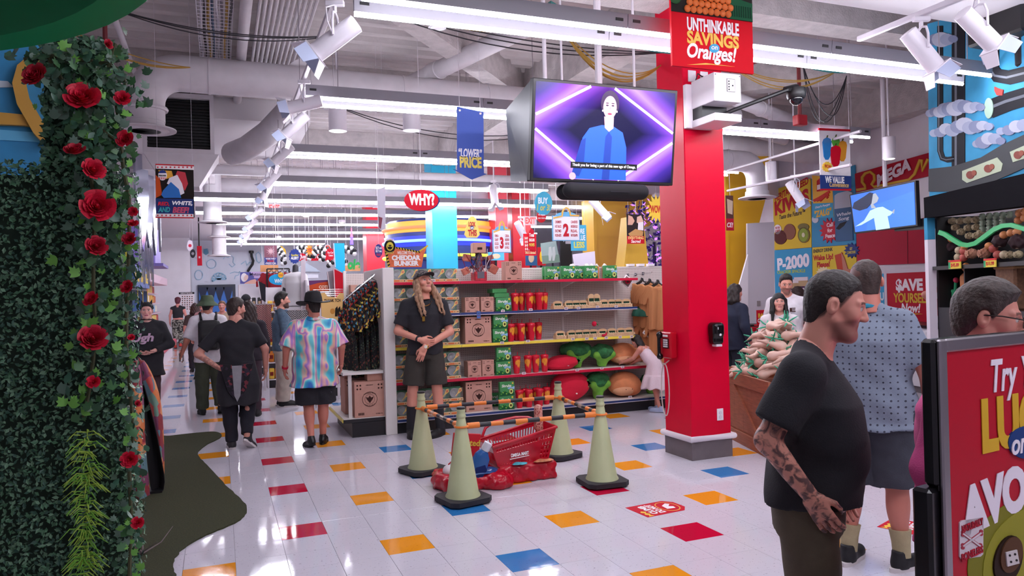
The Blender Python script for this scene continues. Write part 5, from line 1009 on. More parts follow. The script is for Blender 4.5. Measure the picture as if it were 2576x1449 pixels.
q=MB();q.tube([cn((-1,-1),1),cn((1,-1),1),cn((1,1),1),cn((-1,1),1)],.014,8,True);q.build('basket_rim',m_sred,st);q=MB();q.tube([(-.04,.21,.35),(.0,.22,.43),(.08,.23,.475),(.3,.23,.5),(.42,.225,.49),(.5,.21,.46)],.013,8);q.build('basket_handle',m_sred,st)
o=text_obj('lettering','ΩMEGA MART',st,.17,.25,.17,.032,-.17,pm('f2ecee'),bold=.04,rot=R_(3));o.rotation_euler=(0,0,R_(2));q=MB();q.prism([(.08,.218),(.26,.233),(.26,.229),(.08,.213)],-.174,-.168);q.build('logo_underline',pm('f2ecee'),st,False)
s=SDF((-.1,-.08,-.02),(.1,.08,.36),.0075);s.loft([(0,.075,.05,0,0),(.12,.08,.052,0,0),(.2,.07,.048,-.01,0),(.25,.035,.035,-.02,0)],.02);bt=sdf_obj('detergent_bottle',s,mat('bottle_blue','1d5596',.25),st);bt.matrix_local=Matrix.Translation((-.27,-.17,.1))@Matrix.Rotation(R_(30),4,'Y')@Matrix.Rotation(R_(8),4,'X')
MB().lathe([(.034,.25),(.038,.26),(.036,.32),(.03,.325)],18,(-.02,0,0)).build('bottle_cap',pm('dfe0ea'),bt);q=MB();q.prism([(-.03,.03),(.06,.03),(.065,.12),(.03,.15),(-.03,.1)],-.057,-.05);q.build('bottle_label',pm('1a2a62'),bt,False)
s=SDF((-.25,-.25,-.02),(.25,.2,.05),.01);s.ell((0,0,0),(.17,.11,.03),.02);s.ell((.1,.02,0),(.08,.07,.025),.02);s.keep(lambda x,y,z:.0-z);sdf_obj('blue_spill',s,mat('spill_blue','1c4a86',.15),st,loc=(-.2,-.14,.132))
for(x,y,c,w_,h_,nm)in((.17,-.12,'4fb6c8',.075,.04,'turquoise_spill'),(.4,-.11,'c9805a',.1,.045,'pasta_spill')):s=SDF((-.2,-.1,-.02),(.2,.1,.05),.008);s.ell((0,0,0),(w_,h_,.018),.01);s.warp(lambda x,y,z:.004*np.sin(60*x)*np.sin(70*y));s.keep(lambda x,y,z:-z);sdf_obj(nm,s,mat(nm,c,.5,noise=(30,.3)),st,loc=(x,y-.055,.165))
b=MB();b.T=Matrix.Translation((-.26,.02,.33))@Matrix.Rotation(R_(8),4,'Y');b.rbx(-.12,.13,-.015,.015,-.09,.11,.004);sgn=b.build('frosted_box',mat('sign_red','c20c22',.35),st);o=text_obj('lettering','Frosted',st,-.24,.36,.22,.055,0.004,pm('e8c64a'),rot=R_(-8));text_obj('lettering','Key',st,-.26,.3,.1,.04,.004,pm('e8c64a'),rot=R_(-8))
s=SDF((-.08,-.08,-.02),(.08,.08,.3),.0075);s.rc((0,0,.03),(0,0,.2),.042,.038,.01);sdf_obj('marbled_salami',s,ramp_mat('salami','noise',30,[(.4,'a04038'),(.55,'d8a090'),(.65,'8a2c2c')],.5),st,loc=(.44,.02,.4));MB().ball((-.44,-.05,.15),(.05,.05,.05),12,8).build('white_blob',pm('e4dce0'),st);MB().cone((-.26,.02,.13),(-.26,.02,.27),.012,n=8).build('sign_stem',m_sred,st)
for sg in(-1,1):q=MB();q.tube([(-.44,-.05,.13),(-.41+.02*sg,-.03,.2),(-.37,-.0+.02*sg,.24)],.006,6);q.build('white_squirt',pm('e8dee2')if sg>0 else m_sred,st)
# floor decals
def decal(label,px,py,rz,sc=1.):
 c=A(px,py,Z=0);t=thing('floor_decal',label,'floor sticker',(c[0],c[1],.0),rz);q=MB();q.prismz([(-.2,-.14),(.14,-.14),(.2,-.07),(.2,.07),(.14,.14),(-.2,.14)],.0003,.0014);q.build('sticker',pm('c4142c'),t,False);n=20;q=MB();q.prismz([(.09+.085*math.cos(6.2832*i/n),.115*math.sin(6.2832*i/n))for i in range(n)],.0014,.0018);q.build('ring_gold',pm('e0b04a'),t,False);q=MB();q.prismz([(.09+.077*math.cos(6.2832*i/n),.106*math.sin(6.2832*i/n))for i in range(n)],.0018,.0021);q.build('disc_red',pm('c4142c'),t,False)
 q=MB();q.prismz([(.05,-.05),(.12,-.06),(.13,-.02),(.1,.0),(.14,.04),(.12,.07),(.06,.03)],.0021,.0024);q.build('basket_icon',pm('f0e8ea'),t,False)
 q=MB();q.prismz([(-.18+.02*(i%2),-.13+.026*i)if i<6 else(-.13-.02*(i%2),.0+.026*(10-i)-.13)for i in range(11)],.0014,.0018);q.build('burst',pm('e8c24a'),t,False)
 for k,s_ in enumerate(('DO NOT','CLIMB')):
  o=text_obj('lettering',s_,t,0,0,.21,.055,0,pm('f2ecee'),bold=.04);o.matrix_local=Matrix.Translation((.0-.065*k-.03,0,.0016))@Matrix.Rotation(R_(90),4,'Z')@Matrix.Rotation(R_(-90),4,'X')
 return t
decal('red floor sticker reading Do not climb in front of the cones',1655,1279,R_(5));decal('red floor sticker half hidden behind the shoes of the man in shorts',2305,1330,R_(-70))
# green turf
tp_=[(385,1105),(430,1098),(500,1090),(540,1088),(557,1094),(552,1104),(520,1120),(500,1137),(500,1150),(520,1172),(560,1215),(600,1252),(620,1275),(618,1296),(590,1318),(520,1348),(470,1375),(445,1400),(435,1430),(438,1460),(360,1470),(300,1440),(330,1200)]
w_=[A(x,y,Z=0)[:2]for x,y in tp_];ol=[]
for i in range(len(w_)):
 p0,p1,p2,p3=(w_[(i+j-1)%len(w_)]for j in range(4))
 for u in np.linspace(0,1,6)[:-1]:ol.append(tuple(.5*((2*p1)+(p2-p0)*u+(2*p0-5*p1+4*p2-p3)*u*u+(3*p1-p0-3*p2+p3)*u**3)+rng.normal(0,.003,2)))
tf=tag(MB().prismz([(float(a),float(b))for a,b in ol],.0005,.012).build('turf_mat',mat('turf_green','3d3f24',1.,noise=(90,.35),bump=(220,1.)),None,False),'dark olive artificial turf mat with wavy edge below the rose hedge','mat')
# ================================================================ RIGHT-HAND SERVICE WALL
def RP(px,py):
 d=ray(px,py);t_=np.dot(RW.O-CAM,RW.n)/np.dot(d,RW.n);return Plane(CAM+t_*d,RW.rz)
def poster(name,label,quad,col):P=RP((quad[0][0]+quad[2][0])/2,quad[2][1]);t=P.thing(name,label,'poster');P.poly(t,'sheet',quad,col,-.015,0);return P,t
P,t=poster('kiwi_poster','yellow wall poster reading Heritage Breed Kiwis, Taste the Future',[(1946,478),(2040,449),(2043,622),(1949,629)],'d9bc38')
P.text(t,'HERITAGE BREED',(1950,468,2036,486),'b82430',-.016,bold=.03,rot=.12);P.text(t,'KIWIS',(1950,490,2037,528),'b82430',-.016,bold=.05,rot=.06);P.text(t,'Taste the Future™',(1962,533,2028,545),'3a3038',-.016,shear=.2)
for(x,y,rx,ry,c)in((1966,597,16,18,'5c2a2a'),(1989,583,15,20,'8a5a48'),(2025,591,15,20,'7a6a3a'),(2025,591,12,17,'8aa03c'),(2025,591,4,6,'d8d4b0'),(2024,571,14,9,'7d7440')):P.ell(t,'kiwi',x,y,rx,ry,c,-.03-.004*(rx<14)-.004*(rx<10),-.015,22)
P.ell(t,'badge',1959,577,9,12,'ece6ea',-.03,-.015);P.text(t,'9/10\nOFF!',(1953,570,1965,584),'c02c38',-.031)
P,t=poster('spackle_poster','light blue wall poster with big white lettering above jars',[(1949,630),(2043,623),(2046,742),(1952,746)],'3d9cc8')
P.text(t,'P-2000',(1957,643,2038,676),'eceaf2',-.016,bold=.05,rot=.03);P.text(t,'CRACKER SPACKLE',(1957,679,2028,687),'b8c83c',-.016,bold=.02)
for x,y,w_ in((2018,700,17),(1998,706,14)):
 P.box(t,'jar',(x-w_,y,x+w_,y+42),'b8a078',-.03,-.015);P.box(t,'jar_lid',(x-w_,y-3,x+w_,y+6),'e0d8dc',-.034,-.015);P.box(t,'jar_label',(x-w_+1,y+20,x+w_-1,y+36),'4a2a52',-.034,-.03);P.text(t,'P-2000',(x-w_+3,y+24,x+w_-2,y+34),'f0eaf0',-.0345)
P,t=poster('deodorant_poster','blue wall poster with deodorant stick and red burst reading Call for Peace',[(2043,450),(2152,415),(2155,614),(2044,622)],'3d8fb8')
P.star(t,'burst',2089,580,17,25,14,'c0243a',-.03,-.015,1.3);P.text(t,'Call\nfor\nPeace',(2080,560,2104,598),'f4eaee',-.031);P.poly(t,'deodorant_cap',[(2104,492),(2112,486),(2136,480),(2148,484),(2148,520),(2104,526)],'b8bcc8',-.04,-.015);P.poly(t,'deodorant_body',[(2104,526),(2148,520),(2150,604),(2107,608)],'41648a',-.04,-.015);P.text(t,'Whale\nSong',(2110,534,2146,556),'d8e0ec',-.041,shear=.15);P.poly(t,'whale',[(2108,575),(2118,562),(2136,556),(2128,568),(2116,578)],'16181f',-.042,-.04)
P.ell(t,'seal',2054,552,8,9,'c8d0d8',-.03,-.015)
P,t=poster('energy_poster','yellow wall poster reading Energy Drink Wake Up! Please! with a hand and can',[(2045,623),(2155,615),(2158,742),(2046,742)],'d8bf3a')
P.text(t,'ENERGY DRINK',(2048,625,2097,634),'2a3444',-.016);P.text(t,'Wake Up!\nPlease!',(2048,640,2098,672),'b8282c',-.016,bold=.04);P.poly(t,'can',[(2103,642),(2122,636),(2131,684),(2112,690)],'b8442c',-.03,-.015);P.poly(t,'hand',[(2120,634),(2128,650),(2136,676),(2156,680),(2150,700),(2126,690)],'b87a68',-.034,-.015);P.star(t,'burst',2146,630,14,20,12,'2a3a78',-.03,-.015);P.text(t,'GET\nCONSCIOUS',(2134,622,2156,638),'d8c860',-.031);P.star(t,'cream_burst',2074,690,16,20,16,'e8dcb0',-.02,-.015)
P,t=poster('brand_sign','red wall fascia with gold omega symbol and white capital letters',[(2152,437),(2350,381),(2352,440),(2155,484)],'a8142a')
P.stroke(t,'omega',[(2158,478),(2180,474),(2178,466),(2172,458),(2172,446),(2180,436),(2192,432),(2202,440),(2203,452),(2196,464),(2202,470),(2290,452),(2304,438),(2318,402),(2322,402),(2323,430),(2338,400)],6,'c9a23a',-.03,-.015);P.text(t,'MEGA',(2208,418,2296,450),'d8ccd4',-.03,bold=.05,shear=.12,rot=.15)
P,t=poster('red_wall_panel','plain red wall panels under the blue sky television',[(2156,585),(2340,545),(2342,662),(2158,668)],'b00c34');P.stroke(t,'panel_joint',[(2285,560),(2286,664)],1.5,'6a0a20',-.018,-.015)
P,t=poster('save_poster','red wall poster reading Save Yourself Now!',[(2232,688),(2344,683),(2344,812),(2236,806)],'b8102c');P.poly(t,'frame_edge',[(2228,678),(2344,672),(2344,683),(2230,688)],'d8d0da',-.02,0);P.poly(t,'left_edge',[(2226,680),(2232,680),(2236,812),(2229,812)],'d8d0da',-.02,0);P.poly(t,'lower_edge',[(2236,806),(2344,812),(2344,832),(2238,822)],'d8d0da',-.02,0);P.text(t,'$AVE',(2256,701,2324,736),'f2eaf0',-.016,bold=.05);P.text(t,'YOURSELF',(2250,737,2340,762),'d8b43c',-.016,bold=.03);P.text(t,'Now!',(2269,763,2318,786),'f2eaf0',-.016,shear=.2,bold=.03);P.poly(t,'swoosh',[(2258,795),(2290,787),(2324,790),(2290,792)],'d8b43c',-.018,-.015)
P,t=poster('blue_poster','light blue poster edge behind the man in the grey shirt',[(2180,690),(2226,688),(2228,815),(2182,818)],'3fa0cc');P.text(t,'YOU\nARE',(2196,735,2226,782),'dfe8f0',-.016,bold=.04)
P,t=poster('occupancy_plate','small blue plate with three lines of white lettering on the grey wall',[(1850,726),(1870,723),(1870,741),(1850,742)],'34527e');P.text(t,'MAXIMUM\nOCCUPANCY\n1003',(1852,728,1868,739),'dfe4ee',-.016)
# zalg banner
P=Plane(RP(2072,548).O+np.array((-.7,-.2,0)),RW.rz);t=P.thing('hot_sauce_banner','hanging yellow and blue banner with red chilli peppers and a sauce bottle','banner');P.poly(t,'sheet',[(2043,441),(2092,446),(2098,546),(2047,549)],'dca83a',-.004,.004);P.poly(t,'lower_panel',[(2045,512),(2096,510),(2098,546),(2047,549)],'3d9cc0',-.008,-.004);P.text(t,"Don't Forget",(2052,515,2090,522),'f0eaf0',-.009,shear=.2);P.text(t,'"ZALG"',(2050,526,2093,544),'dcb048',-.009,bold=.05)
P.poly(t,'bottle',[(2056,455),(2064,448),(2070,455),(2072,480),(2056,482)],'b8242c',-.012,-.004);P.box(t,'bottle_label',(2057,464,2070,476),'e8dcd8',-.014,-.012)
for k in range(3):P.stroke(t,'chili',[(2048+k*8,505),(2062+k*8,498-k*3),(2088-k*2,482+k*8)],6,'c0281c',-.014-.003*k,-.004)
strings(P,t,[P.loc(2046,441),P.loc(2090,446)])
# television with the blue sky
o_=A(2225,575,d=10.3);P=Plane(o_,R_(-105));t=P.thing('sky_television','angled television showing a woman with flying hair against blue sky','television');q4=[(2137,490),(2303,454),(2308,568),(2149,588)]
P.poly(t,'bezel',q4,m_dark,0,.05);P.poly(t,'screen',[(2140,492),(2300,458),(2304,565),(2152,584)],em('3a78e0',.6),-.004,0);P.poly(t,'sky_glow',[(2190,520),(2300,480),(2304,565),(2180,580)],em('3f7fe6',.7),-.006,-.004)
P.poly(t,'blouse',[(2153,570),(2175,555),(2190,530),(2208,522),(2222,520),(2232,526),(2248,534),(2240,542),(2234,544),(2240,574),(2205,579),(2200,548),(2168,566)],em('bfe2ea',.6),-.009,-.006);P.poly(t,'face',[(2193,490),(2204,486),(2212,498),(2208,508),(2198,514),(2206,524),(2194,524),(2190,506)],em('a8b0b8',.6),-.011,-.006);P.poly(t,'hair',[(2198,486),(2190,484),(2176,494),(2150,510),(2146,524),(2164,530),(2182,524),(2194,512)],em('1d2848',.5),-.013,-.006);P.poly(t,'hand',[(2246,532),(2252,526),(2250,538)],em('a8b0b8',.6),-.011,-.006)
q=MB();a_=P.loc(2220,470);q.cone((a_[0],.04,a_[1]),(a_[0],.04,4.7-o_[2]),.03,n=8);q.build('ceiling_pole',m_white_met,t);P.poly(t,'mount_box',[(2240,560),(2340,545),(2340,575),(2240,582)],m_dark,.06,.12)
# counters
pc_=A(2290,985,Z=0);t=thing('service_counter','white service counter with black top below the red wall','counter',(pc_[0],pc_[1],0),RW.rz);MB().rbx(-1.9,1.6,0,.55,.1,.98,.004).build('body',m_wall,t);box_obj('kick_board',(-1.9,1.6,.04,.5,0,.1),MATS['baseboard_grey'],t);box_obj('worktop',(-1.92,1.62,-.04,.58,.98,1.02),mat('worktop_black','17161a',.25),t)
pc_=A(1900,900,d=11.2);t=thing('low_counter','white counter with red edge beyond the radish crate','counter',(pc_[0],pc_[1],0),R_(-18));MB().rbx(-1.2,.9,0,.6,0,.97,.004).build('body',m_wall,t);box_obj('red_edge',(-1.22,.92,-.03,.62,.97,1.03),mat('counter_red','c00f28',.35),t);box_obj('black_tray',(-.3,.6,.1,.5,1.03,1.06),m_dark,t)
P=Plane(A(1912,818,d=11.0));t=P.thing('counter_card','small red counter card lettered with B and Che','sign');P.box(t,'card',(1904,780,1924,818),'b81426',0,.01);P.text(t,'BA',(1907,788,1921,799),'e0b84a',-.001,bold=.04);P.text(t,'CHE',(1906,801,1922,811),'f0e8ea',-.001,bold=.03,shear=.2);P.box(t,'foot',(1903,816,1925,819),'b81426',-.02,.05)
# yellow flared pillars
m_och=mat('pillar_yellow','d9a51e',.5);m_och2=mat('pillar_yellow_pale','e0b13a',.5)  # the second pillar has its own, paler yellow
def flare(label,d,pts,depth,m_):
 o_=A(pts[0][0],pts[0][1],d=d);P=Plane((o_[0],o_[1],0));t=P.thing('flared_pillar',label,'pillar');P.poly(t,'shaft',pts,m_,0,depth);P.poly(t,'edge_band',[(pts[-1][0],pts[-1][1]),(pts[-1][0]+8,pts[-1][1]),(pts[0][0]+8,pts[0][1]),(pts[0][0],pts[0][1])],m_,-.03,0);return P,t
P,t=flare('tall mustard pillar flaring to the top beside the red column',13,[(1822,330),(1948,322),(1940,420),(1926,500),(1905,580),(1880,660),(1856,745),(1840,905),(1822,905)],.6,m_och)
flare('tall mustard pillar behind the plush toy shelves',15.5,[(1490,500),(1640,490),(1642,560),(1630,570),(1605,540),(1580,560),(1560,700),(1556,880),(1500,880)],.5,m_och2)
flare('wide yellow tent shaped panel under the pizza poster',14.0,[(1582,545),(1618,545),(1634,690),(1640,880),(1560,880),(1566,690)],.3,mat('panel_yellow','e8bb48',.5))
P=Plane((*A(1900,720,d=12.4)[:2],0));t=P.thing('white_kiosk','plain white and grey kiosk wall behind the navy jacket','kiosk');P.poly(t,'front',[(1880,562),(1948,558),(1950,905),(1880,905)],'c8c4cc',0,.03);P.poly(t,'side',[(1852,740),(1880,640),(1880,905),(1850,905)],'e4dfe4',-.02,.01);P.box(t,'switch',(1904,757,1911,770),'8d8688',-.02,0)
P=Plane(A(1836,580,d=11.5));t=P.thing('food_banner','narrow hanging food banner with red foot beside the column','banner');P.box(t,'sheet',(1826,492,1845,580),'5a3a34',-.004,.004);P.box(t,'red_foot',(1826,550,1845,580),'b01c30',-.008,-.004);P.text(t,'CE!',(1828,560,1843,572),'f0e8ea',-.009,shear=.2);P.poly(t,'rice_print',[(1828,500),(1843,506),(1842,540),(1830,536)],'c8b098',-.006,-.004);strings(P,t,[P.loc(1836,492)])
# lit purple tree
p=A(1652,860,d=15);t=thing('lit_tree','purple lit artificial tree glowing behind the red column','tree',(p[0],p[1],0));MB().cone((0,0,0),(0,0,2.6),.08,.03,n=10).build('trunk',mat('tree_trunk','2a1a3a',.8),t)
q=MB();r5=np.random.default_rng(5)
for k in range(900):
 a=r5.uniform(0,6.28);h_=r5.uniform(1.2,3.4);r_=.75*math.sqrt(r5.uniform(0,1))*(1-.22*abs(h_-2.2));c=Vector((r_*math.cos(a),r_*math.sin(a),h_));u=Vector(r5.normal(0,1,3)).normalized();v=u.orthogonal();q.mt(int(k%5==0));q.add([c-u*.06,c+v*.03,c+u*.06,c-v*.03],[(0,1,2,3)])
q.build('foliage',[mat('tree_purple','34206a',.4),em('a060ff',3.)],t,False)['kind']='stuff'
# ================================================================ PRODUCE DISPLAY WITH PIPE MURAL
MO=A(2338,497,d=8);MP=Plane((MO[0],MO[1],0),R_(-116.7));md_=MP.thing('produce_display','tall black produce display cabinet with painted pipe and cloud mural above','display cabinet')
m_sky=mat('mural_sky','3a8cb4',.7,noise=(2.2,.22),spec=.1);MP.poly(md_,'mural_board',[(2333,60),(2640,-25),(2640,425),(2338,497)],m_sky,0,.06);MP.poly(md_,'header_band',[(2338,497),(2640,425),(2640,512),(2340,548)],mat('matte_black','17161a',.95,spec=.05),-.06,.1)
m_pipe=mat('mural_pipe','1c1c22',.7,spec=.1);m_hi=pm('5a5e68')
def pipe(pts,w_):MP.stroke(md_,'painted_pipe',pts,w_,m_pipe,-.006,0);MP.stroke(md_,'pipe_highlight',[(x-w_*.18,y)for x,y in pts],w_*.16,m_hi,-.008,-.006)
pipe([(2366,65),(2366,380),(2372,398),(2384,402),(2404,399)],14);pipe([(2412,55),(2412,480)],33);pipe([(2496,40),(2496,170),(2510,190),(2540,195),(2600,180)],36);pipe([(2490,275),(2540,255),(2640,225)],46);MP.ell(md_,'pipe_mouth',2490,272,11,26,'9ab8a4',-.012,-.006)
MP.poly(md_,'conveyor_tube',[(2338,425),(2400,418),(2470,396),(2520,366),(2640,310),(2640,395),(2540,440),(2470,470),(2400,482),(2338,482)],pm('383b3e'),-.01,0);MP.poly(md_,'tube_window',[(2424,430),(2512,396),(2526,412),(2522,430),(2436,460),(2424,452)],pm('a8b49a'),-.014,-.01);MP.poly(md_,'tube_window',[(2544,382),(2640,340),(2640,380),(2552,408)],pm('a8b49a'),-.014,-.01)
for(x,y)in((2445,440),(2490,424),(2565,390)):MP.ell(md_,'painted_tomato',x,y,10,10,'7a3a30',-.018,-.014,16);MP.ell(md_,'painted_tomato',x+10,y-5,6,7,'8a4a3a',-.02,-.014,14)
MP.poly(md_,'painted_bird',[(2504,218),(2512,222),(2526,226),(2524,240),(2510,240),(2504,228)],pm('b03a34'),-.01,0)
r6=random.Random(6)
for(x0,x1,y,n)in((2342,2470,285,11),(2352,2490,335,10),(2520,2640,330,7),(2460,2520,362,5),(2340,2400,105,5)):
 for k in range(n):
  f_=k/(n-1);x=x0+(x1-x0)*f_;yy=y-(x-x0)*.12-r6.uniform(0,14)*math.sin(math.pi*f_);rr_=12+12*math.sin(math.pi*f_)*r6.uniform(.6,1);MP.ell(md_,'painted_cloud',x,yy,rr_,rr_*.8,['8e96ae','767e9a','a4a8ba'][k%3],-.009-.0006*k,0,14)
# cabinet: recess, shelf, post
cl,cr,ctop,cbot=MP.loc(2342,700)[0],MP.loc(2640,700)[0],MP.loc(2450,525)[1],0
box_obj('cabinet_back',(cl,cr,.55,.6,0,ctop),m_dark,md_);box_obj('cabinet_side',(cl,cl+.04,.06,.55,0,ctop),m_dark,md_);zs=MP.loc(2450,664)[1];box_obj('shelf',(cl+.04,cr,.0,.55,zs-.04,zs),m_dark,md_);zs2=MP.loc(2380,775)[1];box_obj('lower_cabinet',(cl+.04,cr,.05,.55,0,zs2),mat('cabinet_charcoal','242328',.5),md_);box_obj('divider',(cl+.58,cl+.6,.05,.55,zs2,zs-.04),m_dark,md_);box_obj('corner_post',(cl-.06,cl+.015,-.03,.05,0,MP.loc(2345,602)[1]),pm('d8d0da'),md_);box_obj('corner_post',(cl-.06,cl+.015,-.03,.05,MP.loc(2345,602)[1],ctop),m_sky,md_)
for(x,y,s_)in((2406,666,'$45.89'),(2495,662,'$11.99')):
 MP.box(md_,'price_card',(x-15,y-12,x+15,y+10),'d8c24a',-.02,-.01);MP.box(md_,'card_stripe',(x-15,y-12,x-10,y+10),'3a9a6a',-.021,-.01);MP.box(md_,'card_top',(x-15,y-12,x+15,y-7),'c83a38',-.022,-.01);MP.text(md_,s_,(x-8,y-4,x+12,y+6),'c03a38',-.0215)
MP.stroke(md_,'green_wave',[(2364,584),(2378,589),(2398,602),(2418,614),(2436,617),(2456,612),(2478,596),(2502,578),(2524,568),(2546,566),(2580,576),(2620,586)],11,mat('wave_green','12a85c',.4),-.015,.005)
PB=Plane(MP.O-MP.n*.2,MP.rz)
def prod(kind,x,y,r,c,lab):
 o_=np.array(PB.O)+PB.u*PB.loc(x,y)[0];z=PB.loc(x,y)[1];t=thing(kind[0],lab,kind[1],(o_[0],o_[1],z),MP.rz,kind[2]);s_=7.6/FPX*r
 if kind[0]in('artichoke','cauliflower'):
  mm=mat(kind[0]+'_skin',c,.7,noise=(40,.2));q=MB();q.ball((0,0,0),s_*.8,12,8);q.build('heart',mm,t)
  for ring in range(3):
   n=7-ring
   for k in range(n):
    a=6.28*k/n+ring*.4;e_=.95-.3*ring;q=MB();q.T=Matrix.Rotation(a,4,'Y')@Matrix.Translation((0,-s_*(.35+.28*ring),s_*e_*.6))@Matrix.Rotation(R_(-50+18*ring),4,'X');q.prism([(-s_*.34,-s_*.2),(s_*.34,-s_*.2),(s_*.22,s_*.25),(0,s_*.45),(-s_*.22,s_*.25)],-s_*.06,s_*.06);q.build('scale_leaf',mm,t,False)
 elif kind[0]=='pepper_block':
  mm=mat('pale_green_veg',c,.6,noise=(30,.15));s=SDF((-.12,)*3,(.12,)*3,.012)
  for sx in(-1,1):
   for sz in(-1,1):s.ell((sx*s_*.4,0,sz*s_*.4),s_*.62,.015)
  sdf_obj('flesh',s,mm,t);MB().cone((0,-s_*.9,0),(0,-s_*.5,0),s_*.12,n=6).build('stem',pm('3a4a34'),t)
 else:
  MB().ball((0,0,0),s_,14,10).build('fruit',mat('fruit_'+c,c,.5,noise=(25,.12)),t);MB().cone((0,-s_*.98,0),(0,-s_*.85,0),s_*.12,n=6).build('stem_eye',pm('5a3a28'),t)
 return t
AK=('artichoke','artichoke','artichokes above the green wave');k_=0
for k_,(x,y)in enumerate(((2397,556),(2417,556),(2436,554),(2455,553),(2384,570),(2405,572),(2437,573),(2457,571),(2419,583),(2440,593),(2458,592),(2470,585))):prod(AK,x,y,11,'a89878','tan artichoke above the green wave, %s from left in the %s row'%(ORD[k_%4],['top','second','lowest'][k_//4]));
KK=('pepper_block','vegetable','pale green vegetables in a grid')
for r_ in range(3):
 for c_ in range(5-r_):prod(KK,2471+c_*17,545+r_*16-c_*1.2,8.5,'8a9a86','pale green lobed vegetable in the grid above the wave, %s in the %s row'%(ORD[c_],['top','middle','bottom'][r_]))
FR=('round_fruit','fruit','orange fruit in the produce display')
for k_,(x,y)in enumerate(((2565,536),(2580,532),(2562,554),(2578,548),(2525,591),(2543,586),(2558,584),(2487,619),(2426,620),(2392,602))):prod(FR,x,y,9,'d8905c','peach coloured fruit '+['at the top, left of the right-hand pair','at the top right corner','at the right, second row left','at the right, second row right','leftmost of three below the wave crest','middle of three below the wave crest','rightmost of three below the wave crest','between the cauliflower and purple lettuce','just under the wave trough','beside the left purple lettuce'][k_])
FP=('round_fruit','fruit','pink fruit in the lower row')
for k_,(x,y)in enumerate(((2424,632),(2424,648),(2499,626),(2510,641),(2412,630),(2410,647),(2526,641))):prod(FP,x,y,10,'c8645a' if x not in(2412,2410,2526)else 'd0c0a0',['pink fruit, upper one left of the cauliflower','pink fruit, lower one left of the cauliflower','pink fruit right of the second cauliflower, upper','pink fruit right of the second cauliflower, lower','cream fruit left of the upper pink one','cream fruit left of the lower pink one','cream fruit before the right artichokes'][k_])
CF=('cauliflower','vegetable','mottled cauliflowers')
for(x,y)in((2446,638),(2478,637)):prod(CF,x,y,16,'c08a70','mottled pink cauliflower below the green wave, %s'%('left' if x<2460 else 'right'))
for j,(x,y)in enumerate(((2388,644),(2542,641),(2563,640))):prod(('artichoke','artichoke','artichokes below the green wave'),x,y,11,'b0a080','tan artichoke on the shelf below the wave, '+['at the left end','second from right','at the right end'][j])
for j,(x,y,r_)in enumerate(((2388,622,19),(2515,606,18),(2560,608,20))):
 o_=np.array(PB.O)+PB.u*PB.loc(x,y)[0];z=PB.loc(x,y)[1];t=thing('leafy_lettuce',['dark purple leafy lettuce at the left of the lower row','dark purple leafy lettuce in the middle of the lower row','dark purple leafy lettuce at the right picture edge'][j],'lettuce',(o_[0],o_[1],z),MP.rz);s_=7.6/FPX*r_;s=SDF((-.15,)*3,(.15,)*3,.011);s.ell((0,0,0),s_*.85,.02);s.warp(lambda x,y,z:.014*np.sin(80*x)*np.sin(75*z+2)*np.sin(60*y));sdf_obj('leaves',s,mat('lettuce_purple','3a2228',.7,noise=(30,.4)),t);MB().cone((0,0,-s_*.8),(0,0,-s_*.5),s_*.3,n=10).build('stalk',pm('8a7a6a'),t)
p_=np.array(PB.O)+PB.u*PB.loc(2432,735)[0];z=zs2;t=thing('torso_figurine','small orange torso figurine in the lower niche','figurine',(p_[0],p_[1],z),MP.rz);s=SDF((-.12,-.1,-.02),(.12,.1,.5),.011);s.loft([(0,.05,.04,0,0),(.12,.045,.04,0,0),(.26,.075,.05,0,0),(.33,.08,.045,0,0),(.36,.03,.03,0,0)],.02);s.ell((0,0,.42),(.035,.04,.05),.02);s.rc((-.08,0,.31),(-.1,.0,.14),.022,.018,.02);s.rc((.08,0,.31),(.1,.0,.14),.022,.018,.02);sdf_obj('body',s,mat('figurine_orange','b06a34',.6),t);MB().cone((0,0,0),(0,0,.02),.07,n=14).build('base',m_dark,t)
p_=np.array(PB.O)+PB.u*PB.loc(2398,745)[0];t=thing('cactus_rose','green felt plant with one pink bloom in the lower niche','plant',(p_[0],p_[1],zs2),MP.rz)
for k,pts in enumerate(([(0,0,0),(0,0,.16),(-.06,0,.22),(-.13,0,.22)],[(0,0,.1),(.05,0,.2),(.06,0,.27)],[(0,0,.05),(-.04,-.02,.08),(-.08,-.02,.04)])):q=MB();q.tube(pts,.016,8);q.build('branch',mat('felt_green','2f9a6a',.9),t)
MB().ball((.07,0,.29),.03,12,8).build('bloom',mat('felt_pink','c83a5a',.9),t)
p_=np.array(PB.O)+PB.u*PB.loc(2562,720)[0];t=thing('brown_basket','brown woven basket in the right niche of the display','basket',(p_[0],p_[1],zs2),MP.rz);MB().rbx(-.16,.16,-.12,.12,0,.4,.02).build('body',mat('basket_brown','6a4a34',.8,noise=(40,.3)),t);MB().rbx(-.17,.17,-.13,.13,.38,.42,.01).build('rim',mat('basket_rim','8a6a44',.8),t)
# black box over the mural
p=A(2530,40,d=6.4);t=thing('ceiling_speaker_box','big black box hanging at the top right corner','speaker',p);MB().rbx(-.16,.8,-.25,.25,-.22,.5,.02).build('cabinet',m_dark,t);MB().cone((.2,0,.5),(.2,0,4.85-p[2]),.03,n=8).build('mount_pole',m_dark,t);q=MB();q.tube([(.1,-.1,-.2),(.1,-.1,-.42),(.18,-.1,-.5),(.5,-.1,-.52)],.085,14);q.build('black_pipe',mat('gloss_pipe','1f1f24',.25),t);MB().ball((.42,-.2,-.18),(.16,.1,.08),14,10).build('white_lamp',m_spot,t)
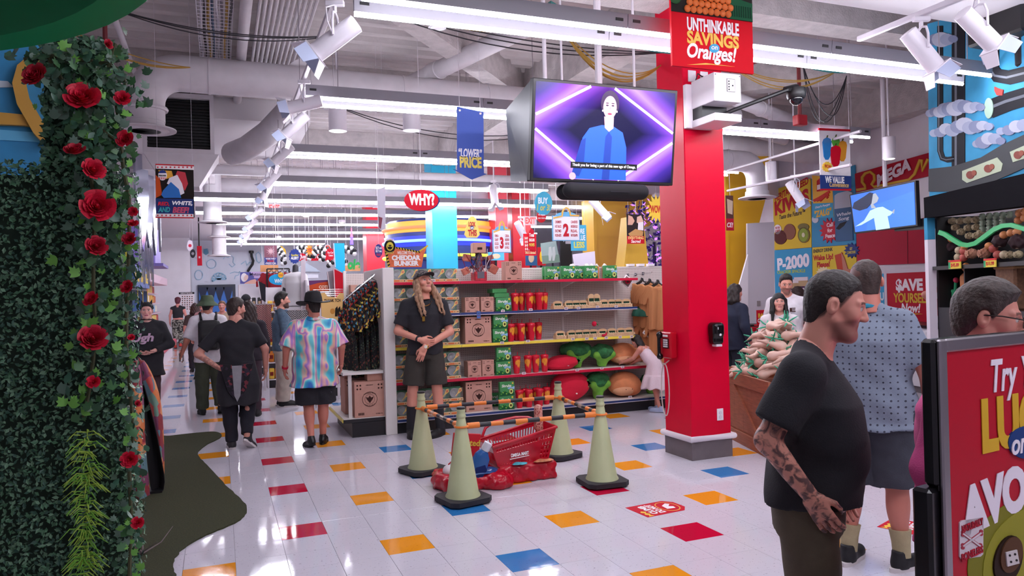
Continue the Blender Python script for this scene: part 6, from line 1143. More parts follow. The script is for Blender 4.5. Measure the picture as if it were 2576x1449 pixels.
# ================================================================ RADISH CRATE
cp0=A(1843,1105,Z=0);cp1=A(1912,1142,Z=0);dv=cp1-cp0;rzc=math.atan2(dv[1],dv[0]);Pc=Plane(cp0,rzc);ct_=thing('produce_crate','big brown plank crate heaped with pale radishes behind the red column','crate',cp0,rzc);zc=Pc.loc(1880,945)[1]
m_crate=mat('crate_brown','9a5a40',.55,noise=(7,.22,(1,1,8)))
for k in range(12):box_obj('plank',(-.42+k*.118,-.304+k*.118,0.012,.035,0.02,zc-.01),m_crate,ct_)
for(z0,z1)in((0,.13),(zc-.13,zc)):box_obj('rail',(-.43,1.0,-.012,.012,z0,z1),m_crate,ct_,.004)
q=MB();q.prism([(-.02,zc-.13),(.1,zc-.13),(.75,.13),(.63,.13)],-.01,.012);q.build('brace',m_crate,ct_,False)
box_obj('side_board',(-.43,-.405,.035,.82,0,zc),m_crate,ct_);box_obj('side_board',(.97,1.0,.035,.82,0,zc),m_crate,ct_);box_obj('back_board',(-.43,1.0,.82,.84,0,zc),m_crate,ct_);box_obj('tray_floor',(-.405,.97,.035,.82,zc-.16,zc-.14),m_crate,ct_)
s=SDF((-.09,-.09,-.26),(.09,.09,.12),.0085);s.ell((0,0,.03),(.055,.052,.06),.02);s.rc((-.02,0,0),(-.045,.01,-.13),.034,.022,.02);s.rc((-.045,.01,-.13),(-.04,-.02,-.23),.022,.007,.01);s.rc((.02,0,0),(.04,-.015,-.11),.034,.024,.02);s.rc((.04,-.015,-.11),(.05,.01,-.22),.024,.007,.01)
Vr,Fr=s.surf();rad_me=raw_mesh('root',Vr,Fr,mat('radish_flesh','d8b4a4',.45,noise=(10,.08)))
q=MB()
for k in range(5):
 a=6.28*k/5;d_=Vector((math.cos(a)*.5,math.sin(a)*.5,1)).normalized();q.tube([(0,0,.08),tuple(d_*.1+Vector((0,0,.04))),tuple(d_*.15+Vector((math.cos(a)*.03,math.sin(a)*.03,.02)))],[.006,.01,.004],5)
leaf_me=q.mesh('leaves',mat('radish_leaf','3fa884',.5))
r7=np.random.default_rng(11);n_=0
for layer in range(6):
 rx,ry=.62-.1*layer,.42-.065*layer
 for k in range([13,11,9,7,5,3][layer]):
  a=6.2832*k/[13,11,9,7,5,3][layer]+layer;x=.28+rx*math.cos(a)*r7.uniform(.75,1.);y=.42+ry*.85*math.sin(a)*r7.uniform(.75,1.);z=zc-.02+.095*layer
  w_=np.array(cp0)+Pc.u*x-Pc.n*y;t=thing('forked_radish','pale forked radish in the crate heap, %s in the %s'%((ORD[k]if layer else ORD[k])+' round',['bottom ring','second ring','third ring','fourth ring','fifth ring','top ring'][layer]),'radish',(w_[0],w_[1],z+.04),0,'forked radishes in the crate');t.rotation_euler=(r7.uniform(.9,2.0)*(1 if r7.uniform()>.2 else-1),r7.uniform(-.5,.5),r7.uniform(0,6.28))
  o=bpy.data.objects.new('root',rad_me);link(o,t);o=bpy.data.objects.new('leaf_top',leaf_me);link(o,t)
# ================================================================ FOREGROUND SIGN STAND
SO=A(2345,855,d=1.75);SP=Plane((SO[0],SO[1],0),R_(7.7));st2=SP.thing('sign_stand','tall silver framed red floor sign reading Try Your Luck on our Avocados','sign')
sx0=0.;zt=SO[2];wS=.56;m_sil=mat('frame_silver','9a949a',.25,metal=.8);m_gl=mat('frame_black_gloss','151317',.15)
zstep=SP.loc(2345,1232)[1]
box_obj('panel_core',(sx0+.015,wS,.0,.03,.25,zt-.002),m_gl,st2,.004);box_obj('back_case',(sx0+.004,wS,.0,.035,zstep,zt),m_gl,st2,.008);box_obj('base_case',(sx0-.022,wS+.03,.002,.05,0.04,zstep-.002),m_gl,st2,.008);box_obj('foot',(sx0-.04,wS+.04,-.02,.2,0,.04),m_gl,st2,.01)
for b in((sx0+.012,sx0+.042,.04,zt),(wS-.03,wS,.04,zt)):box_obj('frame_rail',(b[0],b[1],-.012,.0,.25,zt),m_sil,st2,.004)
box_obj('frame_rail',(sx0+.042,wS-.03,-.012,.0,zt-.032,zt),m_sil,st2,.004);box_obj('frame_rail',(sx0+.042,wS-.03,-.012,.0,.25,.28),m_sil,st2,.004);box_obj('poster',(sx0+.042,wS-.03,-.004,0,.28,zt-.032),pm('b8142c',.4),st2)
SP.text(st2,'Try Your',(2487,895,2650,1000),'ece4ee',-.005,shear=.2,bold=.02);SP.text(st2,'LUCK',(2463,985,2665,1120),'d8ac32',-.005,bold=.05);SP.text(st2,'AVOCADOS',(2408,1145,2790,1262),'ece4ee',-.005,bold=.06,rot=.09)
SP.ell(st2,'bubble',2580,1112,52,42,'23407c',-.009,-.004);SP.text(st2,'on our',(2534,1095,2640,1132),'ece4ee',-.0095,shear=.2);SP.ell(st2,'avocado_skin',2600,1430,172,180,'7d7a24',-.006,-.004,40);SP.ell(st2,'avocado_flesh',2625,1440,160,172,'95922f',-.0075,-.004,40)
SP.ell(st2,'pit_dark',2525,1405,34,62,'2c1c14',-.012,-.004,26,.25);SP.ell(st2,'pit_light',2530,1392,26,46,'5a3c28',-.015,-.004,24,.25);SP.poly(st2,'dice',[(2512,1385),(2540,1378),(2546,1412),(2516,1420)],'cfc8c8',-.018,-.004)
for(x,y)in((2521,1392),(2534,1389),(2524,1408),(2538,1404)):SP.ell(st2,'pip',x,y,2.6,3,'2a2424',-.019,-.018,10)
SP.poly(st2,'badge',[(2412,1308),(2462,1300),(2467,1306),(2466,1392),(2460,1398),(2412,1405),(2407,1398),(2407,1314)],'d6ccd2',-.007,-.004);SP.text(st2,'NATURALLY',(2411,1310,2464,1328),'b02438',-.0075,bold=.03,rot=.05);SP.text(st2,'BONELESS',(2410,1380,2464,1399),'b02438',-.0075,bold=.03,rot=.05)
for(a,b)in(((2414,1340),(2458,1372)),((2414,1372),(2460,1338))):
 SP.stroke(st2,'bone',[a,b],7,'a83848',-.008,-.007);SP.stroke(st2,'bone_fill',[a,b],4,'d6ccd2',-.009,-.008)
 for(x,y)in(a,b):
  for dy in(-3.5,3.5):SP.ell(st2,'bone_end',x,y+dy,4.5,4.5,'a83848',-.0085,-.007,12)
# ================================================================ FAR BACKGROUND
# pillars behind the gondola
def pillar(label,x0,x1,y,c,w=.5,n='square_pillar'):
 t=thing(n,label,'pillar',(x0,y,0));box_obj('shaft',(0,x1-x0,0,w,0,4.82),mat('pillar_'+c,c,.45),t,.006);box_obj('base_trim',(-.02,x1-x0+.02,-.02,w+.02,0,.2),MATS['baseboard_grey'],t);return t
pillar('bright cyan square pillar behind the gondola',3.2,3.74,10.2,'22b4dc',.55);pillar('red square pillar far behind the bunker sign',3.2,3.75,17.6,'c4122c',.6)
pillar('red wall pillar behind the bargain signs',A(1290,600,d=17)[0],A(1345,600,d=17)[0],A(1290,600,d=17)[1],'b80f2a',.8);pillar('light red wall pillar left of the bargain signs',A(1250,640,d=16.6)[0],A(1284,640,d=16.6)[0],A(1250,640,d=16.6)[1],'c8404e',.5)
# neon drum
p=A(1108,660,d=17.5);zt=A(1108,566,d=17.5)[2];zb=p[2];dr=thing('neon_drum','round canopy with orange, red, blue and yellow neon rings','neon canopy',(p[0],p[1],0));rd=1.28;hh_=zt-zb
MB().lathe([(rd*.95,zb-.5),(rd*.95,zb),(rd,zb+.02),(rd,zt),(rd*.96,zt+.05)],40).build('canopy',mat('drum_navy','24357a',.4),dr)
for(f0,f1,c,e_)in((.72,1.0,'e8963c',.9),(.36,.62,'2a3ae0',.7)):MB().lathe([(rd+.01,zb+hh_*f0),(rd+.03,zb+hh_*(f0+f1)/2),(rd+.01,zb+hh_*f1)],40).build('lit_band',em(c,e_),dr)
for(f_,c,e_)in((.84,'ff5a3a',3.),(.5,'6a8aff',3.),(.12,'f4e83a',2.)):q=MB();n=40;q.tube([((rd+.05)*math.cos(6.283*i/n),(rd+.05)*math.sin(6.283*i/n),zb+hh_*f_)for i in range(n)],.035,6,True);q.build('neon_tube',em(c,e_),dr)
MB().cone((0,0,0),(0,0,zb-.5),.3,n=20).build('centre_post',mat('drum_navy','24357a',.4),dr)
# misc screens and panels behind the gondola
P=Plane(A(1395,660,d=14));t=P.thing('photo_board','tilted pale photo board of a walking couple behind the gondola','photo board');P.poly(t,'board',[(1360,612),(1398,606),(1408,660),(1365,664)],'9fb4b0',-.01,.01);P.poly(t,'grass_print',[(1362,644),(1406,640),(1408,660),(1365,664)],'7f9a8a',-.012,-.01)
for x in(1383,1392):P.poly(t,'figure_print',[(x-3,622),(x+3,620),(x+5,640),(x+2,656),(x-3,656),(x-4,640)],'c8d0ce',-.014,-.01)
box_obj('leg',(-.05,-.02,0,.03,-P.O[2],.1),m_dark,t)
t=thing('dark_screen','tall black screen leaning behind the photo board','screen',(*A(1412,650,d=14.6)[:2],0));z0,z1=A(1412,668,d=14.6)[2],A(1412,600,d=14.6)[2];MB().rbx(-.02,.24,0,.08,z0-.6,z1,.01).build('panel',m_dark,t);box_obj('stand',(.05,.17,.02,.06,0,z0-.6),m_dark,t)
for k,(r,c,lab)in enumerate([((1322,630,1350,668),'3a6a9a','blue product poster low behind the bargain sign'),((1352,622,1372,668),'b82430','red product poster with yellow burst behind the photo board'),((1228,634,1268,655),'5ab0d8','light blue hanging card under the number three board'),((1110,650,1168,668),'6a5a9a','violet display edge right of the cyan pillar')]):
 P=Plane(A((r[0]+r[2])/2,r[3],d=16+.3*k));t=P.thing('product_poster',lab,'poster');P.box(t,'sheet',r,c,-.01,.01);P.ell(t,'print',(r[0]+r[2])/2,(r[1]+r[3])/2,(r[2]-r[0])*.25,(r[3]-r[1])*.3,'d8c0a0' if k!=1 else 'e8c03a',-.014,-.01);box_obj('post',(-.02,.02,.0,.03,-P.O[2],.02),m_dark,t)
P=Plane(A(1470,668,d=13));t=P.thing('white_card','blank white card standing behind the green boxes','card');P.poly(t,'sheet',[(1440,640),(1496,632),(1498,668),(1444,668)],'dcd4e4',-.005,.005);box_obj('foot',(-.1,.0,.0,.04,-P.O[2],.02),m_shelf,t)
structure(box_obj('wall_mid',(4.6,9.4,19.0,19.2,0,3.3),mat('mid_wall_red','a81228',.6)))
P=Plane(A(690,545,Y=12));
def exits(label,px,py,d):
 P=Plane(A(px,py,d=d));t=P.thing('exit_sign',label,'exit sign');P.box(t,'case',(px-16,py-11,px+16,py+11),'d8d0d4',0,.04);P.text(t,'EXIT',(px-13,py-8,px+13,py+8),em('ff3a3a',2.5),-.002,bold=.04);MB().cone((0,.02,.1),(0,.02,4.86-P.O[2]),.008,n=5).build('stem',m_white_met,t)
exits('red lettered EXIT sign above the far left aisle',690,523,17);exits('red lettered EXIT sign behind the number two board',1334,555,15)
# doodle wall
DP=Plane((0,25.58,0));dw=DP.thing('wall_doodles','light blue painted food doodles on the far wall','wall painting');cb_='8fb4cc'
DP.stroke(dw,'fan_outline',[(534,708),(534,698),(540,690),(549,686),(559,688),(567,694),(569,702)],3,cb_,-.02,0);DP.stroke(dw,'fan_base',[(534,708),(545,702),(569,702)],4,cb_,-.02,0)
for k in range(6):a=R_(185+30*k);DP.stroke(dw,'fan_rib',[(551+7*math.cos(a),702+6*math.sin(a)),(551+16*math.cos(a),702+15*math.sin(a))],3,cb_,-.02,0)
DP.ell(dw,'fan_hub',551,700,6,5,cb_,-.02,0,16);DP.stroke(dw,'tomato_outline',[(532+12*math.cos(a),664+11*math.sin(a))for a in np.linspace(0,6.283,20)],1.5,cb_,-.02,0);DP.stroke(dw,'pulse_line',[(606,665),(613,660),(618,656),(621,668),(627,660),(632,661)],2,cb_,-.02,0);DP.stroke(dw,'bottle_outline',[(644,640),(650,634),(655,640),(658,655),(652,662),(646,656),(644,640)],2,cb_,-.02,0);DP.poly(dw,'mug',[(512,627),(522,625),(525,637),(518,642),(512,637)],'6a9ab4',-.02,0);DP.stroke(dw,'cloud_outline',[(562,652),(566,645),(574,648),(580,642),(588,648),(586,660),(592,666),(584,672),(576,664)],1.6,cb_,-.02,0);DP.stroke(dw,'cow_outline',[(578,688),(590,684),(600,686),(604,682),(600,692),(592,694),(590,702)],1.5,cb_,-.02,0);DP.stroke(dw,'clock_outline',[(500+10*math.cos(a),692+12*math.sin(a))for a in np.linspace(0,6.283,18)],1.5,cb_,-.02,0)
for(a0,b0)in((634,650),(640,700)):pass
q=thing('black_hose','thick black hose curving down the far wall','hose',(0,25.5,0));pts=[A(x,y,Y=25.45)for x,y in((632,634),(633,645),(637,656),(635,665),(628,675),(623,684))];MB().tube([(p[0],p[1]-25.5,p[2])for p in pts],.05,8).build('hose',m_dark,q);MB().cone((pts[0][0],-.05,pts[0][2]-.05),(pts[0][0],-.05,pts[0][2]+.05),.09,n=10).build('wall_collar',m_dark,q)
d1=structure(box_obj('door_1',(A(497,715,Y=25.5)[0],A(592,715,Y=25.5)[0],25.48,25.6,0,A(545,716,Y=25.5)[2]),mat('door_navy','141c30',.5)));xa,xb=A(502,800,Y=25.46)[0],A(586,800,Y=25.46)[0];zt=A(545,723,Y=25.46)[2];box_obj('doorway_glow',(xa,xb,25.46,25.48,0,zt),em('1c4f92',.5),d1)
for k in range(4):q=MB();x=xa+(xb-xa)*(k+.5)/4;q.prism([(x-.18,zt),(x+.18,zt),(x+.06,zt-.35-.1*(k%2)),(x,zt-.6-.1*(k%2)),(x-.08,zt-.4)],25.43,25.46);q.build('curtain_swag',mat('swag_navy','0e1c3c',.6),d1,False)
# things on the white pier at the end of the aisle
PP=Plane((-2.6,24.398,0));t=PP.thing('product_chart','black headed chart with a grid of brown product pictures on the white pier','poster');PP.box(t,'sheet',(455,735,489,782),'ddd4d8',-.01,0);PP.box(t,'header',(450,735,489,740),'1d1a1e',-.012,-.01);PP.text(t,'GUIDE OF THE FOODS',(454,736,484,739),'e8e0e4',-.0125)
for r in range(7):
 for c in range(5):PP.ell(t,'product_picture',459+c*6,746+r*5.2,1.9,1.5,'7a4a44' if(r+c)%2 else '3c2a2c',-.013,-.01,8)
for k,(x,y,rx,ry,c,lab)in enumerate(((478,618,8,14,'e4dce2','white oval hanging disc with red check on the pier'),(485,638,7,11,'2a282c','dark oval hanging disc below the white one'))):
 P=Plane(A(x,y+ry,d=17));t=P.thing('hanging_disc',lab,'sign');P.ell(t,'disc',x,y,rx,ry,c,-.01,.01);P.star(t,'badge',x,y,rx*.45,rx*.6,10,'c8344a' if k==0 else '8a8488',-.014,-.01);strings(P,t,[P.loc(x,y-ry)])
P=Plane(A(502,670,d=20));t=P.thing('fire_cabinet','red fire equipment box hanging by the far wall','alarm box');P.box(t,'case',(496,619,508,668),'c01c30',-.05,.1);P.box(t,'window',(500,645,504,650),'e0c8cc',-.06,-.05);MB().cone((0,.05,.4),(0,.05,4.7-P.O[2]),.02,n=6).build('conduit',m_dark,t)
# ---------------------------------------------------------------- left wall fittings
LX=-2.5
t=thing('snack_cooler','pink framed open cooler with rows of yellow and orange snack packs along the left wall','cooler',(-3.35,11.5,0));mfr=mat('cooler_frame','d8b8c4',.4);box_obj('back',(0,.1,0,8,0,2.3),mfr,t);box_obj('plinth',(.1,1.05,0,8,0,.42),mat('cooler_plinth','ddd4da',.5),t);q=MB();q.cone((1.1,0,.45),(1.1,8,.45),.07,n=10);q.build('red_bumper',mat('bumper_red','c41c34',.4),t);box_obj('canopy',(.1,.95,0,8,2.1,2.3),mfr,t);box_obj('end_panel',(.1,.95,-.06,0,.42,2.3),mfr,t)
for k in range(6):box_obj('shelf',(.1,.85-.03*k,0,8,.5+k*.27,.52+k*.27),mfr,t)
cols_=['d8a83a','c8703a','e0c860','b84a34','7aa8c8','e4dcc8'];r8=random.Random(8)
for k in range(6):
 for c in range(22):
  o=thing('snack_pack','%s snack pack, %s shelf of the left cooler, place %s'%(['yellow','orange','pale yellow','brick','blue','cream'][(k*2+c//4)%6],['bottom','second','third','fourth','fifth','top'][k],(ORD+['seventeenth','eighteenth','nineteenth','twentieth','last but one','last'])[c]),'snack',(-3.35+.62-.03*k,11.62+c*.36,.521+k*.27),0,'snack packs in the left cooler');MB().rbx(0,.14,-.13,.13,0,.19+.03*r8.random(),.02).build('packet',mat('snack_'+cols_[(k*2+c//4)%6],cols_[(k*2+c//4)%6],.35),o)
t=thing('drink_fridges','black drink fridges with blue lettered headers on the left wall','fridge',(-3.02,8.6,0));box_obj('cabinet',(0,.72,0,2.8,0,2.28),mat('fridge_black','1a191d',.35),t)
for k in range(3):
 box_obj('glass_door',(.72,.74,.04+k*.93,.9+k*.93,.2,1.85),mat('fridge_glass','17191f',.08),t);h_=box_obj('header',(.72,.78,.03+k*.93,.91+k*.93,1.9,2.26),mat('header_blue','2f4f94',.4),t);box_obj('handle',(.74,.78,.08+k*.93,.11+k*.93,.7,1.5),m_chrome,t)
 o=text_obj('lettering',['COOLER','DRINKS','BEER'][k],h_,0,0,.7,.18,0,pm('d8b84a'),bold=.04);o.matrix_local=Matrix.Translation((.782,.47+k*.93,2.08))@Matrix.Rotation(R_(90),4,'Z')
 box_obj('yellow_strip',(.74,.745,.9+k*.93,.925+k*.93,.1,1.85),pm('d8b43a'),t)
for k in range(12):
 q=MB();q.prism([(0,0),(.2+.02*(k%3),0),(.12,-.5-.2*((k*7)%5)/4),(.09,-.9-.35*((k*5)%4)/3),(.05,-.5)],-.015,.015);o=q.build('icicle_panel',mat('chrome_drip','b0b4c4',.18,metal=.9),t,False);o.location=(.85,.1+k*.23,3.2);o.rotation_euler=(0,0,R_(90))
box_obj('drip_bridge',(.8,.86,0,2.85,3.15,3.3),MATS['chrome_drip'],t)
t=thing('giant_cutlery','giant chrome knife and fork sculpture above the fridges','sculpture',(-2.16,8.9,2.2))
for k in range(4):
 q=MB();w_=.16+.03*(k%2);q.prism([(-w_,1.9),(w_,1.9),(w_*1.1,1.0),(w_*.5,.35),(0,.05),(-w_*.5,.35),(-w_*1.1,1.0)],-.02,.02);o=q.build('blade',MATS['chrome_drip'],t,False);o.location=(.05*k,.3+k*.6,.25+.1*(k%2));o.rotation_euler=(0,0,R_(60+10*k));MB().cone((.05*k,.3+k*.6,2.1),(.05*k,.3+k*.6,2.45),.02,n=6).build('hanging_rod',m_chrome,t)
t=thing('cartoon_panel','black and white cartoon panel with yellow edge behind the rose hedge','panel',(-2.26,7.6,0));box_obj('board',(-.9,0,0,.06,0,3.4),pm('dcd6da'),t);box_obj('yellow_edge',(0,.02,0,.06,0,2.5),pm('d8c43a'),t)
for k in range(9):MB().cone((-.12-.1*(k%2),-.01,.3+k*.33),(-.12-.1*(k%2),0,.3+k*.33),.09-.03*(k%3),n=18).build('black_dot',m_dark,t)
t=thing('purple_planter','purple box with ladder and plants hanging high on the left wall','planter box',(-2.45,12.4,2.45));box_obj('box',(-.9,.25,0,1.6,0,.78),mat('planter_purple','8a78c8',.5),t,.01);box_obj('lid_edge',(-.92,.4,-.02,1.64,-.06,0),mat('planter_deep','6a5ca0',.5),t)  # lid edge is a deeper purple than the box
for s_ in(0,.22):MB().cone((.1,.2+s_,.78),(.1,.2+s_,1.9),.02,n=6).build('ladder_rail',m_dark,t)
for k in range(6):MB().cone((.1,.2,.9+k*.17),(.1,.42,.9+k*.17),.014,n=6).build('ladder_rung',m_dark,t)
MB().cone((-.1,.3,.78),(-.1,.3,2.2),.012,n=5).build('hanger',m_dark,t);s=SDF((-.1,-.1,0),(.1,.1,.4),.02);s.rc((0,0,.05),(.02,0,.3),.05,.03,.02);sdf_obj('banana',s,pm('d8c03a'),t,loc=(.2,.75,.75))
# ---------------------------------------------------------------- mid-floor merchandise behind the shoppers
m_wunit=mat('unit_white','d8d2d6',.5)
def unit(label,x0,x1,ytop,d,depth=.45,shelves=4,back=True):
 p0,p1=A(x0,850,d=d),A(x1,850,d=d);h=A((x0+x1)/2,ytop,d=d)[2];y=(p0[1]+p1[1])/2;t=thing('display_unit',label,'shelf',(p0[0],y,0));w_=p1[0]-p0[0]
 box_obj('back_panel',(0,w_,depth-.03,depth,.1,h),m_wunit,t);box_obj('side_panel',(0,.03,0,depth,0,h),m_wunit,t);box_obj('side_panel',(w_-.03,w_,0,depth,0,h),m_wunit,t);box_obj('plinth',(.03,w_-.03,.02,depth-.03,0,.14),m_blk,t)
 for k in range(shelves):box_obj('shelf',(.03,w_-.03,.02,depth-.03,.14+(h-.3)*k/shelves,.16+(h-.3)*k/shelves),m_wunit,t)
 return t,w_,h,y,p0[0]
t,w_,h,y,x0=unit('white cosmetics shelf with black pouches under the beauty sign',603,672,716,16,.4,5)
for k in range(5):o=thing('black_pouch','black pouch on the cosmetics shelf, %s from the left'%ORD[k],'pouch',(x0+.08+k*.115,y+.12,.161+(h-.3)*4/5),0,'black pouches');MB().rbx(-.04,.04,-.02,.02,0,.19,.01).build('pouch',m_dark,o);box_obj('label',(-.025,.025,-.022,-.02,.05,.11),pm('b89a7a'),o)
P=Plane((*A(635,716,d=16)[:2],A(635,716,d=16)[2]));t=P.thing('beauty_sign','violet beauty sign with a masked face above the cosmetics shelf','sign');P.poly(t,'board',[(604,685),(666,683),(667,714),(604,714)],'5a5a98',-.02,.0);P.poly(t,'glow_print',[(630,684),(666,683),(667,700),(640,700)],'b8a0c8',-.022,-.02);P.ell(t,'towel',614,698,8,11,'e0d8dc',-.024,-.02,18);P.ell(t,'face',619,699,5,8,'d8b8b0',-.028,-.02,16,.4);P.poly(t,'shoulder',[(616,712),(630,705),(642,702),(650,714),(614,714)],'d0a090',-.026,-.02);P.poly(t,'turquoise_gem',[(648,705),(658,700),(666,706),(666,714),(650,714)],'3aa8a0',-.026,-.02);P.text(t,'Mytosis',(628,686,663,696),'2a2440',-.023,bold=.01)
t,w_,h,y,x0=unit('white rack of orange and yellow snack bags behind the denim jacket',670,718,722,13.6,.4,5)
for k in range(5):
 for c in range(3):o=thing('snack_bag','%s snack bag, %s shelf of the white rack, %s from left'%('orange' if(k+c)%2 else 'yellow',ORD[k],ORD[c]),'snack',(x0+.08+c*.1,y+.06,.161+(h-.3)*k/5),0,'snack bags on the white rack');MB().rbx(-.045,.045,-.02,.03,0,.2,.015).build('bag',mat('bag_%d'%((k+c)%2),['e0b840','d07a2c'][(k+c)%2],.35),o);box_obj('label',(-.03,.03,-.024,-.02,.06,.13),pm('7a2a24'),o)
t,w_,h,y,x0=unit('white display unit with folded goods behind the hat man',770,872,704,12.2,.5,4)
P=Plane((*A(805,733,d=11.9)[:2],A(805,733,d=11.9)[2]-.02));t2=P.thing('poster_card','purple and orange poster card above the wide black hat','poster');P.poly(t2,'card',[(777,706),(832,704),(834,732),(779,733)],'6a3a6a',-.01,.0);P.poly(t2,'flame_print',[(778,718),(800,712),(826,708),(833,722),(833,732),(779,733)],'c8502c',-.012,-.01);P.text(t2,'COTI',(802,718,824,726),'f0d8c0',-.013,bold=.04);P.box(t2,'strut',(800,732,810,800),m_wunit,0,.02)
# mannequin bust on table
p_=A(745,780,d=12.6);zt_=A(745,771,d=12.6)[2];t=thing('display_table','white display table carrying the mannequin','table',(p_[0],p_[1],0));box_obj('top',(-.35,.35,-.25,.35,zt_-.05,zt_),m_wunit,t,.005)
for sx in(-.32,.3):
 for sy in(-.22,.3):box_obj('leg',(sx,sx+.03,sy,sy+.03,0,zt_-.05),m_wunit,t)
mt=thing('mannequin','dark headless mannequin torso in white T-shirt on the display table','mannequin',(p_[0],p_[1],zt_),R_(-50));m_grey=mat('mannequin_grey','3a383e',.4);s=SDF((-.35,-.25,-.02),(.35,.25,.75),.014);s.loft([(0,.15,.11,0,0),(.15,.14,.1,0,0),(.4,.17,.115,0,0),(.52,.15,.1,0,0),(.58,.07,.07,0,0)],.02);s.rc((0,0,.55),(0,.01,.68),.055,.05,.02)
for g_ in(-1,1):s.rc((0,0,.54),(g_*.18,0,.5),.05,.05,.03);s.rc((g_*.18,0,.5),(g_*.25,-.02,.24),.05,.04,.02);s.rc((g_*.25,-.02,.24),(g_*.24,.12,.03),.038,.028,.02);s.ell((g_*.24,.16,-.01+.03),(.03,.05,.03),.02)
sdf_obj('form',s,m_grey,mt);s=SDF((-.35,-.25,-.02),(.35,.25,.7),.014);s.loft([(.01,.18,.14,0,0),(.15,.165,.125,0,0),(.4,.19,.135,0,0),(.52,.165,.115,0,0),(.575,.09,.08,0,0)],.02)
for g_ in(-1,1):s.rc((0,0,.54),(g_*.18,0,.5),.062,.065,.03);s.rc((g_*.18,0,.5),(g_*.23,-.015,.33),.068,.07,.02,cap=True)
s.ell((0,0,.64),(.07,.07,.08),.005,True);sdf_obj('white_tshirt',s,cloth('white_tee_b','dcd8da')if 'cloth' in globals()else mat('white_tee_b','dcd8da',.9),mt)
# tall leaning sign boards
for k,(pts,c,d,lab)in enumerate([([(757,655),(768,650),(768,800),(758,800)],'c8bcc4',12.3,'tall narrow pale sign board edge behind the mannequin'),([(822,684),(838,680),(858,800),(838,804)],'8a8890',11.9,'leaning grey framed mirror panel beside the red panel'),([(838,676),(868,690),(868,840),(846,840)],'b80f24',11.8,'plain red leaning panel behind the hat man'),([(648,706),(668,716),(668,760),(655,752)],'2c2a30',13.2,'dark tilted screen beside the cosmetics shelf'),([(838,612),(866,612),(868,690),(842,672)],'2ab0dc',14.5,'cyan angled panel under the garland')]):
 P=Plane((*A(pts[3][0],pts[3][1],d=d)[:2],0));t=P.thing('leaning_panel',lab,'panel');P.poly(t,'board',pts,c,-.02,.02);P.poly(t,'edge',[pts[0],(pts[0][0]+2,pts[0][1]),(pts[3][0]+2,pts[3][1]),pts[3]],'d8ccd0',-.03,-.02);a_,b_=P.loc(*pts[3]),P.loc(*pts[2]);box_obj('stand',((a_[0]+b_[0])/2-.02,(a_[0]+b_[0])/2+.02,-.01,.01,0,max(.05,min(a_[1],b_[1])+.05)),m_wunit,t)
P=Plane((*A(840,812,d=10.9)[:2],A(840,812,d=10.9)[2]));t=P.thing('tote_bag','tan tote bag with black figures and lettering hanging behind the hat brim','bag');P.poly(t,'bag',[(806,738),(816,736),(824,746),(846,748),(856,736),(864,738),(866,812),(810,812)],mat('tote_tan','d0a868',.8),-.02,.02);P.text(t,'THANK TCH',(815,752,856,760),'3a2c24',-.021,bold=.03);P.ell(t,'sun_print',836,783,6,7,'b8803a',-.024,-.02,16)
for x in(846,853):P.poly(t,'figure_print',[(x-3,776),(x+2,770),(x+4,782),(x+2,796),(x-4,796)],'1d1814',-.024,-.02)
wr_=thing('wire_rack','white wire grid rack holding the tote bag','rack',(*A(838,800,d=11.1)[:2],0));zz=A(838,728,d=11.1)[2]
for k in range(8):MB().cone((-.28,0,zz-.03*k*1.0),(.26,0,zz-.03*k),.004,n=5).build('wire',m_chrome,wr_)
for x in(-.28,.26):MB().cone((x,0,0),(x,0,zz),.008,n=6).build('post',m_chrome,wr_)
# red shirts on a rail, striped ties
rl=thing('garment_rail','black garment rail with dark red shirts behind the mannequin','rail',(*A(672,700,d=14.2)[:2],0));zr_=A(690,676,d=14.2)[2];L_=A(730,676,d=14.2)[0]-A(672,676,d=14.2)[0];MB().cone((0,0,zr_),(L_,0,zr_),.014,n=6).build('bar',m_dark,rl);MB().cone((0,0,0),(0,0,zr_),.014,n=6).build('post',m_dark,rl);MB().cone((L_,0,0),(L_,0,zr_),.014,n=6).build('post',m_dark,rl)
for k in range(4):
 t=thing('hanging_tshirt','dark red T-shirt on the black rail, %s from left'%ORD[k],'T-shirt',(rl.location.x+.08+k*.1,rl.location.y,zr_-.03),R_(70),'dark red T-shirts');me_=tee_me.copy();me_.materials.clear();me_.materials.append(mat('tee_darkred','8a1422',.9));o=bpy.data.objects.new('shirt',me_);link(o,t);q=MB();q.tube([(0,-.19,-.1),(0,-.02,-.02),(0,0,.03),(0,.02,-.02),(0,.19,-.1)],.007,6);q.build('hanger',m_dark,t)
for(x,d,n,lab,c)in((655,13.0,7,'striped pink and black scarf','wave'),(738,11.5,8,'striped grey and black scarf','grey')):
 p_=A(x,800,d=d);m_st=ramp_mat('stripe_'+c,'wave',14,[(0,'1a171c'),(.5,'1a171c'),(.55,'c88a88' if c=='wave' else 'b8b0b4'),(1,'c88a88' if c=='wave' else 'b8b0b4')],.8,interp='CONSTANT',rot=(0,R_(40),0));z1=A(x,770 if c=='wave' else 785,d=d)[2];r_=thing('garment_rail','chrome stand with %ss'%lab,'rail',(p_[0],p_[1],0));MB().cone((-.2,0,z1+.03),(.25,0,z1+.03),.01,n=6).build('bar',m_chrome,r_);MB().cone((-.2,0,0),(-.2,0,z1+.03),.012,n=6).build('post',m_chrome,r_);MB().cone((.25,0,0),(.25,0,z1+.03),.012,n=6).build('post',m_chrome,r_)
 for k in range(n):t=thing('hanging_scarf','%s on its stand, %s from left'%(lab,ORD[k]),'scarf',(p_[0]-.17+k*.055,p_[1],z1+.02),R_(15*math.sin(k)),lab+'s');q=MB();q.prism([(-.025,0),(.025,0),(.035,-.6),(-.03,-.62)],-.012,.012);q.build('cloth',m_st,t)
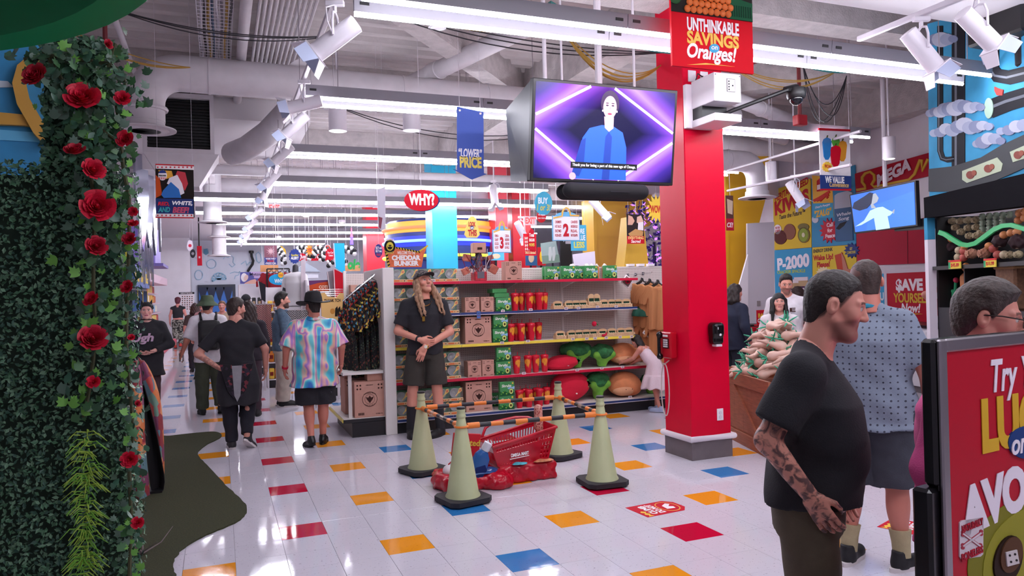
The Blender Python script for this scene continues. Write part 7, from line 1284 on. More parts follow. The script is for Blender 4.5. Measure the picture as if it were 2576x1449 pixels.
# garland and signs over the far shop
for k,(pts,lab)in enumerate([([(700,628),(706,634),(712,644),(716,656),(706,662)],'left'),([(740,640),(750,630),(760,626),(770,630),(778,642),(776,652)],'second'),([(788,640),(796,630),(806,628),(816,634),(812,648),(800,652)],'third'),([(826,664),(836,656),(850,646),(858,634),(870,628),(884,630),(898,638)],'right'),([(850,640),(858,650),(866,660),(872,664)],'far right')]):
 P_=[A(x,y,d=17)for x,y in pts];t=thing('balloon_garland','black and white twisted balloon garland, %s one'%lab,'garland',P_[0]);cum=[np.array(p)for p in P_];pos=[]
 for i in range(len(cum)-1):
  n=max(2,int(np.linalg.norm(cum[i+1]-cum[i])/.07));pos+=[cum[i]+(cum[i+1]-cum[i])*j/n for j in range(n)]
 for j,c in enumerate(pos):
  for s_ in(-1,1):MB().ball(tuple(c-cum[0]+np.array((0,-.03,.045*s_))),.055,8,6).build('balloon',mat('balloon_w','d0d0d0',.35)if(j+(s_>0))%2 else m_dark,t)
 MB().cone((0,0,0),(0,0,4.86-P_[0][2]),.004,n=4).build('string',MATS['string_grey'],t)
def far(label,d,fn,st,name='far_sign'):tagsign2(name,label,d,fn,st)
def tagsign2(name,label,d,fn,st):
 P=Plane(A(st[0][0],st[0][1],d=d));t=P.thing(name,label,'sign');fn(P,t)
 for s_ in st:lx,lz=P.loc(*s_);MB().cone((lx,.02,lz-.05),(lx,.02,4.86-P.O[2]),.004,n=4).build('string',MATS['string_grey'],t)
def f(P,t):P.box(t,'board',(748,636,824,656),'c01428',-.03,.0);P.text(t,'“Just For You”',(752,640,812,653),'f4ecee',-.031,bold=.03,shear=.15)
far('red sign reading Just For You under the garlands',17.3,f,[(752,637),(820,637)])
def f(P,t):P.star(t,'board',741,645,13,15,14,'2f3f86',-.03,0,1.3);P.text(t,'Spoiler',(732,639,751,646),'d8c84a',-.031);P.text(t,'ALERT',(731,646,751,653),'eee8f0',-.031,bold=.04)
far('dark blue badge sign reading Spoiler Alert',16.4,f,[(741,630)])
def f(P,t):P.star(t,'board',778,629,5,10,9,'e8963a',-.03,0,1.8);P.text(t,'YES',(773,625,784,634),'c83a2c',-.031,bold=.04)
far('orange spiky burst sign reading Yes',16.4,f,[(778,615)])
def f(P,t):P.star(t,'board',831,640,11,14,12,'c81c30',-.03,0,1.2);P.text(t,"You Can't\nUnsee",(823,633,840,645),'f0e6e8',-.031)
far('red burst sign left of the right garland',16.4,f,[(831,626)])
def f(P,t):P.box(t,'board',(665,618,697,666),'8a5a68',-.01,.01);P.star(t,'firework_print',681,632,4,12,11,'d8b0b8',-.014,-.01);P.box(t,'caption_panel',(665,648,697,666),'3a4484',-.014,-.01);P.text(t,'WHERE FAMILY',(668,649,694,653),'e8e2ec',-.0145);P.text(t,'Meats',(672,653,690,659),'c83a4a',-.0145);P.text(t,'-FREEDOM-',(667,660,695,665),'e8e2ec',-.0145)
far('firework banner reading Where family meats Freedom',14.2,f,[(668,618),(694,618)],'far_banner')
def f(P,t):P.box(t,'board',(655,667,700,684),mat('wood_orange','c88a58',.6,noise=(9,.15)),-.02,.02)
far('plain orange wooden header board',15.2,f,[(660,668),(696,668)])
def f(P,t):P.ell(t,'board',702,703,26,14,'2aa0d4',-.02,0);P.star(t,'burst',706,692,6,8,12,'e8b83a',-.03,-.02);P.text(t,'YES',(700,690,712,695),'c84a2c',-.031);P.text(t,'WHY',(690,702,712,712),'eef0f4',-.021,bold=.04)
far('blue oval sign with yellow burst behind the mannequin',13.0,f,[(690,692),(714,692)])
def f(P,t):P.box(t,'board',(868,668,906,682),MATS['wood_orange'],-.02,.02);P.text(t,'ole',(874,652,905,678),'2f9a4a',-.03,bold=.05,shear=.15)
far('green letters ole on a wooden board',16.0,f,[(872,670),(902,670)])
def f(P,t):
 P.poly(t,'roof',[(735,684),(770,662),(806,684)],'a8b0bc',-.1,.4);P.box(t,'wall',(742,684,800,700),'c8c8d0',-.05,.4)
far('small grey gabled hut roof behind the mannequin',15.5,f,[(770,664)],'gabled_hut')
def f(P,t):
 for x in(800,824):P.ell(t,'target',x,624,8,9,'d8d0d0',-.01,.01);P.ell(t,'target_ring',x,624,6,7,'c83a2c',-.014,-.01);P.ell(t,'target_eye',x,624,3.5,4,'2a2428',-.018,-.014)
far('pair of round target discs above the garlands',18.5,f,[(800,616),(824,616)])
def f(P,t):P.poly(t,'crescent',[(700,618),(710,620),(718,628),(720,640),(714,636),(706,626)],'e0b02c',-.02,.02)
far('yellow crescent shape above the left garland',18,f,[(704,619)])
t=thing('glow_pendant','thin pendant glowing from red to violet beside the bunker sign','pendant light',A(885,615,d=15));MB().cone((0,0,0),(0,0,.16),.035,.03,n=10).build('violet_end',em('6a50ff',2.5),t);MB().cone((0,0,.16),(0,0,.34),.03,.008,n=10).build('red_end',em('ff5a78',2.),t);MB().cone((0,0,.34),(0,0,2.3),.004,n=4).build('string',MATS['string_grey'],t)
P=Plane((*A(895,760,Y=5.6)[:2],0));t=thing('rear_shelf_end','pegboard end of the rear shelf with brown cartons beside the skirts','shelf',(A(872,760,d=11)[0],A(872,760,d=11)[1],0));zt_=A(895,688,d=11)[2];box_obj('panel',(0,.28,0,.04,0,zt_),m_peg,t);box_obj('post',(-.04,0,-.02,.04,0,zt_+.04),m_shelf,t)
for k in range(4):box_obj('shelf',(0,.28,-.22,0,.3+k*.42,.32+k*.42),m_shelf,t);carton(.22,.18,.24,'small carton on the rear shelf, %s from the bottom'%ORD[k],(t.location.x+.14,t.location.y-.21,.321+k*.42),0,'cartons on the rear shelf',False)
# ================================================================ ROSE HEDGE IN THE LEFT FOREGROUND
hx1=float(A(335,1000,Y=-2.08)[0]);HY=-2.08
hd=thing('hedge_wall','tall dark boxwood hedge wall in the left foreground','hedge',(hx1,HY,0));HW=1.15;htop=float(A(150,412,Y=HY)[2])
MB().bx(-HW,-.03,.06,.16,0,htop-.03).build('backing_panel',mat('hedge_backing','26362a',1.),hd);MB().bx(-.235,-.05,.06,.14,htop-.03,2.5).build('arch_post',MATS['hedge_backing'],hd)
r9=np.random.default_rng(21)
def leaf_quads(n,pos,nrm,size,q,two=True):
 for i in range(n):
  c=Vector(pos[i]);nn=Vector(nrm[i])+Vector(r9.normal(0,.45,3));nn.normalize();u=nn.orthogonal().normalized();u=Matrix.Rotation(r9.uniform(0,6.28),3,nn)@u;v=nn.cross(u);s_=size*r9.uniform(.7,1.3);q.mt(int(r9.integers(0,3)))
  q.add([c-u*s_,c+v*s_*.55+nn*s_*.15,c+u*s_,c-v*s_*.55+nn*s_*.15],[(0,1,2),(0,2,3)])
q=MB();n=27000;pos=np.c_[r9.uniform(-HW,0,n),r9.uniform(-.02,.05,n),r9.uniform(0,htop,n)];leaf_quads(n,pos,[(0,-1,.25)]*n,.0082,q)
n=1200;pos=np.c_[r9.uniform(-.03,.02,n),r9.uniform(.0,.17,n),r9.uniform(0,htop,n)];leaf_quads(n,pos,[(1,0,.25)]*n,.0105,q);n=900;pos=np.c_[r9.uniform(-HW,0,n),r9.uniform(.0,.17,n),r9.uniform(htop-.03,htop+.01,n)];leaf_quads(n,pos,[(0,0,1)]*n,.0105,q)
n=1000;pos=np.c_[r9.uniform(-.24,-.04,n),r9.uniform(.02,.06,n),r9.uniform(htop,2.5,n)];leaf_quads(n,pos,[(0,-1,.25)]*n,.013,q)
q.build('boxwood_leaves',[mat('box_leaf_a','4e7a5a',.45),mat('box_leaf_b','385c4c',.5),mat('box_leaf_c','688e70',.45)],hd,False)['kind']='stuff'
# ivy strands with single leaves
def ivy_mesh(k,m_):
 ol=[(0,-.5),(.22,-.42),(.5,-.1),(.3,0),(.36,.28),(.14,.22),(0,.55),(-.14,.22),(-.36,.28),(-.3,0),(-.5,-.1),(-.22,-.42)];r_=random.Random(k);V=[(0,0,-.03)]+[(x*r_.uniform(.85,1.15),.0+.12*abs(x)-.1*y*y,y*r_.uniform(.9,1.1))for x,y in ol];V[0]=(0,0,-.05);me=bpy.data.meshes.new('leaf');n=len(ol);me.from_pydata(V,[],[(0,1+i,1+(i+1)%n)for i in range(n)]);return finish(me,m_,True,60)
def oval_mesh(k,m_):
 ol=[(0,-.5),(.26,-.2),(.3,.1),(.16,.38),(0,.55),(-.16,.38),(-.3,.1),(-.26,-.2)];V=[(0,0,0)]+[(x,.1*abs(x)-.08*y*y,y)for x,y in ol];me=bpy.data.meshes.new('leaf');n=len(ol);me.from_pydata(V,[],[(0,1+i,1+(i+1)%n)for i in range(n)]);return finish(me,m_,True,60)
lm_=[ivy_mesh(1,mat('ivy_dark','37583f',.4)),ivy_mesh(2,mat('ivy_mid','4a7a4c',.45)),ivy_mesh(3,mat('ivy_grey','567060',.45)),oval_mesh(4,mat('rose_leaf','46705a',.35)),ivy_mesh(5,mat('ivy_bright','6fae48',.5))]
def strand(label,path,n,spread,bright,ysh=-.05,sz=(.035,.06)):
 pts=[A(x,y,Y=HY+ysh)for x,y in path];t=thing('ivy_vine',label,'ivy',pts[0]);o0=np.array(pts[0]);q=MB();q.tube([tuple(p-o0)for p in pts],.006,6);q.build('stem',mat('vine_stem','4a4a30',.8),t);seg=np.cumsum([0]+[np.linalg.norm(pts[i+1]-pts[i])for i in range(len(pts)-1)])
 for k in range(n):
  f_=r9.uniform(0,seg[-1]);i=min(len(pts)-2,int(np.searchsorted(seg,f_)-1)if f_>0 else 0);u=(f_-seg[i])/(seg[i+1]-seg[i]);c=pts[i]*(1-u)+pts[i+1]*u+np.array((r9.normal(0,spread),r9.uniform(-.05,.02),r9.normal(0,.03)))
  fr=f_/seg[-1];kind=4 if r9.uniform()<bright(fr)else int(r9.integers(0,4));o=bpy.data.objects.new('leaf',lm_[kind]);link(o,t);o.location=tuple(c-o0);s_=r9.uniform(*sz);o.scale=(s_,)*3;o.rotation_euler=(r9.normal(-.25,.45),r9.normal(0,.8),r9.normal(0,.5))
strand('broad ivy vine with roses climbing the hedge and arch post, left strand',[(110,130),(150,190),(190,260),(215,340),(225,420),(240,520),(235,620),(235,720),(240,820),(235,900),(225,980),(210,1050)],290,.036,lambda f:.28 if f>.45 else .05,sz=(.02,.042))
strand('ivy vine along the right edge of the hedge',[(290,110),(270,180),(290,240),(300,320),(310,420),(325,500),(325,600),(322,700),(318,800),(318,900),(330,1000),(335,1100),(325,1180),(330,1300),(325,1460)],290,.018,lambda f:.18,sz=(.016,.036))
strand('short dense ivy vine across the arch post below the green canopy',[(60,150),(130,140),(200,150),(270,160),(310,180),(320,250),(230,230),(190,290),(260,330),(300,360),(250,390)],290,.036,lambda f:.04,sz=(.018,.04))
# hanging bright moss
ms=thing('moss_strand','bright green hanging moss strand low on the hedge','moss',A(215,1085,Y=HY-.05));q=MB();o0=np.array(ms.location)
for k in range(260):
 f_=r9.uniform(0,1)**.8;base=A(216+r9.normal(0,8),1080+f_*380,Y=HY-.04)-o0;a=r9.uniform(-1.3,1.3);L=r9.uniform(.03,.07);q.mt(k%2);q.tube([tuple(base),tuple(base+np.array((math.sin(a)*L*.5,-.01,L*.1))),tuple(base+np.array((math.sin(a)*L,-.015+r9.normal(0,.01),-L*.3)))],[.0022,.002,.001],4)
q.build('moss',[mat('moss_a','74b03c',.7),mat('moss_b','a0c048',.7)],ms)['kind']='stuff'
# roses
m_rose=mat('rose_red','d81a3c',.55,noise=(20,.25));m_rose2=mat('rose_crimson','c01634',.55,noise=(20,.25))
def petal(q,a,r,h,w_,open_):
 pts=[]
 for i in range(5):
  u=-1+.5*i
  for j in range(4):
   v=j/3;rr_=r*(.45+.55*v)+open_*r*.55*max(0,v-.55)**1.;aa=a+u*w_*(.5+.5*math.sin(math.pi*min(1,v*.75+.2)));z=h*v*(1-.12*u*u)-open_*.25*h*max(0,v-.6);pts.append((rr_*math.cos(aa),rr_*math.sin(aa),z))
 q.add(pts,[(i*4+j,(i+1)*4+j,(i+1)*4+j+1,i*4+j+1)for i in range(4)for j in range(3)])
def rose_mesh(sd):
 r_=random.Random(sd);q=MB();q.ball((0,0,.25),(.16,.16,.28),8,6)
 for ring,(n,r,h,op)in enumerate(((3,.13,.66,0),(3,.22,.68,0),(4,.32,.68,.08),(4,.42,.68,.15),(5,.54,.66,.25),(6,.66,.6,.45),(7,.8,.5,.8))):
  for k in range(n):petal(q,6.283*k/n+ring*.7+r_.uniform(-.2,.2),r,h*r_.uniform(.92,1.08),1.25*3.14/n,op)
 q.lathe([(.05,-.12),(.3,0),(.5,.12)],12);return q
rm_=[]
for i_ in(1,2,3):me=rose_mesh(i_).mesh('bloom',m_rose if i_!=2 else m_rose2,True,180);rm_.append(me)
RL=[(210,253,40,'largest rose, high on the arch post'),(95,195,30,'darker rose at the top left under the canopy'),(308,250,19,'small rose at the right edge beside the duct'),(318,352,22,'rose beside the dish diffuser'),(190,383,24,'rose at the top left corner of the hedge'),(232,430,28,'rose just above the big one on the left vine'),(245,522,40,'big rose in the upper part of the left vine'),(240,622,26,'loose rose in the middle of the left vine'),(335,532,12,'dim little rose on the right vine above two others'),(335,565,13,'small rose on the right vine, upper of a pair'),(326,603,17,'small rose on the right vine, lower of a pair'),(323,723,17,'rose on the right vine at door height'),(233,755,20,'rosebud on the left vine below the loose rose'),(232,856,34,'big round rose in the middle of the hedge'),(330,850,9,'tiny rose on the right vine beside the sweatshirt'),(235,962,16,'rosebud at the lower end of the left vine'),(345,1016,9,'tiny rose on the right edge before the patchwork cloth'),(325,1155,20,'rose low on the right vine'),(346,1316,15,'lowest rose near the turf'),(270,112,12,'rose peeking out right under the green canopy')]
for k,(x,y,r,lab)in enumerate(RL):
 c=A(x,y,Y=HY-.1);t=thing('red_rose','red rose, '+lab,'rose',c,0,'roses on the hedge');d_=np.linalg.norm(c-CAM);t.scale=(r*d_/FPX*.95,)*3;t.rotation_euler=(R_(68+r9.normal(0,14)),r9.normal(0,.3),r9.normal(0,.4));o=bpy.data.objects.new('bloom',rm_[k%3]);link(o,t)
 for j in range(2):l_=bpy.data.objects.new('leaf',lm_[3]);link(l_,t);l_.location=(.9*math.cos(j*2.6+k),.9*math.sin(j*2.6+k),-.1);l_.scale=(1.1,)*3;l_.rotation_euler=(R_(80),0,j*2.6+k-1.57)
# green canopy above
ZC=2.27;cp_=np.array([A(x,y,Z=ZC)[:2]for x,y in((0,134),(120,120),(240,90),(340,48),(415,0))]);M_=np.c_[2*cp_,np.ones(5)];sol=np.linalg.lstsq(M_,(cp_**2).sum(1),rcond=None)[0];rad=math.sqrt(sol[2]+sol[0]**2+sol[1]**2)
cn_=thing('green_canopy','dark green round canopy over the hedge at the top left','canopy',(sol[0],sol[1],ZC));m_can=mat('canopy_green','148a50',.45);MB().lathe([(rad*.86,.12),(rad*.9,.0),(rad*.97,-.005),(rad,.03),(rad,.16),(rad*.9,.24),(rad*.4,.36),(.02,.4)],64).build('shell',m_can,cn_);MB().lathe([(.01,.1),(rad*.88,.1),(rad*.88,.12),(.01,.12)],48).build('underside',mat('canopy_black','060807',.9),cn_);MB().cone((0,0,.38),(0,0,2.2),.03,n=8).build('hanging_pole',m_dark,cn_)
# painted backdrop behind the arch
bo=A(60,420,d=3.4);P=Plane((bo[0],bo[1],0),R_(8));t=P.thing('sky_backdrop','painted blue sky backdrop with a gold ring behind the hedge','backdrop');P.poly(t,'board',[(-120,90),(200,120),(190,470),(-120,470)],mat('backdrop_blue','2f86b8',.6,noise=(3,.25)),0,.03);P.poly(t,'board_lower',[(-120,470),(190,470),(200,1449),(-120,1449)],'backdrop',0,.03)if False else box_obj('support',(-.35,.1,.0,.03,0,P.loc(40,470)[1]),MATS['backdrop_blue'],t);P.stroke(t,'gold_ring',[(130,360),(100,330),(60,260),(50,215),(60,180),(85,160),(120,150)],34,mat('ring_gold','c8963c',.45),-.05,-.0);P.poly(t,'gold_band',[(-120,275),(66,292),(150,330),(110,325),(60,318),(-120,312)],MATS['ring_gold'],-.03,0);P.poly(t,'cloud_print',[(-60,200),(20,205),(35,220),(-60,222)],'c8d4e0',-.006,0);P.poly(t,'pale_band',[(-120,318),(110,335),(130,360),(-120,346)],'6ab8e0',-.006,0)
# patchwork cloak sculpture
m_patch=ramp_mat('patchwork','cells',9,[(0,'8a2c34'),(.2,'c8703a'),(.38,'5a7a84'),(.5,'b84a44'),(.62,'7a3a5a'),(.76,'d08a58'),(.9,'6a8a7a'),(1,'9a3440')],.75,interp='CONSTANT',bump=(30,.4))
cl0=A(392,1245,Z=0);ck=thing('patchwork_cloak','draped patchwork cloak sculpture with dark inside beside the hedge','sculpture',cl0);Yc=cl0[1]
def sheet(name,left,right,m_,bul,yo=0.,n=14):
 L_=[A(x,y,Y=Yc+yo)-cl0 for x,y in left];R2=[A(x,y,Y=Yc+yo)-cl0 for x,y in right];V=[];m2=len(L_);k2=8
 for i in range(m2):
  for j in range(k2):u=j/(k2-1);p=L_[i]*(1-u)+R2[i]*u;V.append((p[0],p[1]-bul*math.sin(math.pi*u)-.02*math.sin(9*u+i),p[2]))
 me=bpy.data.meshes.new(name);me.from_pydata(V,[],[(i*k2+j,i*k2+j+1,(i+1)*k2+j+1,(i+1)*k2+j)for i in range(m2-1)for j in range(k2-1)]);finish(me,m_,True,180);o=bpy.data.objects.new(name,me);link(o,ck);md=o.modifiers.new('thickness','SOLIDIFY');md.thickness=.012;md2=o.modifiers.new('soft','SUBSURF');md2.levels=1;md2.render_levels=1;return o
sheet('front_drape',[(325,905),(322,1000),(325,1100),(335,1180),(345,1290),(352,1370)],[(348,900),(360,990),(362,1080),(366,1160),(378,1240),(378,1365)],m_patch,.12);sheet('rear_drape',[(346,890),(362,980),(380,1050),(394,1110),(402,1150),(406,1200)],[(362,905),(392,960),(405,1020),(409,1080),(411,1140),(412,1200)],m_patch,.08,.3);sheet('dark_inside',[(338,930),(356,1010),(364,1090),(368,1160),(374,1210),(380,1246)],[(362,960),(384,1040),(400,1110),(410,1170),(420,1215),(408,1246)],mat('cloak_inside','120d12',.9),-.1,.05)
MB().cone((-.35,.1,0),(-.25,.1,1.15),.03,n=8).build('armature',m_dark,ck);box_obj('foot',(-.4,.05,.0,.2,0,.03),m_dark,ck)
dr_=thing('dry_branches','dry twiggy branches on the turf at the foot of the hedge','branches',A(360,1400,Z=0))
for k in range(8):q=MB();a=r9.uniform(0,6.28);q.tube([(0,0,.02),(.12*math.cos(a),.12*math.sin(a),.05+.03*k%.1),(.25*math.cos(a+.3),.25*math.sin(a+.3),.06+r9.uniform(0,.15))],[.006,.004,.002],5);q.build('twig',mat('twig_grey','7a6a6a',.9),dr_)
# ================================================================ PEOPLE
def skin_nodes(nt,N,L,b,tc):
 a=N.new('ShaderNodeVertexColor');a.layer_name='Col';n=N.new('ShaderNodeTexNoise');n.inputs['Scale'].default_value=22;n.inputs['Detail'].default_value=6;n.inputs['Distortion'].default_value=1.5;L.new(tc.outputs['Object'],n.inputs[0])
 r=N.new('ShaderNodeValToRGB');r.color_ramp.elements[0].position=.42;r.color_ramp.elements[1].position=.56;r.color_ramp.elements[0].color=(1,1,1,1);r.color_ramp.elements[1].color=(0,0,0,1);L.new(n.outputs[0],r.inputs[0])
 m1=N.new('ShaderNodeMath');m1.operation='MULTIPLY';L.new(r.outputs[0],m1.inputs[0]);L.new(a.outputs[1],m1.inputs[1])
 mx=N.new('ShaderNodeMix');mx.data_type='RGBA';L.new(m1.outputs[0],mx.inputs[0]);L.new(a.outputs[0],mx.inputs[6]);mx.inputs[7].default_value=(*lin('3a3038'),1);L.new(mx.outputs[2],b.inputs['Base Color'])
 b.inputs['Subsurface Weight'].default_value=.0
HLY,HLZ=[-.12,-.06,-.03,-.012,.0,.014,.02,.045,.065,.1],[-.085,-.078,-.05,.0,.012,-.012,.0,.048,.068,.078]
m_skin=mat('skin','c89080',.5,build=skin_nodes)
def SK(h):return np.minimum(np.array(lin(h))*np.array((1.16,1.0,1.0)),.85)
def head_geo(h,skin,beard=0.,hairc='2a1c16',brow=None,lips=None,fat=0.,makeup=False):
 s=SDF((-.12,-.15,-.19),(.12,.15,.15),h);f=1+fat
 s.ell((0,-.012,.035),(.075*f,.095,.085),.01);s.rc((0,.03,-.01),(0,.055,-.085),.062*f,.038*f,.03)
 for g_ in(-1,1):
  s.rc((g_*.05*f,0,-.045),(g_*.02,.06,-.095),.02+.008*fat,.02,.02);s.ell((g_*.038,.06,-.02),.026,.02);s.rc((g_*.013,.086,.027),(g_*.048,.070,.026),.009,.008,.014);s.ell((g_*.011,.099,-.029),.0085,.007)
 s.rc((0,.088,.018),(0,.109,-.024),.009,.0125,.012);s.ell((0,.078,-.1),.02+.01*fat,.02)
 for g_ in(-1,1):s.ell((g_*.031,.098,.007),(.017,.014,.011),.01,True)
 for g_ in(-1,1):s.ell((g_*.031,.0785,.007),.0125,.003);s.ell((g_*.078*f,-.012,-.004),(.011,.02,.031),.007);s.ell((g_*.086*f,-.006,.0),(.006,.009,.016),.004,True)
 s.rc((-.02,.085,-.057),(.02,.085,-.057),.0065,.0065,.006);s.rc((-.016,.083,-.067),(.016,.083,-.067),.0075,.0075,.006);s.rc((-.022,.096,-.0618),(.022,.096,-.0618),.0028,.0028,.003,sub=True)
 s.rc((0,-.02,-.05),(0,-.032,-.18),.056*f,.058*f,.03)
 V,F=s.surf();sk=SK(skin);C=np.tile(np.r_[sk,0.],(len(V),1));x,y,z=V.T;ax=np.abs(x)
 rosy=np.clip(1-np.hypot(ax-.042,z+.022)/.03,0,1)*(y>.03);C[:,:3]*=(1-.12*rosy[:,None]*np.array([0,1,.9]))
 hc=np.array(lin(hairc));hm=np.clip((z-np.interp(y,HLY,HLZ))/.014,0,1)*np.clip((.088-ax*.2-y)/.02+.5,0,1)*.85;hm[(np.abs(ax-.082)<.012)&(np.abs(y+.012)<.022)&(np.abs(z+.004)<.033)]=0;C[:,:3]=C[:,:3]*(1-hm[:,None])+hc*hm[:,None];bc=np.array(lin(brow or hairc))
 if beard:
  edge=-.028-.35*np.clip(.075-y,0,.1);m_=np.clip((edge-z)/.012,0,1)*np.clip((y+.005)/.02,0,1)*np.clip((z+.135)/.02,0,1);mus=np.clip(1-np.hypot((ax-.012)/.022,(z+.044)/.0085),0,1)*(y>.07);m_=np.maximum(m_,np.clip(mus*3,0,1));lipz=(np.abs(z+.062)<.010)&(ax<.023)&(y>.075);m_[lipz]=0
  C[:,:3]=C[:,:3]*(1-beard*m_[:,None])+hc*beard*m_[:,None]
 lm=(((np.abs(z+.0575)<.006)|(np.abs(z+.0675)<.007))&(ax<.023)&(y>.08));C[lm,:3]=np.array(lin(lips or 'a8605a'))
 eb=(np.abs(z-(.030-.12*np.abs(ax-.03)))<.0045)&(ax>.012)&(ax<.05)&(y>.06);C[eb,:3]=C[eb,:3]*.25+bc*.75
 for g_ in(-1,1):
  dd=np.sqrt((x-g_*.031)**2+(y-.0785)**2+(z-.007)**2);e=(dd<.0142)&(y>.08)&(np.abs(z-.007)<.0072);C[e,:3]=lin('c8beba' if not makeup else 'c0b6b4')
  ir=e&(np.hypot(x-g_*.031,z-.007)<.0062);C[ir,:3]=lin('2a1c18');li=(dd<.0165)&(y>.078)&(z>.0115)&(z<.0185);C[li,:3]*=.45 if not makeup else .12
 return V,F,C
def hand_geo(h,curl=.5,skin='c89080'):
 s=SDF((-.09,-.05,-.22),(.09,.11,.04),h);s.box((0,0,-.045),(.038,.0135,.045),.0125,.008);s.rc((0,0,.03),(0,0,-.02),.025,.028,.015)
 for i,(bx_,L)in enumerate(((-.029,.058),(-.0095,.072),(.0105,.076),(.0295,.066))):
  a=curl*1.25;z0=-.088;p1=(bx_*1.08,L*.5*math.sin(a*.7),z0-L*.5*math.cos(a*.7));p2=(bx_*1.1,p1[1]+L*.32*math.sin(a*1.4),p1[2]-L*.32*math.cos(a*1.4));p3=(bx_*1.1,p2[1]+L*.26*math.sin(a*1.9),p2[2]-L*.26*math.cos(a*1.9))
  s.rc((bx_,0,-.075),p1,.0092,.0085,.005);s.rc(p1,p2,.0085,.008,.003);s.rc(p2,p3,.008,.0068,.003)
 s.rc((.03,.004,-.02),(.053,.02,-.055),.013,.011,.01);s.rc((.053,.02,-.055),(.054,.035,-.085),.0105,.0085,.004);s.rc((.054,.035,-.085),(.046,.045,-.103),.0085,.007,.003)
 return s.surf()
def rot_to(d,palm):
 z=-Vector(d).normalized();y=Vector(palm);y=(y-z*y.dot(z)).normalized();x=y.cross(z);return np.array([[x[i],y[i],z[i]]for i in range(3)])
JD=dict(shR=(.18,-.012,1.385),shL=(-.18,-.012,1.385),elR=(.25,-.03,1.14),elL=(-.25,-.03,1.14),wrR=(.27,.04,.9),wrL=(-.27,.04,.9),hipR=(.09,0,.9),hipL=(-.09,0,.9),knR=(.1,.02,.49),knL=(-.1,.02,.49),anR=(.1,-.02,.085),anL=(-.1,-.02,.085))
def facing(px,a):return R_(-(21.71+math.degrees(math.atan((px-1288)/FPX)))+a)
def person(label,loc,rz,H,skin='c8917f',j=None,g=1.,belly=0.,lean=0.,hyaw=0.,hpitch=0.,hroll=0.,hoff=(0,0,0),hv=.0055,bv=.013,beard=0.,hairc='2a1c16',hair=None,face=None,top=None,bottom=None,shoes=None,palms=None,curl=(.5,.5),tattoo=None,extras=None,handv=.006,legs=True,name='person',hands=True,group=None):
 J=dict(JD);J.update(j or{});t=thing(name,label,'person' if name=='person' else 'mannequin',loc,rz,group);t.scale=(H/1.75,)*3
 def bend(V):
  if not lean:return V
  w_=np.clip((V[:,2]-.9)/.25,0,1);w_=w_*w_*(3-2*w_)*lean;c,s_=np.cos(w_),np.sin(w_);y,z=V[:,1],V[:,2]-.95;return np.c_[V[:,0],y*c+z*s_,.95-y*s_+z*c]
 K=np.array(list(J.values()));lo=np.minimum(K.min(0)-.14,(-.3*g,-.28*g-belly,-.02));hi=np.maximum(K.max(0)+.14,(.3*g,.28*g+belly,1.62))
 tor=lambda p,fb=0.:[(.84,.15*g+p,.105*g+p,0,0),(.95,.165*g+p,.115*g+p+.3*belly,0,.3*belly),(1.07,.15*g+p,.105*g+p+.6*belly,0,.55*belly),(1.17,.155*g+p,.11*g+p+.55*belly,0,.5*belly),(1.29,.168*g+p,.118*g+p+.15*belly,0,.15*belly),(1.36,.15*g+p*.6,.1*g+p*.6,0,0),(1.43,.10+p*.3,.07+p*.3,0,-.01)]
 s=SDF(lo,hi,bv);s.loft(tor(0),.03);[s.rc((0,-.012,1.425),J['sh'+q_],.05,.05,.03)for q_ in 'RL'];s.rc((0,-.015,1.4),(0,-.005+hoff[1]*.6,1.53),.062,.055,.03);[s.rc((g_*.03,-.025,1.485),(g_*.11,-.02,1.425),.035,.04,.03)for g_ in(-1,1)]
 for q_ in 'RL':
  s.rc(J['sh'+q_],J['el'+q_],.052*(.6+.4*g),.042,.03);s.rc(J['el'+q_],J['wr'+q_],.042,.028,.02)
  if legs:s.rc(J['hip'+q_],J['kn'+q_],.082*g,.056*(.5+.5*g),.03);s.rc(J['kn'+q_],J['an'+q_],.054*(.5+.5*g),.035,.02);k_,a_=np.array(J['kn'+q_]),np.array(J['an'+q_]);c_=k_*.68+a_*.32;s.ell((c_[0],c_[1]-.018,c_[2]),(.05*(.5+.5*g),.052*(.5+.5*g),.12),.03)
 V,F=s.surf();C=np.tile(np.r_[SK(skin),0.],(len(V),1))
 if tattoo is not None:C[:,3]=tattoo(V)
 V=bend(V);VV,FF,CC=[V],[F],[C];off=len(V)
 hw=np.array(J['wrR'])
 for q_,k_ in(('R',0),('L',1))if hands else():
  Vh,Fh=hand_geo(handv,curl[k_]);Vh=Vh*.98
  if q_=='L':Vh=Vh*np.array([-1,1,1]);Fh=Fh[:,::-1]
  d=np.array(J['wr'+q_])-np.array(J['el'+q_]);pn=(palms or{}).get(q_,((-1 if q_=='R' else 1),.15,0));d=(palms or{}).get('d'+q_,d);M3=rot_to(d,pn);Vh=Vh@M3.T+np.array(J['wr'+q_]);ch=np.tile(np.r_[SK(skin),0.],(len(Vh),1))
  if tattoo is not None:ch[:,3]=tattoo(Vh)
  VV.append(bend(Vh));FF.append(Fh+off);CC.append(ch);off+=len(Vh)
 Vd,Fd,Cd=head_geo(hv,skin,beard,hairc,**(face or{}));HM=np.array(Euler((hpitch,hroll,hyaw),'XYZ').to_matrix());HC=np.array((0,.012,1.625))+np.array(hoff)
 def hx(V):return bend(V@HM.T+HC)
 VV.append(hx(Vd));FF.append(Fd+off);CC.append(Cd)
 o=bpy.data.objects.new('body',raw_mesh('body',np.concatenate(VV),np.concatenate(FF),m_skin,np.concatenate(CC)));link(o,t)
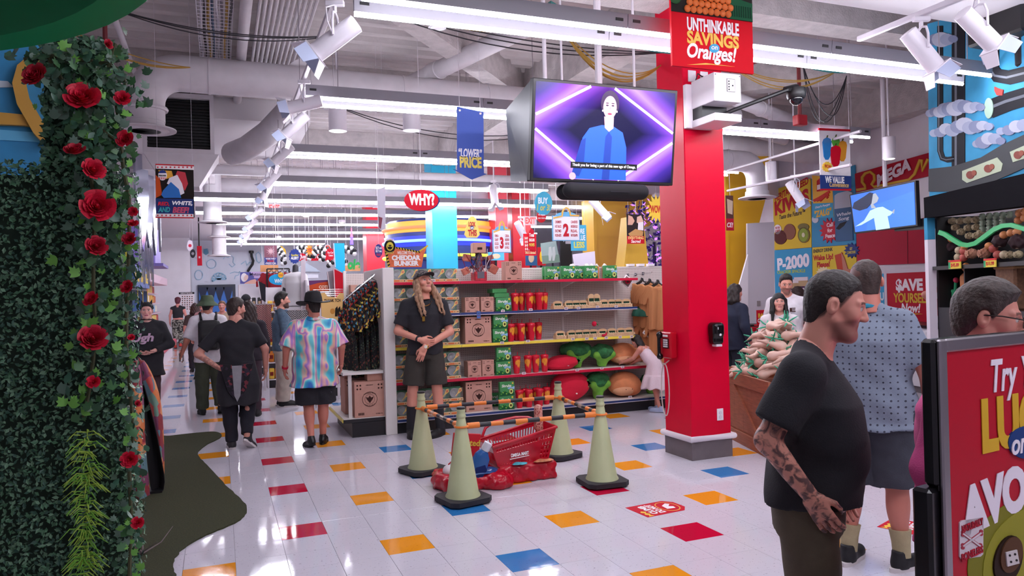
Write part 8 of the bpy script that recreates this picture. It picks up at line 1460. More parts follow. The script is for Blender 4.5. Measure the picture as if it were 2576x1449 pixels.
 if top:
  p=top.get('p',.02);s=SDF(lo-.06,hi+.06,bv);hem=top.get('hem',.86);rg=[r for r in tor(p)if r[0]>hem];fl_=top.get('flare',0.)
  base=tor(p);zz=[r[0]for r in base];rg=[(hem,float(np.interp(max(hem,.95),zz,[r[1]for r in base]))+fl_,float(np.interp(max(hem,.95),zz,[r[2]for r in base]))+fl_,0,float(np.interp(max(hem,.95),zz,[r[4]for r in base])))]+rg;s.loft(rg,.02);[s.rc((0,-.012,1.428),J['sh'+q_],.05+p*.4,.052+p*.5,.03)for q_ in 'RL']
  e=top.get('sleeve',.6)
  for q_ in 'RL':
   a,b_,w_=(np.array(J[k_+q_])for k_ in('sh','el','wr'));r=.052*(.6+.4*g)+p*.6
   if e<=1:s.rc(a,a+(b_-a)*e,r,r*top.get('sl',1.02),.04,cap=True)
   else:s.rc(a,b_,r,r*.85,.03);s.rc(b_,b_+(w_-b_)*(e-1),r*.85,r*.62,.02,cap=True)
  if top.get('hood'):s.ell((0,-.1,1.45),(.11,.08,.06),.03)
  [s.rc((g_*.04,-.028,1.475),(g_*.11,-.02,1.425),.038+p*.2,.042+p*.35,.03)for g_ in(-1,1)];am=top.get('wr',.006);s.warp(lambda x,y,z:am*np.sin(26*z+9*x+7*y)*np.sin(21*x+12*z)*np.clip((1.4-z)*4,0,1));s.ell((0,.005,1.53),(.072,.075,.09),.006,True)
  if top.get('open'):s.box((0,.2,1.15),(.05,.16,.5),.02,.01,True)
  sdf_obj(top.get('name','shirt'),s,top['m'],t,xf=bend)
 if bottom:
  p=bottom.get('p',.018);s=SDF(np.array(lo)-.06,np.array(hi)+.06,bv);s.loft([(.82,.155*g+p,.11*g+p,0,0),(.95,.17*g+p*.7,.12*g+p*.7,0,0),(1.0,.155*g+p*.6,.11*g+p*.6+.1*belly,0,.1*belly)],.03);hz_=bottom.get('hem',.1);r0,r1=.088*g+p,bottom.get('r1',.075)
  for q_ in 'RL':
   h_,k_,a=(np.array(J[x+q_])for x in('hip','kn','an'))
   if hz_>.47:f_=(h_[2]-hz_)/(h_[2]-k_[2]);s.rc(h_,h_+(k_-h_)*f_,r0,r0*bottom.get('tp',.95),.02,cap=True)
   else:f_=min(1.,(k_[2]-hz_)/max(.05,k_[2]-a[2]))if a[2]<.12 else .93;s.rc(h_,k_,r0,(r0+r1)/2,.02);s.rc(k_,k_+(a-k_)*f_,(r0+r1)/2,r1,.02,cap=True)
  am=bottom.get('wr',.005);s.warp(lambda x,y,z:am*np.sin(34*z+15*x)*np.sin(20*x+18*y+8*z)*np.clip((.9-z)*5,0,1));sdf_obj(bottom.get('name','trousers'),s,bottom['m'],t,xf=bend)
 if shoes:
  for q_ in 'RL':
   a=np.array(J['an'+q_]);yaw=R_(shoes.get('yaw'+q_,-10 if q_=='R' else 10));pit=R_(shoes.get('pit'+q_,0));sh=bpy.data.objects.new('shoe',None)
   s=SDF((-.08,-.13,-.03),(.08,.24,.16),.008);s.ell((0,.0,.04),(.043,.075,.06),.02);s.ell((0,.12,.03),(.047,.1,.045),.03);s.rc((0,-.02,.05),(0,-.02,.1),.042,.04,.02);s.keep(lambda x,y,z:.012-z);s.keep(lambda x,y,z:z-.115)
   o=sdf_obj('shoe',s,shoes['m'],t);q=MB();n=20;q.prismz([(.052*math.cos(2*math.pi*i/n)*(1 if math.sin(2*math.pi*i/n)>0 else .85),.065+.16*math.sin(2*math.pi*i/n))for i in range(n)],0,.024);q.build('sole',shoes['sole'],o);bpy.data.objects.remove(sh)
   o.matrix_local=Matrix.Translation((a[0],a[1],a[2]-.085))@Matrix.Rotation(yaw,4,'Z')@Matrix.Rotation(pit,4,'X')
   if shoes.get('sock'):
    k_=np.array(J['kn'+q_]);d=(k_-a)/np.linalg.norm(k_-a);q=MB();q.tube([tuple(a+d*(-.01)),tuple(a+d*shoes['sockh']*.5),tuple(a+d*shoes['sockh'])],[.047,.05,.06],14);q.build('sock',shoes['sock'],t)
 if hair:hair(t,hx,hairc)
 if extras:extras(t,hx,bend,J)
 return t
def m_hair(c):return mat('hair_'+c,c,.55,noise=(60,.35,(1,1,.25)),bump=(90,.5))
HLY,HLZ=[-.12,-.06,-.03,-.012,.0,.014,.02,.045,.065,.1],[-.085,-.078,-.05,.0,.012,-.012,.0,.048,.068,.078]
def hline(y):return np.interp(y,HLY,HLZ)
def hair_short(thick=.008,line=.055,top=.0,nape=-.07,side=1.):
 """hair shell that thins to nothing at the hairline"""
 def fn(t,hx,c):
  s=SDF((-.12,-.15,-.14),(.12,.13,.16),.006);s.ell((0,-.012,.035),(.0755,.0955,.0855),.01);s.rc((0,-.045,-.02),(0,-.04,-.09),.05,.05,.03)
  s.warp(lambda x,y,z:-(thick*(1+.9*(side-1)*np.clip(np.abs(x)/.07,0,1))+top*np.clip((z-.06)/.04,0,1)*np.clip((y+.09)/.08,0,1))*np.clip((z-hline(y)+.004)/.035,0,1)+.0016*np.sin(210*x+40*z)*np.sin(90*y+60*z)+.001*np.sin(310*x)*np.sin(130*y))
  s.keep(lambda x,y,z:hline(y)-.002-z)
  for g_ in(-1,1):s.ell((g_*.085,-.012,-.004),(.02,.022,.034),.004,True)
  sdf_obj('hair',s,m_hair(c),t,xf=hx)
 return fn
def hair_long(bot=-.3,front=True,wave=.006,spread=.075,back=.06):
 def fn(t,hx,c):
  s=SDF((-.17,-.2,bot-.05),(.17,.16,.16),.0085);s.ell((0,-.014,.042),(.086,.106,.095),.01)
  for k in range(9):
   a=math.pi*(k/8);x=spread*1.05*math.cos(a);y=-.03-back*math.sin(a);s.rc((x*.95,y,.03),(x*1.2,y-.015,bot*.6),.036,.034,.02);s.rc((x*1.2,y-.015,bot*.6),(x*1.25,y-.0,bot*(.9+.1*math.sin(k*2.3))),.034,.014,.02)
  if front:
   for g_ in(-1,1):s.rc((g_*.07,.02,.03),(g_*.088,.035,-.12),.026,.028,.02);s.rc((g_*.088,.035,-.12),(g_*.1,.06,bot*.95),.028,.012,.02)
  s.warp(lambda x,y,z:wave*np.sin(55*z+30*x)*np.sin(90*x+40*y));s.ell((0,.13,-.02),(.062,.09,.085),.01,True);s.rc((0,.03,-.1),(0,.06,-.3),.045,.05,.01,sub=True);sdf_obj('hair',s,m_hair(c),t,xf=hx)
 return fn
def lin_mesh(t,name,q,m_,hx,smooth=True):
 V=hx(np.array(q.v,float));q.v=[tuple(v)for v in V];return q.build(name,m_,t,smooth)
def cloth(name,c,rough=.9,n=(16,.1),b=(180,.25)):return mat(name,c,rough,noise=n,bump=b)
m_bt=cloth('black_tee','232228');m_white_tee=cloth('white_tee','d8d2d8');m_shoe_b=mat('shoe_black','141317',.6);m_sole_w=mat('sole_white','d0c8c8',.6);m_sole_b=mat('sole_black','101012',.6)
# ---- foreground man with tattooed arm
nm=A(2025,1000,d=2.65)
person('man in black T-shirt with tattooed arm and hand in pocket, in the right foreground',(nm[0],nm[1],0),facing(2030,-92),1.70,'cc9684',dict(shR=(.195,-.03,1.4),elR=(.255,-.13,1.17),wrR=(.215,.02,.985),elL=(-.25,-.02,1.14),wrL=(-.24,.08,.92)),1.03,.05,R_(4),hyaw=R_(4),hpitch=R_(-11),hoff=(0,.05,.015),hv=.0036,bv=.0095,handv=.004,beard=.5,hairc='241a18',face=dict(fat=.06),hair=hair_short(.0062,.066,.004,-.05),curl=(.35,.5),palms={'R':(-1,.2,0),'dR':(-.1,.5,-.9)},tattoo=lambda V:((V[:,0]>.15)&(V[:,2]<1.3)).astype(float)*.85,top=dict(m=m_bt,hem=.92,sleeve=.78,p=.034,sl=1.12,wr=.008),bottom=dict(m=cloth('olive_trousers','5e5344'),hem=.08,p=.012),shoes=dict(m=m_shoe_b,sole=m_sole_b))
# ---- man in patterned grey shirt
def dots(nt,N,L,b,tc):
 mp=N.new('ShaderNodeMapping');mp.inputs['Scale'].default_value=(30,.001,30);L.new(tc.outputs['Object'],mp.inputs[0]);v=N.new('ShaderNodeTexVoronoi');v.inputs['Scale'].default_value=1;v.inputs['Randomness'].default_value=.12;L.new(mp.outputs[0],v.inputs['Vector'])
 r=N.new('ShaderNodeValToRGB');r.color_ramp.interpolation='CONSTANT';e=r.color_ramp.elements;e[0].position=0;e[0].color=(*lin('3a3c4c'),1);e[1].position=.17;e[1].color=(*lin('7c8698'),1);L.new(v.outputs['Distance'],r.inputs[0]);L.new(r.outputs[0],b.inputs['Base Color'])
m_dots=mat('dotted_grey_shirt','7c8698',.85,build=dots,bump=(180,.25))
def ex_pat(t,hx,bend,J):
 q=MB();q.tube([(.072*math.cos(a),-.012+.075*math.sin(a),1.475-.012*math.sin(a))for a in np.linspace(0,6.283,25)[:-1]],.016,8,True);lin_mesh(t,'neck_scarf',q,cloth('scarf_blue','2f86a0'),bend)
person('man in dotted grey shirt and dark shorts seen from behind',(2.57,-1.42,0),facing(2190,-8),1.80,'b87a6a',dict(elR=(.3,-.03,1.12),wrR=(.3,.08,.9),hipR=(.1,0,.9),anR=(.15,.0,.085),knR=(.13,.03,.49),anL=(-.12,-.03,.085),elL=(-.3,.0,1.13),wrL=(-.26,.12,.93)),1.3,.05,0,hyaw=R_(28),hpitch=R_(-6),hv=.0045,bv=.011,beard=.3,hairc='3c2c28',face=dict(fat=.1),hair=hair_short(.005,.075,.002,-.035,.9),top=dict(m=m_dots,hem=.8,sleeve=.85,p=.035,flare=.01,wr=.008),bottom=dict(m=cloth('slate_shorts','3a3c46'),hem=.48,p=.022,name='shorts',tp=1.05),shoes=dict(m=m_shoe_b,sole=m_sole_w,sock=cloth('sock_tan','a89a78'),sockh=.14,yawR=-32,yawL=-8),extras=ex_pat)
# ---- man with glasses behind the sign
gm_=A(2425,1000,d=2.5)
def ex_gl(t,hx,bend,J):
 mg=mat('glasses_frame','2a1c18',.3)
 for g_ in(-1,1):
  q=MB();q.tube([(g_*.033+.024*math.cos(a),.108,.004+.02*math.sin(a))for a in np.linspace(0,6.283,17)[:-1]],.0022,5,True);lin_mesh(t,'glasses_rim',q,mg,hx)
  q=MB();q.tube([(g_*.057,.106,.012),(g_*.078,.04,.014),(g_*.084,-.02,.008)],.0025,5);lin_mesh(t,'glasses_arm',q,mg,hx);q=MB();n=14;q.add([(g_*.033+.023*math.cos(6.283*i/n),.108,.004+.019*math.sin(6.283*i/n))for i in range(n)],[tuple(range(n))]);lin_mesh(t,'lens',q,mat('lens_glass','e8eef4',.05,alpha=.25),hx)
 q=MB();q.tube([(-.01,.11,.008),(0,.112,.011),(.01,.11,.008)],.002,5);lin_mesh(t,'glasses_bridge',q,mg,hx)
person('man with glasses and pink sweatshirt behind the red floor sign',(gm_[0],gm_[1],0),facing(2425,-88),1.66,'c08878',dict(elR=(.26,-.11,1.12),wrR=(.25,-.06,.88),shR=(.19,-.06,1.385)),1.12,.03,R_(3),hyaw=R_(-2),hpitch=R_(-8),hoff=(0,.03,0),hv=.0038,bv=.011,handv=.0045,beard=.55,hairc='3a2c28',hair=hair_short(.012,.055,.014,-.085,1.1),top=dict(m=cloth('pink_sweat','c84a86'),hem=.82,sleeve=1.95,p=.04,wr=.01,name='sweatshirt'),bottom=dict(m=cloth('grey_trousers','5a5660'),hem=.08),shoes=dict(m=m_shoe_b,sole=m_sole_w),extras=ex_gl)
# ---- long-haired employee with cap
def cap_geo(t,hx,m1,m2,wig=0):
 s=SDF((-.12,-.15,0),(.12,.16,.17),.007);s.ell((0,-.01,.038),(.09,.108,.115),.01);s.keep(lambda x,y,z:.056-.14*np.clip(-y,0,.1)-z);sdf_obj('cap_crown',s,m1,t,xf=hx)
 q=MB();n=12;a0=[(.082*math.cos(a),.05+.05*math.sin(a),.064)for a in np.linspace(.15,math.pi-.15,n)];a1=[(.086*math.cos(a),.06+.125*math.sin(a),.066-.014*abs(math.cos(a)))for a in np.linspace(.15,math.pi-.15,n)];V=a0+a1+[(x,y,z-.006)for x,y,z in a0+a1];F=[(i,i+1,n+i+1,n+i)for i in range(n-1)]+[(2*n+i,3*n+i,3*n+i+1,2*n+i+1)for i in range(n-1)]+[(n+i,n+i+1,3*n+i+1,3*n+i)for i in range(n-1)];q.add(V,F);lin_mesh(t,'cap_brim',q,m2,hx);q=MB();q.ball((0,-.01,.146),.008,8,6);lin_mesh(t,'cap_button',q,m1,hx)
def wavy(t,hx,c):
 s=SDF((-.2,-.16,-.44),(.2,.2,.1),.0085);s.ell((0,-.03,.02),(.085,.09,.085),.01)
 for g_ in(-1,1):
  for k,(x,y)in enumerate(((.075,.02),(.09,-.02),(.1,.05),(.07,-.06),(.115,.01))):s.rc((g_*.078,min(y,.02),.01),(g_*(x+.015),y+.02,-.18),.018,.021,.012);s.rc((g_*(x+.015),y+.02,-.18),(g_*(x+.02+.012*(k%2)),y+.06,-.36-.02*(k%3)),.021,.008,.012)
 s.rc((0,-.07,0),(0,-.08,-.3),.06,.05,.02);s.warp(lambda x,y,z:.007*np.sin(75*z+25*x)*np.sin(130*x+60*y+14*z));s.ell((0,.12,-.02),(.064,.085,.09),.01,True);sdf_obj('hair',s,m_hair(c),t,xf=hx)
m_camo=ramp_mat('cap_camo','noise',40,[(.4,'2a282c'),(.5,'6a5f5c'),(.6,'3c3636')],.8,interp='CONSTANT')
def ex_cap(t,hx,bend,J):
 cap_geo(t,hx,m_camo,m_bt);gold=mat('gold','c9a24a',.25,metal=.9)
 q=MB();q.tube([(.085*math.cos(a),.07+.06*math.sin(a)*(1 if math.sin(a)>0 else .6),1.43-.05*max(0,math.sin(a)))for a in np.linspace(-.6,math.pi+.6,20)],.004,6);lin_mesh(t,'gold_chain',q,gold,bend);q=MB();q.tube([(.08*math.cos(a),.1+.05*math.sin(a),1.43-.14*max(0,math.sin(a)))for a in np.linspace(-.3,math.pi+.3,20)],.005,6);lin_mesh(t,'bead_necklace',q,m_bt,bend);q=MB();q.rbx(-.014,.014,.148,.16,1.22,1.275,.004);lin_mesh(t,'pendant',q,gold,bend)
 w_=np.array(J['wrL']);d=w_-np.array(J['elL']);d/=np.linalg.norm(d);q=MB();q.cone(tuple(w_-d*.035),tuple(w_-d*.012),.034,n=14);lin_mesh(t,'watch_band',q,gold,bend);q=MB();q.cone(tuple(w_-d*.024+np.array((0,.034,0))),tuple(w_-d*.024+np.array((0,.042,0))),.018,n=14);lin_mesh(t,'watch_face',q,pm('e0d8c8'),bend)
 w_=np.array(J['wrR']);d=w_-np.array(J['elR']);d/=np.linalg.norm(d);q=MB();q.cone(tuple(w_-d*.05),tuple(w_-d*.02),.034,n=14);lin_mesh(t,'wrist_band',q,m_bt,bend)
person('tall long-haired man in cap, black T-shirt and dark shorts standing before the shelf',(1.26,3.74,0),facing(1070,178),1.93,'c8917c',dict(elR=(.28,.02,1.12),wrR=(.03,.2,1.03),elL=(-.27,.03,1.1),wrL=(.0,.2,.95),anR=(.17,.0,.085),knR=(.14,.03,.48),anL=(-.14,.02,.085),knL=(-.12,.03,.48)),.95,.0,0,hyaw=R_(34),hpitch=R_(17),hv=.0045,bv=.012,beard=.35,hairc='a07a5e',face=dict(brow='8a6a50'),hair=wavy,palms={'R':(0,-1,.2),'L':(0,-1,.1),'dR':(-.8,.1,-.25),'dL':(.35,.1,-.9)},curl=(.6,.35),top=dict(m=m_bt,hem=.87,sleeve=.78,p=.03,sl=1.08),bottom=dict(m=cloth('dark_olive_shorts','37332e'),hem=.54,p=.02,name='shorts',tp=1.12),shoes=dict(m=m_shoe_b,sole=m_sole_b,sock=m_bt,sockh=.24,yawR=6,yawL=-30),extras=ex_cap)
# ---- man with wide hat and holographic shirt
m_holo=ramp_mat('holographic_shirt','noise',4.2,[(.28,'2a68b8'),(.36,'38a8c8'),(.42,'78d0d4'),(.46,'e8d8c8'),(.5,'d890b0'),(.54,'8a68c0'),(.58,'e0a890'),(.62,'50c0c4'),(.7,'2f86c8')],.45,stretch=(1.9,1.9,.2),detail=1.,dist=.45)
def ex_hat(t,hx,bend,J):
 mh=mat('hat_black','1d1a1e',.8,bump=(60,.2));s=SDF((-.13,-.15,0),(.13,.15,.2),.008);s.loft([(.03,.096,.115,0,-.01),(.1,.09,.11,0,-.01),(.16,.076,.092,0,-.01),(.178,.045,.065,0,-.01)],.02);s.ell((0,-.01,.195),(.02,.07,.028),.02,True);sdf_obj('hat_crown',s,mh,t,xf=hx)
 q=MB();n=28;V=[];
 for r_ in(.083,.15,.2):
  for i in range(n):a=6.283*i/n;V.append((r_*.95*math.cos(a),-.01+r_*1.12*math.sin(a),.045+(.035*(abs(math.cos(a))**2)-.02)*((r_-.083)/.117)))
 F=[(k*n+i,k*n+(i+1)%n,(k+1)*n+(i+1)%n,(k+1)*n+i)for k in range(2)for i in range(n)];q.add(V,F);q.add([(x,y,z-.007)for x,y,z in V],[f[::-1]for f in F]);lin_mesh(t,'hat_brim',q,mh,hx);q=MB();q.lathe([(.1,.05),(.098,.078)],28,(0,-.01,0),1,1.18);lin_mesh(t,'hat_band',q,m_bt,hx)
 q=MB();q.tube([(.085*math.cos(a),-.015+.08*math.sin(a),1.475)for a in np.linspace(0,6.283,25)[:-1]],.016,8,True);lin_mesh(t,'collar',q,m_holo,bend);w_=np.array(J['wrL']);d=w_-np.array(J['elL']);d/=np.linalg.norm(d);q=MB();q.cone(tuple(w_-d*.03),tuple(w_-d*.005),.036,n=14);lin_mesh(t,'red_wristband',q,m_felt,bend)
person('man in wide black hat and shiny holographic shirt seen from behind',(.0,3.78,0),R_(-4),1.68,'b87a68',dict(elL=(-.31,-.05,1.14),wrL=(-.33,.06,.91),elR=(.31,-.02,1.14),wrR=(.31,.1,.92),anR=(.08,.1,.085),knR=(.09,.06,.49),anL=(-.06,-.08,.1),knL=(-.08,.03,.5),shR=(.2,-.01,1.385),shL=(-.2,-.01,1.385)),1.3,.05,0,hyaw=R_(25),hpitch=R_(-4),hv=.006,bv=.012,beard=.6,hairc='1d1512',hair=hair_short(.004,.07,0,-.05),top=dict(m=m_holo,hem=.7,sleeve=.95,p=.045,flare=.03,sl=1.2,wr=.009),bottom=dict(m=m_bt,hem=.5,p=.022,name='shorts',tp=1.1),shoes=dict(m=mat('loafer_black','131216',.35),sole=m_sole_b,yawL=20,pitL=-14),extras=ex_hat)
# ---- man in black tee with jacket tied round the waist
def ex_tee(t,hx,bend,J):
 s=SDF((-.36,-.3,.45),(.36,.3,1.08),.012);s.loft([(.52,.23,.2,0,-.02),(.75,.245,.19,0,-.02),(.95,.205,.145,0,0),(1.02,.19,.14,0,0)],.01);s.warp(lambda x,y,z:.01*np.sin(30*x+4*z)*np.clip((1-z)*2,0,1));s.keep(lambda x,y,z:(y-.06)-.6*np.clip(z-.9,0,1));sdf_obj('tied_jacket',s,m_bt,t)
 q=MB();q.prism([(-.05,.98),(.06,.98),(.035,.64),(.0,.57),(-.03,.64)],-.235,-.22);q.build('grey_lining',cloth('lining_grey','8a888e'),t)
 for g_ in(-1,1):q=MB();q.prism([(g_*.05,.99),(g_*.18,1.0),(g_*.1,.7),(g_*.03,.6)],-.232,-.2);q.build('plaid_sleeve',ramp_mat('plaid_dark','cells',30,[(0,'141018'),(.5,'2a2030'),(.75,'6a2a34'),(1,'3a3a4a')],.9,interp='CONSTANT'),t)
person('man in black T-shirt with jacket tied round his waist, walking away',(-.8,4.08,0),R_(-4),1.67,'c08d7c',dict(elL=(-.42,-.06,1.12),wrL=(-.22,-.1,.97),elR=(.31,.0,1.14),wrR=(.31,.04,.9),anL=(-.08,.0,.085),knL=(-.1,.02,.49),anR=(.09,-.12,.15),knR=(.1,.06,.5)),1.08,.02,0,hyaw=R_(-55),hpitch=R_(-4),hv=.0055,bv=.012,beard=.75,hairc='2c1c18',hair=hair_short(.012,.06,.008,-.06),top=dict(m=m_bt,hem=.9,sleeve=.8,p=.024),bottom=dict(m=cloth('navy_jeans','1c1b26'),hem=.07,p=.024,r1=.066),shoes=dict(m=mat('shoe_charcoal','26242a',.7),sole=m_sole_w,pitR=-34,yawR=-25),tattoo=lambda V:((V[:,0]<-.2)&(V[:,2]<1.1)).astype(float)*.45,extras=ex_tee)
# ---- man in denim jacket
m_den=mat('denim','4f6478',.85,noise=(40,.18),bump=(200,.3))
def ex_den(t,hx,bend,J):
 q=MB();q.tube([(.085*math.cos(a),-.01+.08*math.sin(a),1.47)for a in np.linspace(0,6.283,25)[:-1]],.018,8,True);lin_mesh(t,'collar',q,m_den,bend);w_=np.array(J['wrR']);q=MB();q.rbx(w_[0]-.03,w_[0]+.03,w_[1]+.03,w_[1]+.09,w_[2]+.02,w_[2]+.1,.008);lin_mesh(t,'white_cup',q,pm('e0d8dc'),bend)
person('bearded man in denim jacket and khaki trousers holding a cup',(-.09,7.08,0),facing(715,-80),1.74,'c89482',dict(elR=(.27,.0,1.13),wrR=(.14,.28,1.2),elL=(-.25,.08,1.12),wrL=(-.12,.28,1.15)),1.0,.0,0,hyaw=R_(-4),hv=.006,bv=.014,beard=.9,hairc='1a1412',hair=hair_short(.014,.065,.016,-.05,.9),palms={'R':(-.5,0,1),'dR':(-.3,.4,.8)},top=dict(m=m_den,hem=.86,sleeve=1.9,p=.035,name='jacket'),bottom=dict(m=cloth('khaki','b8aca0'),hem=.09,p=.03,r1=.09),shoes=dict(m=m_shoe_b,sole=m_sole_w),extras=ex_den)
# ---- bucket hat, backpack
def bucket(t,hx,c):
 mh=cloth('bucket_green','4a5a44');s=SDF((-.2,-.22,-.04),(.2,.22,.18),.009);s.loft([(.03,.09,.108,0,-.01),(.1,.08,.1,0,-.01),(.14,.065,.08,0,-.01)],.015);s.loft([(-.02,.155,.18,0,-.01),(.0,.14,.165,0,-.01),(.045,.09,.11,0,-.01)],.01);s.loft([(-.04,.13,.15,0,-.01),(.02,.1,.12,0,-.01)],0)if False else None;sdf_obj('bucket_hat',s,mh,t,xf=hx);hair_short(.006,.04,0,-.09)(t,hx,c)
def ex_bp(t,hx,bend,J):
 s=SDF((-.22,-.4,.85),(.22,.06,1.5),.012);s.box((0,-.21,1.18),(.15,.085,.22),.06,.02);s.box((0,-.28,1.08),(.11,.05,.11),.04,.02);sdf_obj('backpack',s,mat('backpack_black','131217',.6),t)
 for g_ in(-1,1):q=MB();q.tube([(g_*.1,-.14,1.4),(g_*.11,-.02,1.5),(g_*.12,.1,1.42),(g_*.13,.13,1.2)],.02,6);q.build('strap',MATS['backpack_black'],t)
 w_=np.array(J['wrL']);q=MB();q.cone((w_[0]-.01,w_[1]+.03,w_[2]-.13),(w_[0]-.01,w_[1]+.05,w_[2]-.01),.033,n=14);q.build('drink_can',mat('can_steel','b8b0b0',.25,metal=.8),t)
person('person in green bucket hat with black backpack and olive trousers, walking away',(-1.13,6.84,0),R_(4),1.71,'a8705c',dict(elL=(-.3,-.05,1.1),wrL=(-.36,.02,.93),anL=(-.1,.05,.085),anR=(.14,-.1,.12),knR=(.12,.05,.5)),1.05,0,0,hyaw=R_(-30),hv=.008,bv=.015,hairc='1c1412',hair=bucket,top=dict(m=m_white_tee,hem=.78,sleeve=.9,p=.04),bottom=dict(m=cloth('olive_cargo','3f4436'),hem=.09,p=.018,r1=.085),shoes=dict(m=m_shoe_b,sole=m_sole_b,pitR=-20),extras=ex_bp)
p_=A(630,850,Y=6.35);person('woman with long dark hair walking behind the black T-shirt man',(p_[0]-.02,6.35,0),R_(2),1.62,'b88474',None,.95,0,0,hyaw=R_(10),hv=.008,bv=.016,hairc='2a1a18',hair=hair_long(-.36,False,.008),top=dict(m=cloth('dark_plum_top','241c26'),hem=.85,sleeve=1.8,p=.03),bottom=dict(m=cloth('plum_leggings','3a2832'),hem=.08,p=.01,r1=.055),shoes=dict(m=m_shoe_b,sole=m_sole_b))
# ---- girl reaching into the shelf
m_dress=ramp_mat('dress_print','voronoi',60,[(.0,'b08a90'),(.12,'c8a0a0'),(.16,'d8c4cc'),(1,'dccad2')],.85)
def ex_girl(t,hx,bend,J):
 s=SDF((-.42,-.42,.4),(.42,.42,1.5),.014);s.loft([(.5,.34,.32,0,-.04),(.72,.27,.25,0,-.02),(.76,.255,.235,0,-.02),(.78,.225,.21,0,-.01),(1.1,.16,.13,0,0),(1.3,.16,.115,0,0),(1.36,.13,.09,0,0)],.01);s.warp(lambda x,y,z:.02*np.sin(9*np.arctan2(y,x))*np.clip((.95-z)*2,0,1));sdf_obj('dress',s,m_dress,t,xf=bend)
 for g_ in(-1,1):q=MB();q.tube([(g_*.09,.1,1.34),(g_*.1,.0,1.46),(g_*.09,-.09,1.36)],.012,6);lin_mesh(t,'strap',q,m_dress,bend)
person('little girl in pale pink dress and blue clogs reaching into the shelf',(4.47,3.85,0),facing(1640,62),1.12,'c08a78',dict(elR=(.2,.22,1.3),wrR=(.16,.5,1.36),elL=(-.22,.2,1.32),wrL=(-.2,.46,1.42),anR=(.1,.04,.085),anL=(-.1,-.14,.1),knL=(-.1,-.03,.5)),.92,0,R_(38),hyaw=R_(10),hpitch=R_(12),hv=.007,bv=.014,hairc='1d1312',hair=hair_long(-.42,False,.006),shoes=dict(m=mat('clog_blue','a8b8d8',.5),sole=mat('clog_sole','b8c4dc',.5)),extras=ex_girl)
# ---- people by the radish crate
def ex_wt(t,hx,bend,J):
 for k,s_ in enumerate(('E','L','CE')):o=text_obj('shirt_print',s_,t,0,0,.07,.05,0,m_ink,bold=.04);o.matrix_local=Matrix.Translation((-.1,.172,1.3-.07*k))@Matrix.Rotation(math.pi,4,'Z')
p_=A(1980,800,d=9.7);person('young man in white T-shirt with dark lettering standing behind the crate',(p_[0],p_[1],0),facing(1980,170),1.80,'c89480',None,1.08,.02,0,hyaw=R_(20),hpitch=R_(-12),hv=.006,bv=.015,beard=.6,hairc='1e1614',hair=hair_short(.008,.06,.01,-.04,.9),top=dict(m=m_white_tee,hem=.84,sleeve=.75,p=.03),bottom=dict(m=m_bt,hem=.08),shoes=dict(m=m_shoe_b,sole=m_sole_w),extras=ex_wt)
p_=A(1962,850,d=9.0);person('young woman with long black hair in white blouse behind the crate',(p_[0],p_[1],0),facing(1962,178),1.56,'d0a090',None,.88,0,0,hyaw=R_(8),hpitch=R_(4),hv=.006,bv=.014,hairc='120e10',hair=hair_long(-.32,True,.002),face=dict(lips='b86a68'),top=dict(m=cloth('white_blouse','dcd4d8'),hem=.8,sleeve=1.6,p=.03,name='blouse'),bottom=dict(m=m_bt,hem=.08),shoes=dict(m=m_shoe_b,sole=m_sole_b))
p_=A(1845,850,d=10.4);person('person in navy jacket turned away beside the red column',(p_[0],p_[1],0),facing(1845,-50),1.69,'b88070',dict(elR=(.3,-.05,1.14),wrR=(.3,.06,.92)),1.05,.02,R_(4),hv=.008,bv=.017,hairc='241816',hair=hair_long(-.2,False,.006),top=dict(m=cloth('navy_jacket','1d2338'),hem=.8,sleeve=1.9,p=.05,name='jacket'),bottom=dict(m=cloth('navy_trousers','1a1d2c'),hem=.08),shoes=dict(m=m_shoe_b,sole=m_sole_b))
p_=A(2408,860,d=8.9);person('person in red with hands raised behind the head, half hidden by the display post',(p_[0],p_[1],0),facing(2400,175),1.66,'b07868',dict(elR=(.33,.12,1.58),wrR=(.12,.0,1.68),elL=(-.33,.12,1.58),wrL=(-.12,.0,1.68)),1.0,0,0,hv=.008,bv=.015,hairc='2a1c18',hair=hair_short(.012),top=dict(m=cloth('red_top','b01428'),hem=.8,sleeve=.5,p=.03),bottom=dict(m=m_bt,hem=.08),shoes=dict(m=m_shoe_b,sole=m_sole_b))
p_=A(2008,800,d=12.0);person('dark haired person far behind the white T-shirt man',(p_[0],p_[1],0),R_(20),1.62,'b88070',None,1.,0,0,hv=.009,bv=.018,hairc='2a1714',hair=hair_long(-.15,False),top=dict(m=cloth('maroon_top','4a1f24'),hem=.8,sleeve=1.6),bottom=dict(m=m_bt,hem=.08),shoes=dict(m=m_shoe_b,sole=m_sole_b))
# ---- left aisle
def ex_ugh(t,hx,bend,J):
 o=text_obj('shirt_print','Ugh',t,0,0,.3,.16,0,pm('c8a8c0'),bold=.04,shear=.2);o.matrix_local=Matrix.Translation((.05,.205,1.22))@Matrix.Rotation(math.pi,4,'Z');q=MB();q.tube([(.07*math.cos(a),.0+.07*math.sin(a),1.5)for a in np.linspace(0,6.283,21)[:-1]],.008,6,True);lin_mesh(t,'choker',q,m_bt,bend)
 q=MB();q.tube([(.085*math.cos(a),0,.03+.095*math.sin(a))for a in np.linspace(0,math.pi,16)],.012,6);lin_mesh(t,'headband',q,m_bt,hx)
 for g_ in(-1,1):q=MB();q.cone((g_*.055,0,.105),(g_*.075,0,.17),.025,.002,n=6);lin_mesh(t,'headband_ear',q,m_bt,hx)
 q=MB();q.rbx(-.06,.06,.25,.265,.98,1.06,.004);q.build('phone',m_dark,t)
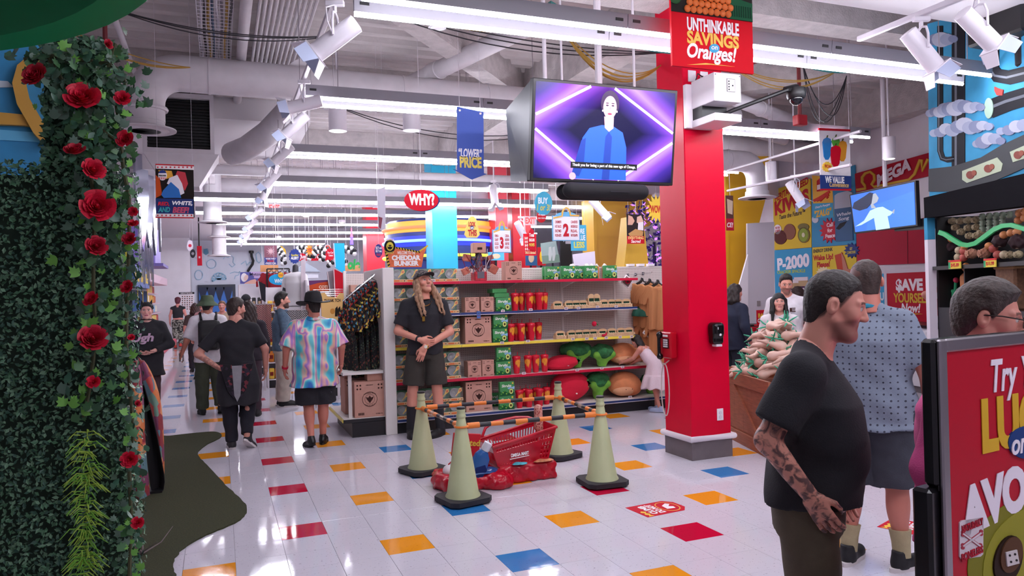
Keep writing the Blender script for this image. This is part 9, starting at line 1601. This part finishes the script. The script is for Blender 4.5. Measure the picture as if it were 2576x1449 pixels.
p_=A(372,900,d=10.3);person('woman in black lettered sweatshirt and ear headband standing in the left aisle',(p_[0],p_[1],0),facing(372,176),1.64,'d0a498',dict(elR=(.3,.02,1.12),wrR=(.06,.24,1.02),elL=(-.3,.02,1.12),wrL=(-.1,.24,1.04)),1.02,.02,0,hv=.0055,bv=.014,hairc='161214',hair=hair_short(.01,.06,.01,-.1),face=dict(lips='b05a6a',makeup=True),palms={'R':(0,0,1),'L':(0,0,1)},top=dict(m=m_bt,hem=.66,sleeve=1.9,p=.05,flare=.02,name='sweatshirt'),bottom=dict(m=cloth('sheer_tights','4a3238'),hem=.08,p=.002,r1=.045),shoes=dict(m=m_shoe_b,sole=m_sole_b),extras=ex_ugh)
m_camop=ramp_mat('camo_trousers','noise',12,[(.38,'2a282a'),(.46,'7a766c'),(.54,'b0aca4'),(.6,'4a463e')],.9,interp='CONSTANT')
p_=A(458,866,Z=0);person('woman in camouflage capri trousers and strappy black top far down the left aisle',(p_[0],23.2,0),R_(-6),1.74,'c88a80',dict(anR=(.08,-.14,.14),knR=(.09,.05,.5)),1.05,0,0,hv=.012,bv=.024,handv=.01,hairc='5a2030',hair=hair_short(.02,.06,.02,-.09),top=dict(m=m_bt,hem=1.05,sleeve=.12,p=.01,name='strappy_top'),bottom=dict(m=m_camop,hem=.3,p=.03),shoes=dict(m=mat('shoe_red','c83a2c',.6),sole=m_sole_b))
for k,(px,py,d,H_,rz,hc,tm_,lab,hf)in enumerate([(516,900,15.5,1.68,140,'2a1a18','d09a98','woman in pale pink top among the far shoppers',hair_long(-.12,False)),(622,900,14,1.72,-30,'1a1412','1d1b20','person in black cap and black shirt by the cosmetics shelf',None),(494,900,17,1.58,0,'3a2420','4a3a3a','far shopper with brown hair at the left of the blue doorway',hair_long(-.2,False)),(562,900,16.2,1.62,170,'6a4a34','b8a088','far shopper in tan clothes beside the bucket hat',hair_short(.012))]):
 p_=A(px,py,d=d);person(lab,(p_[0],p_[1],0),R_(rz),H_,'c08c80',None,1.,0,0,hv=.011,bv=.022,handv=.01,hairc=hc,hair=hf or hair_short(.004),top=dict(m=cloth('shopper_top_%d'%k,tm_),hem=.82,sleeve=.8 if k!=1 else 1.8),bottom=dict(m=cloth('shopper_trousers','2a2830'),hem=.08),shoes=dict(m=m_shoe_b,sole=m_sole_b),extras=(lambda t,hx,bend,J:cap_geo(t,hx,m_bt,m_bt))if k==1 else None)
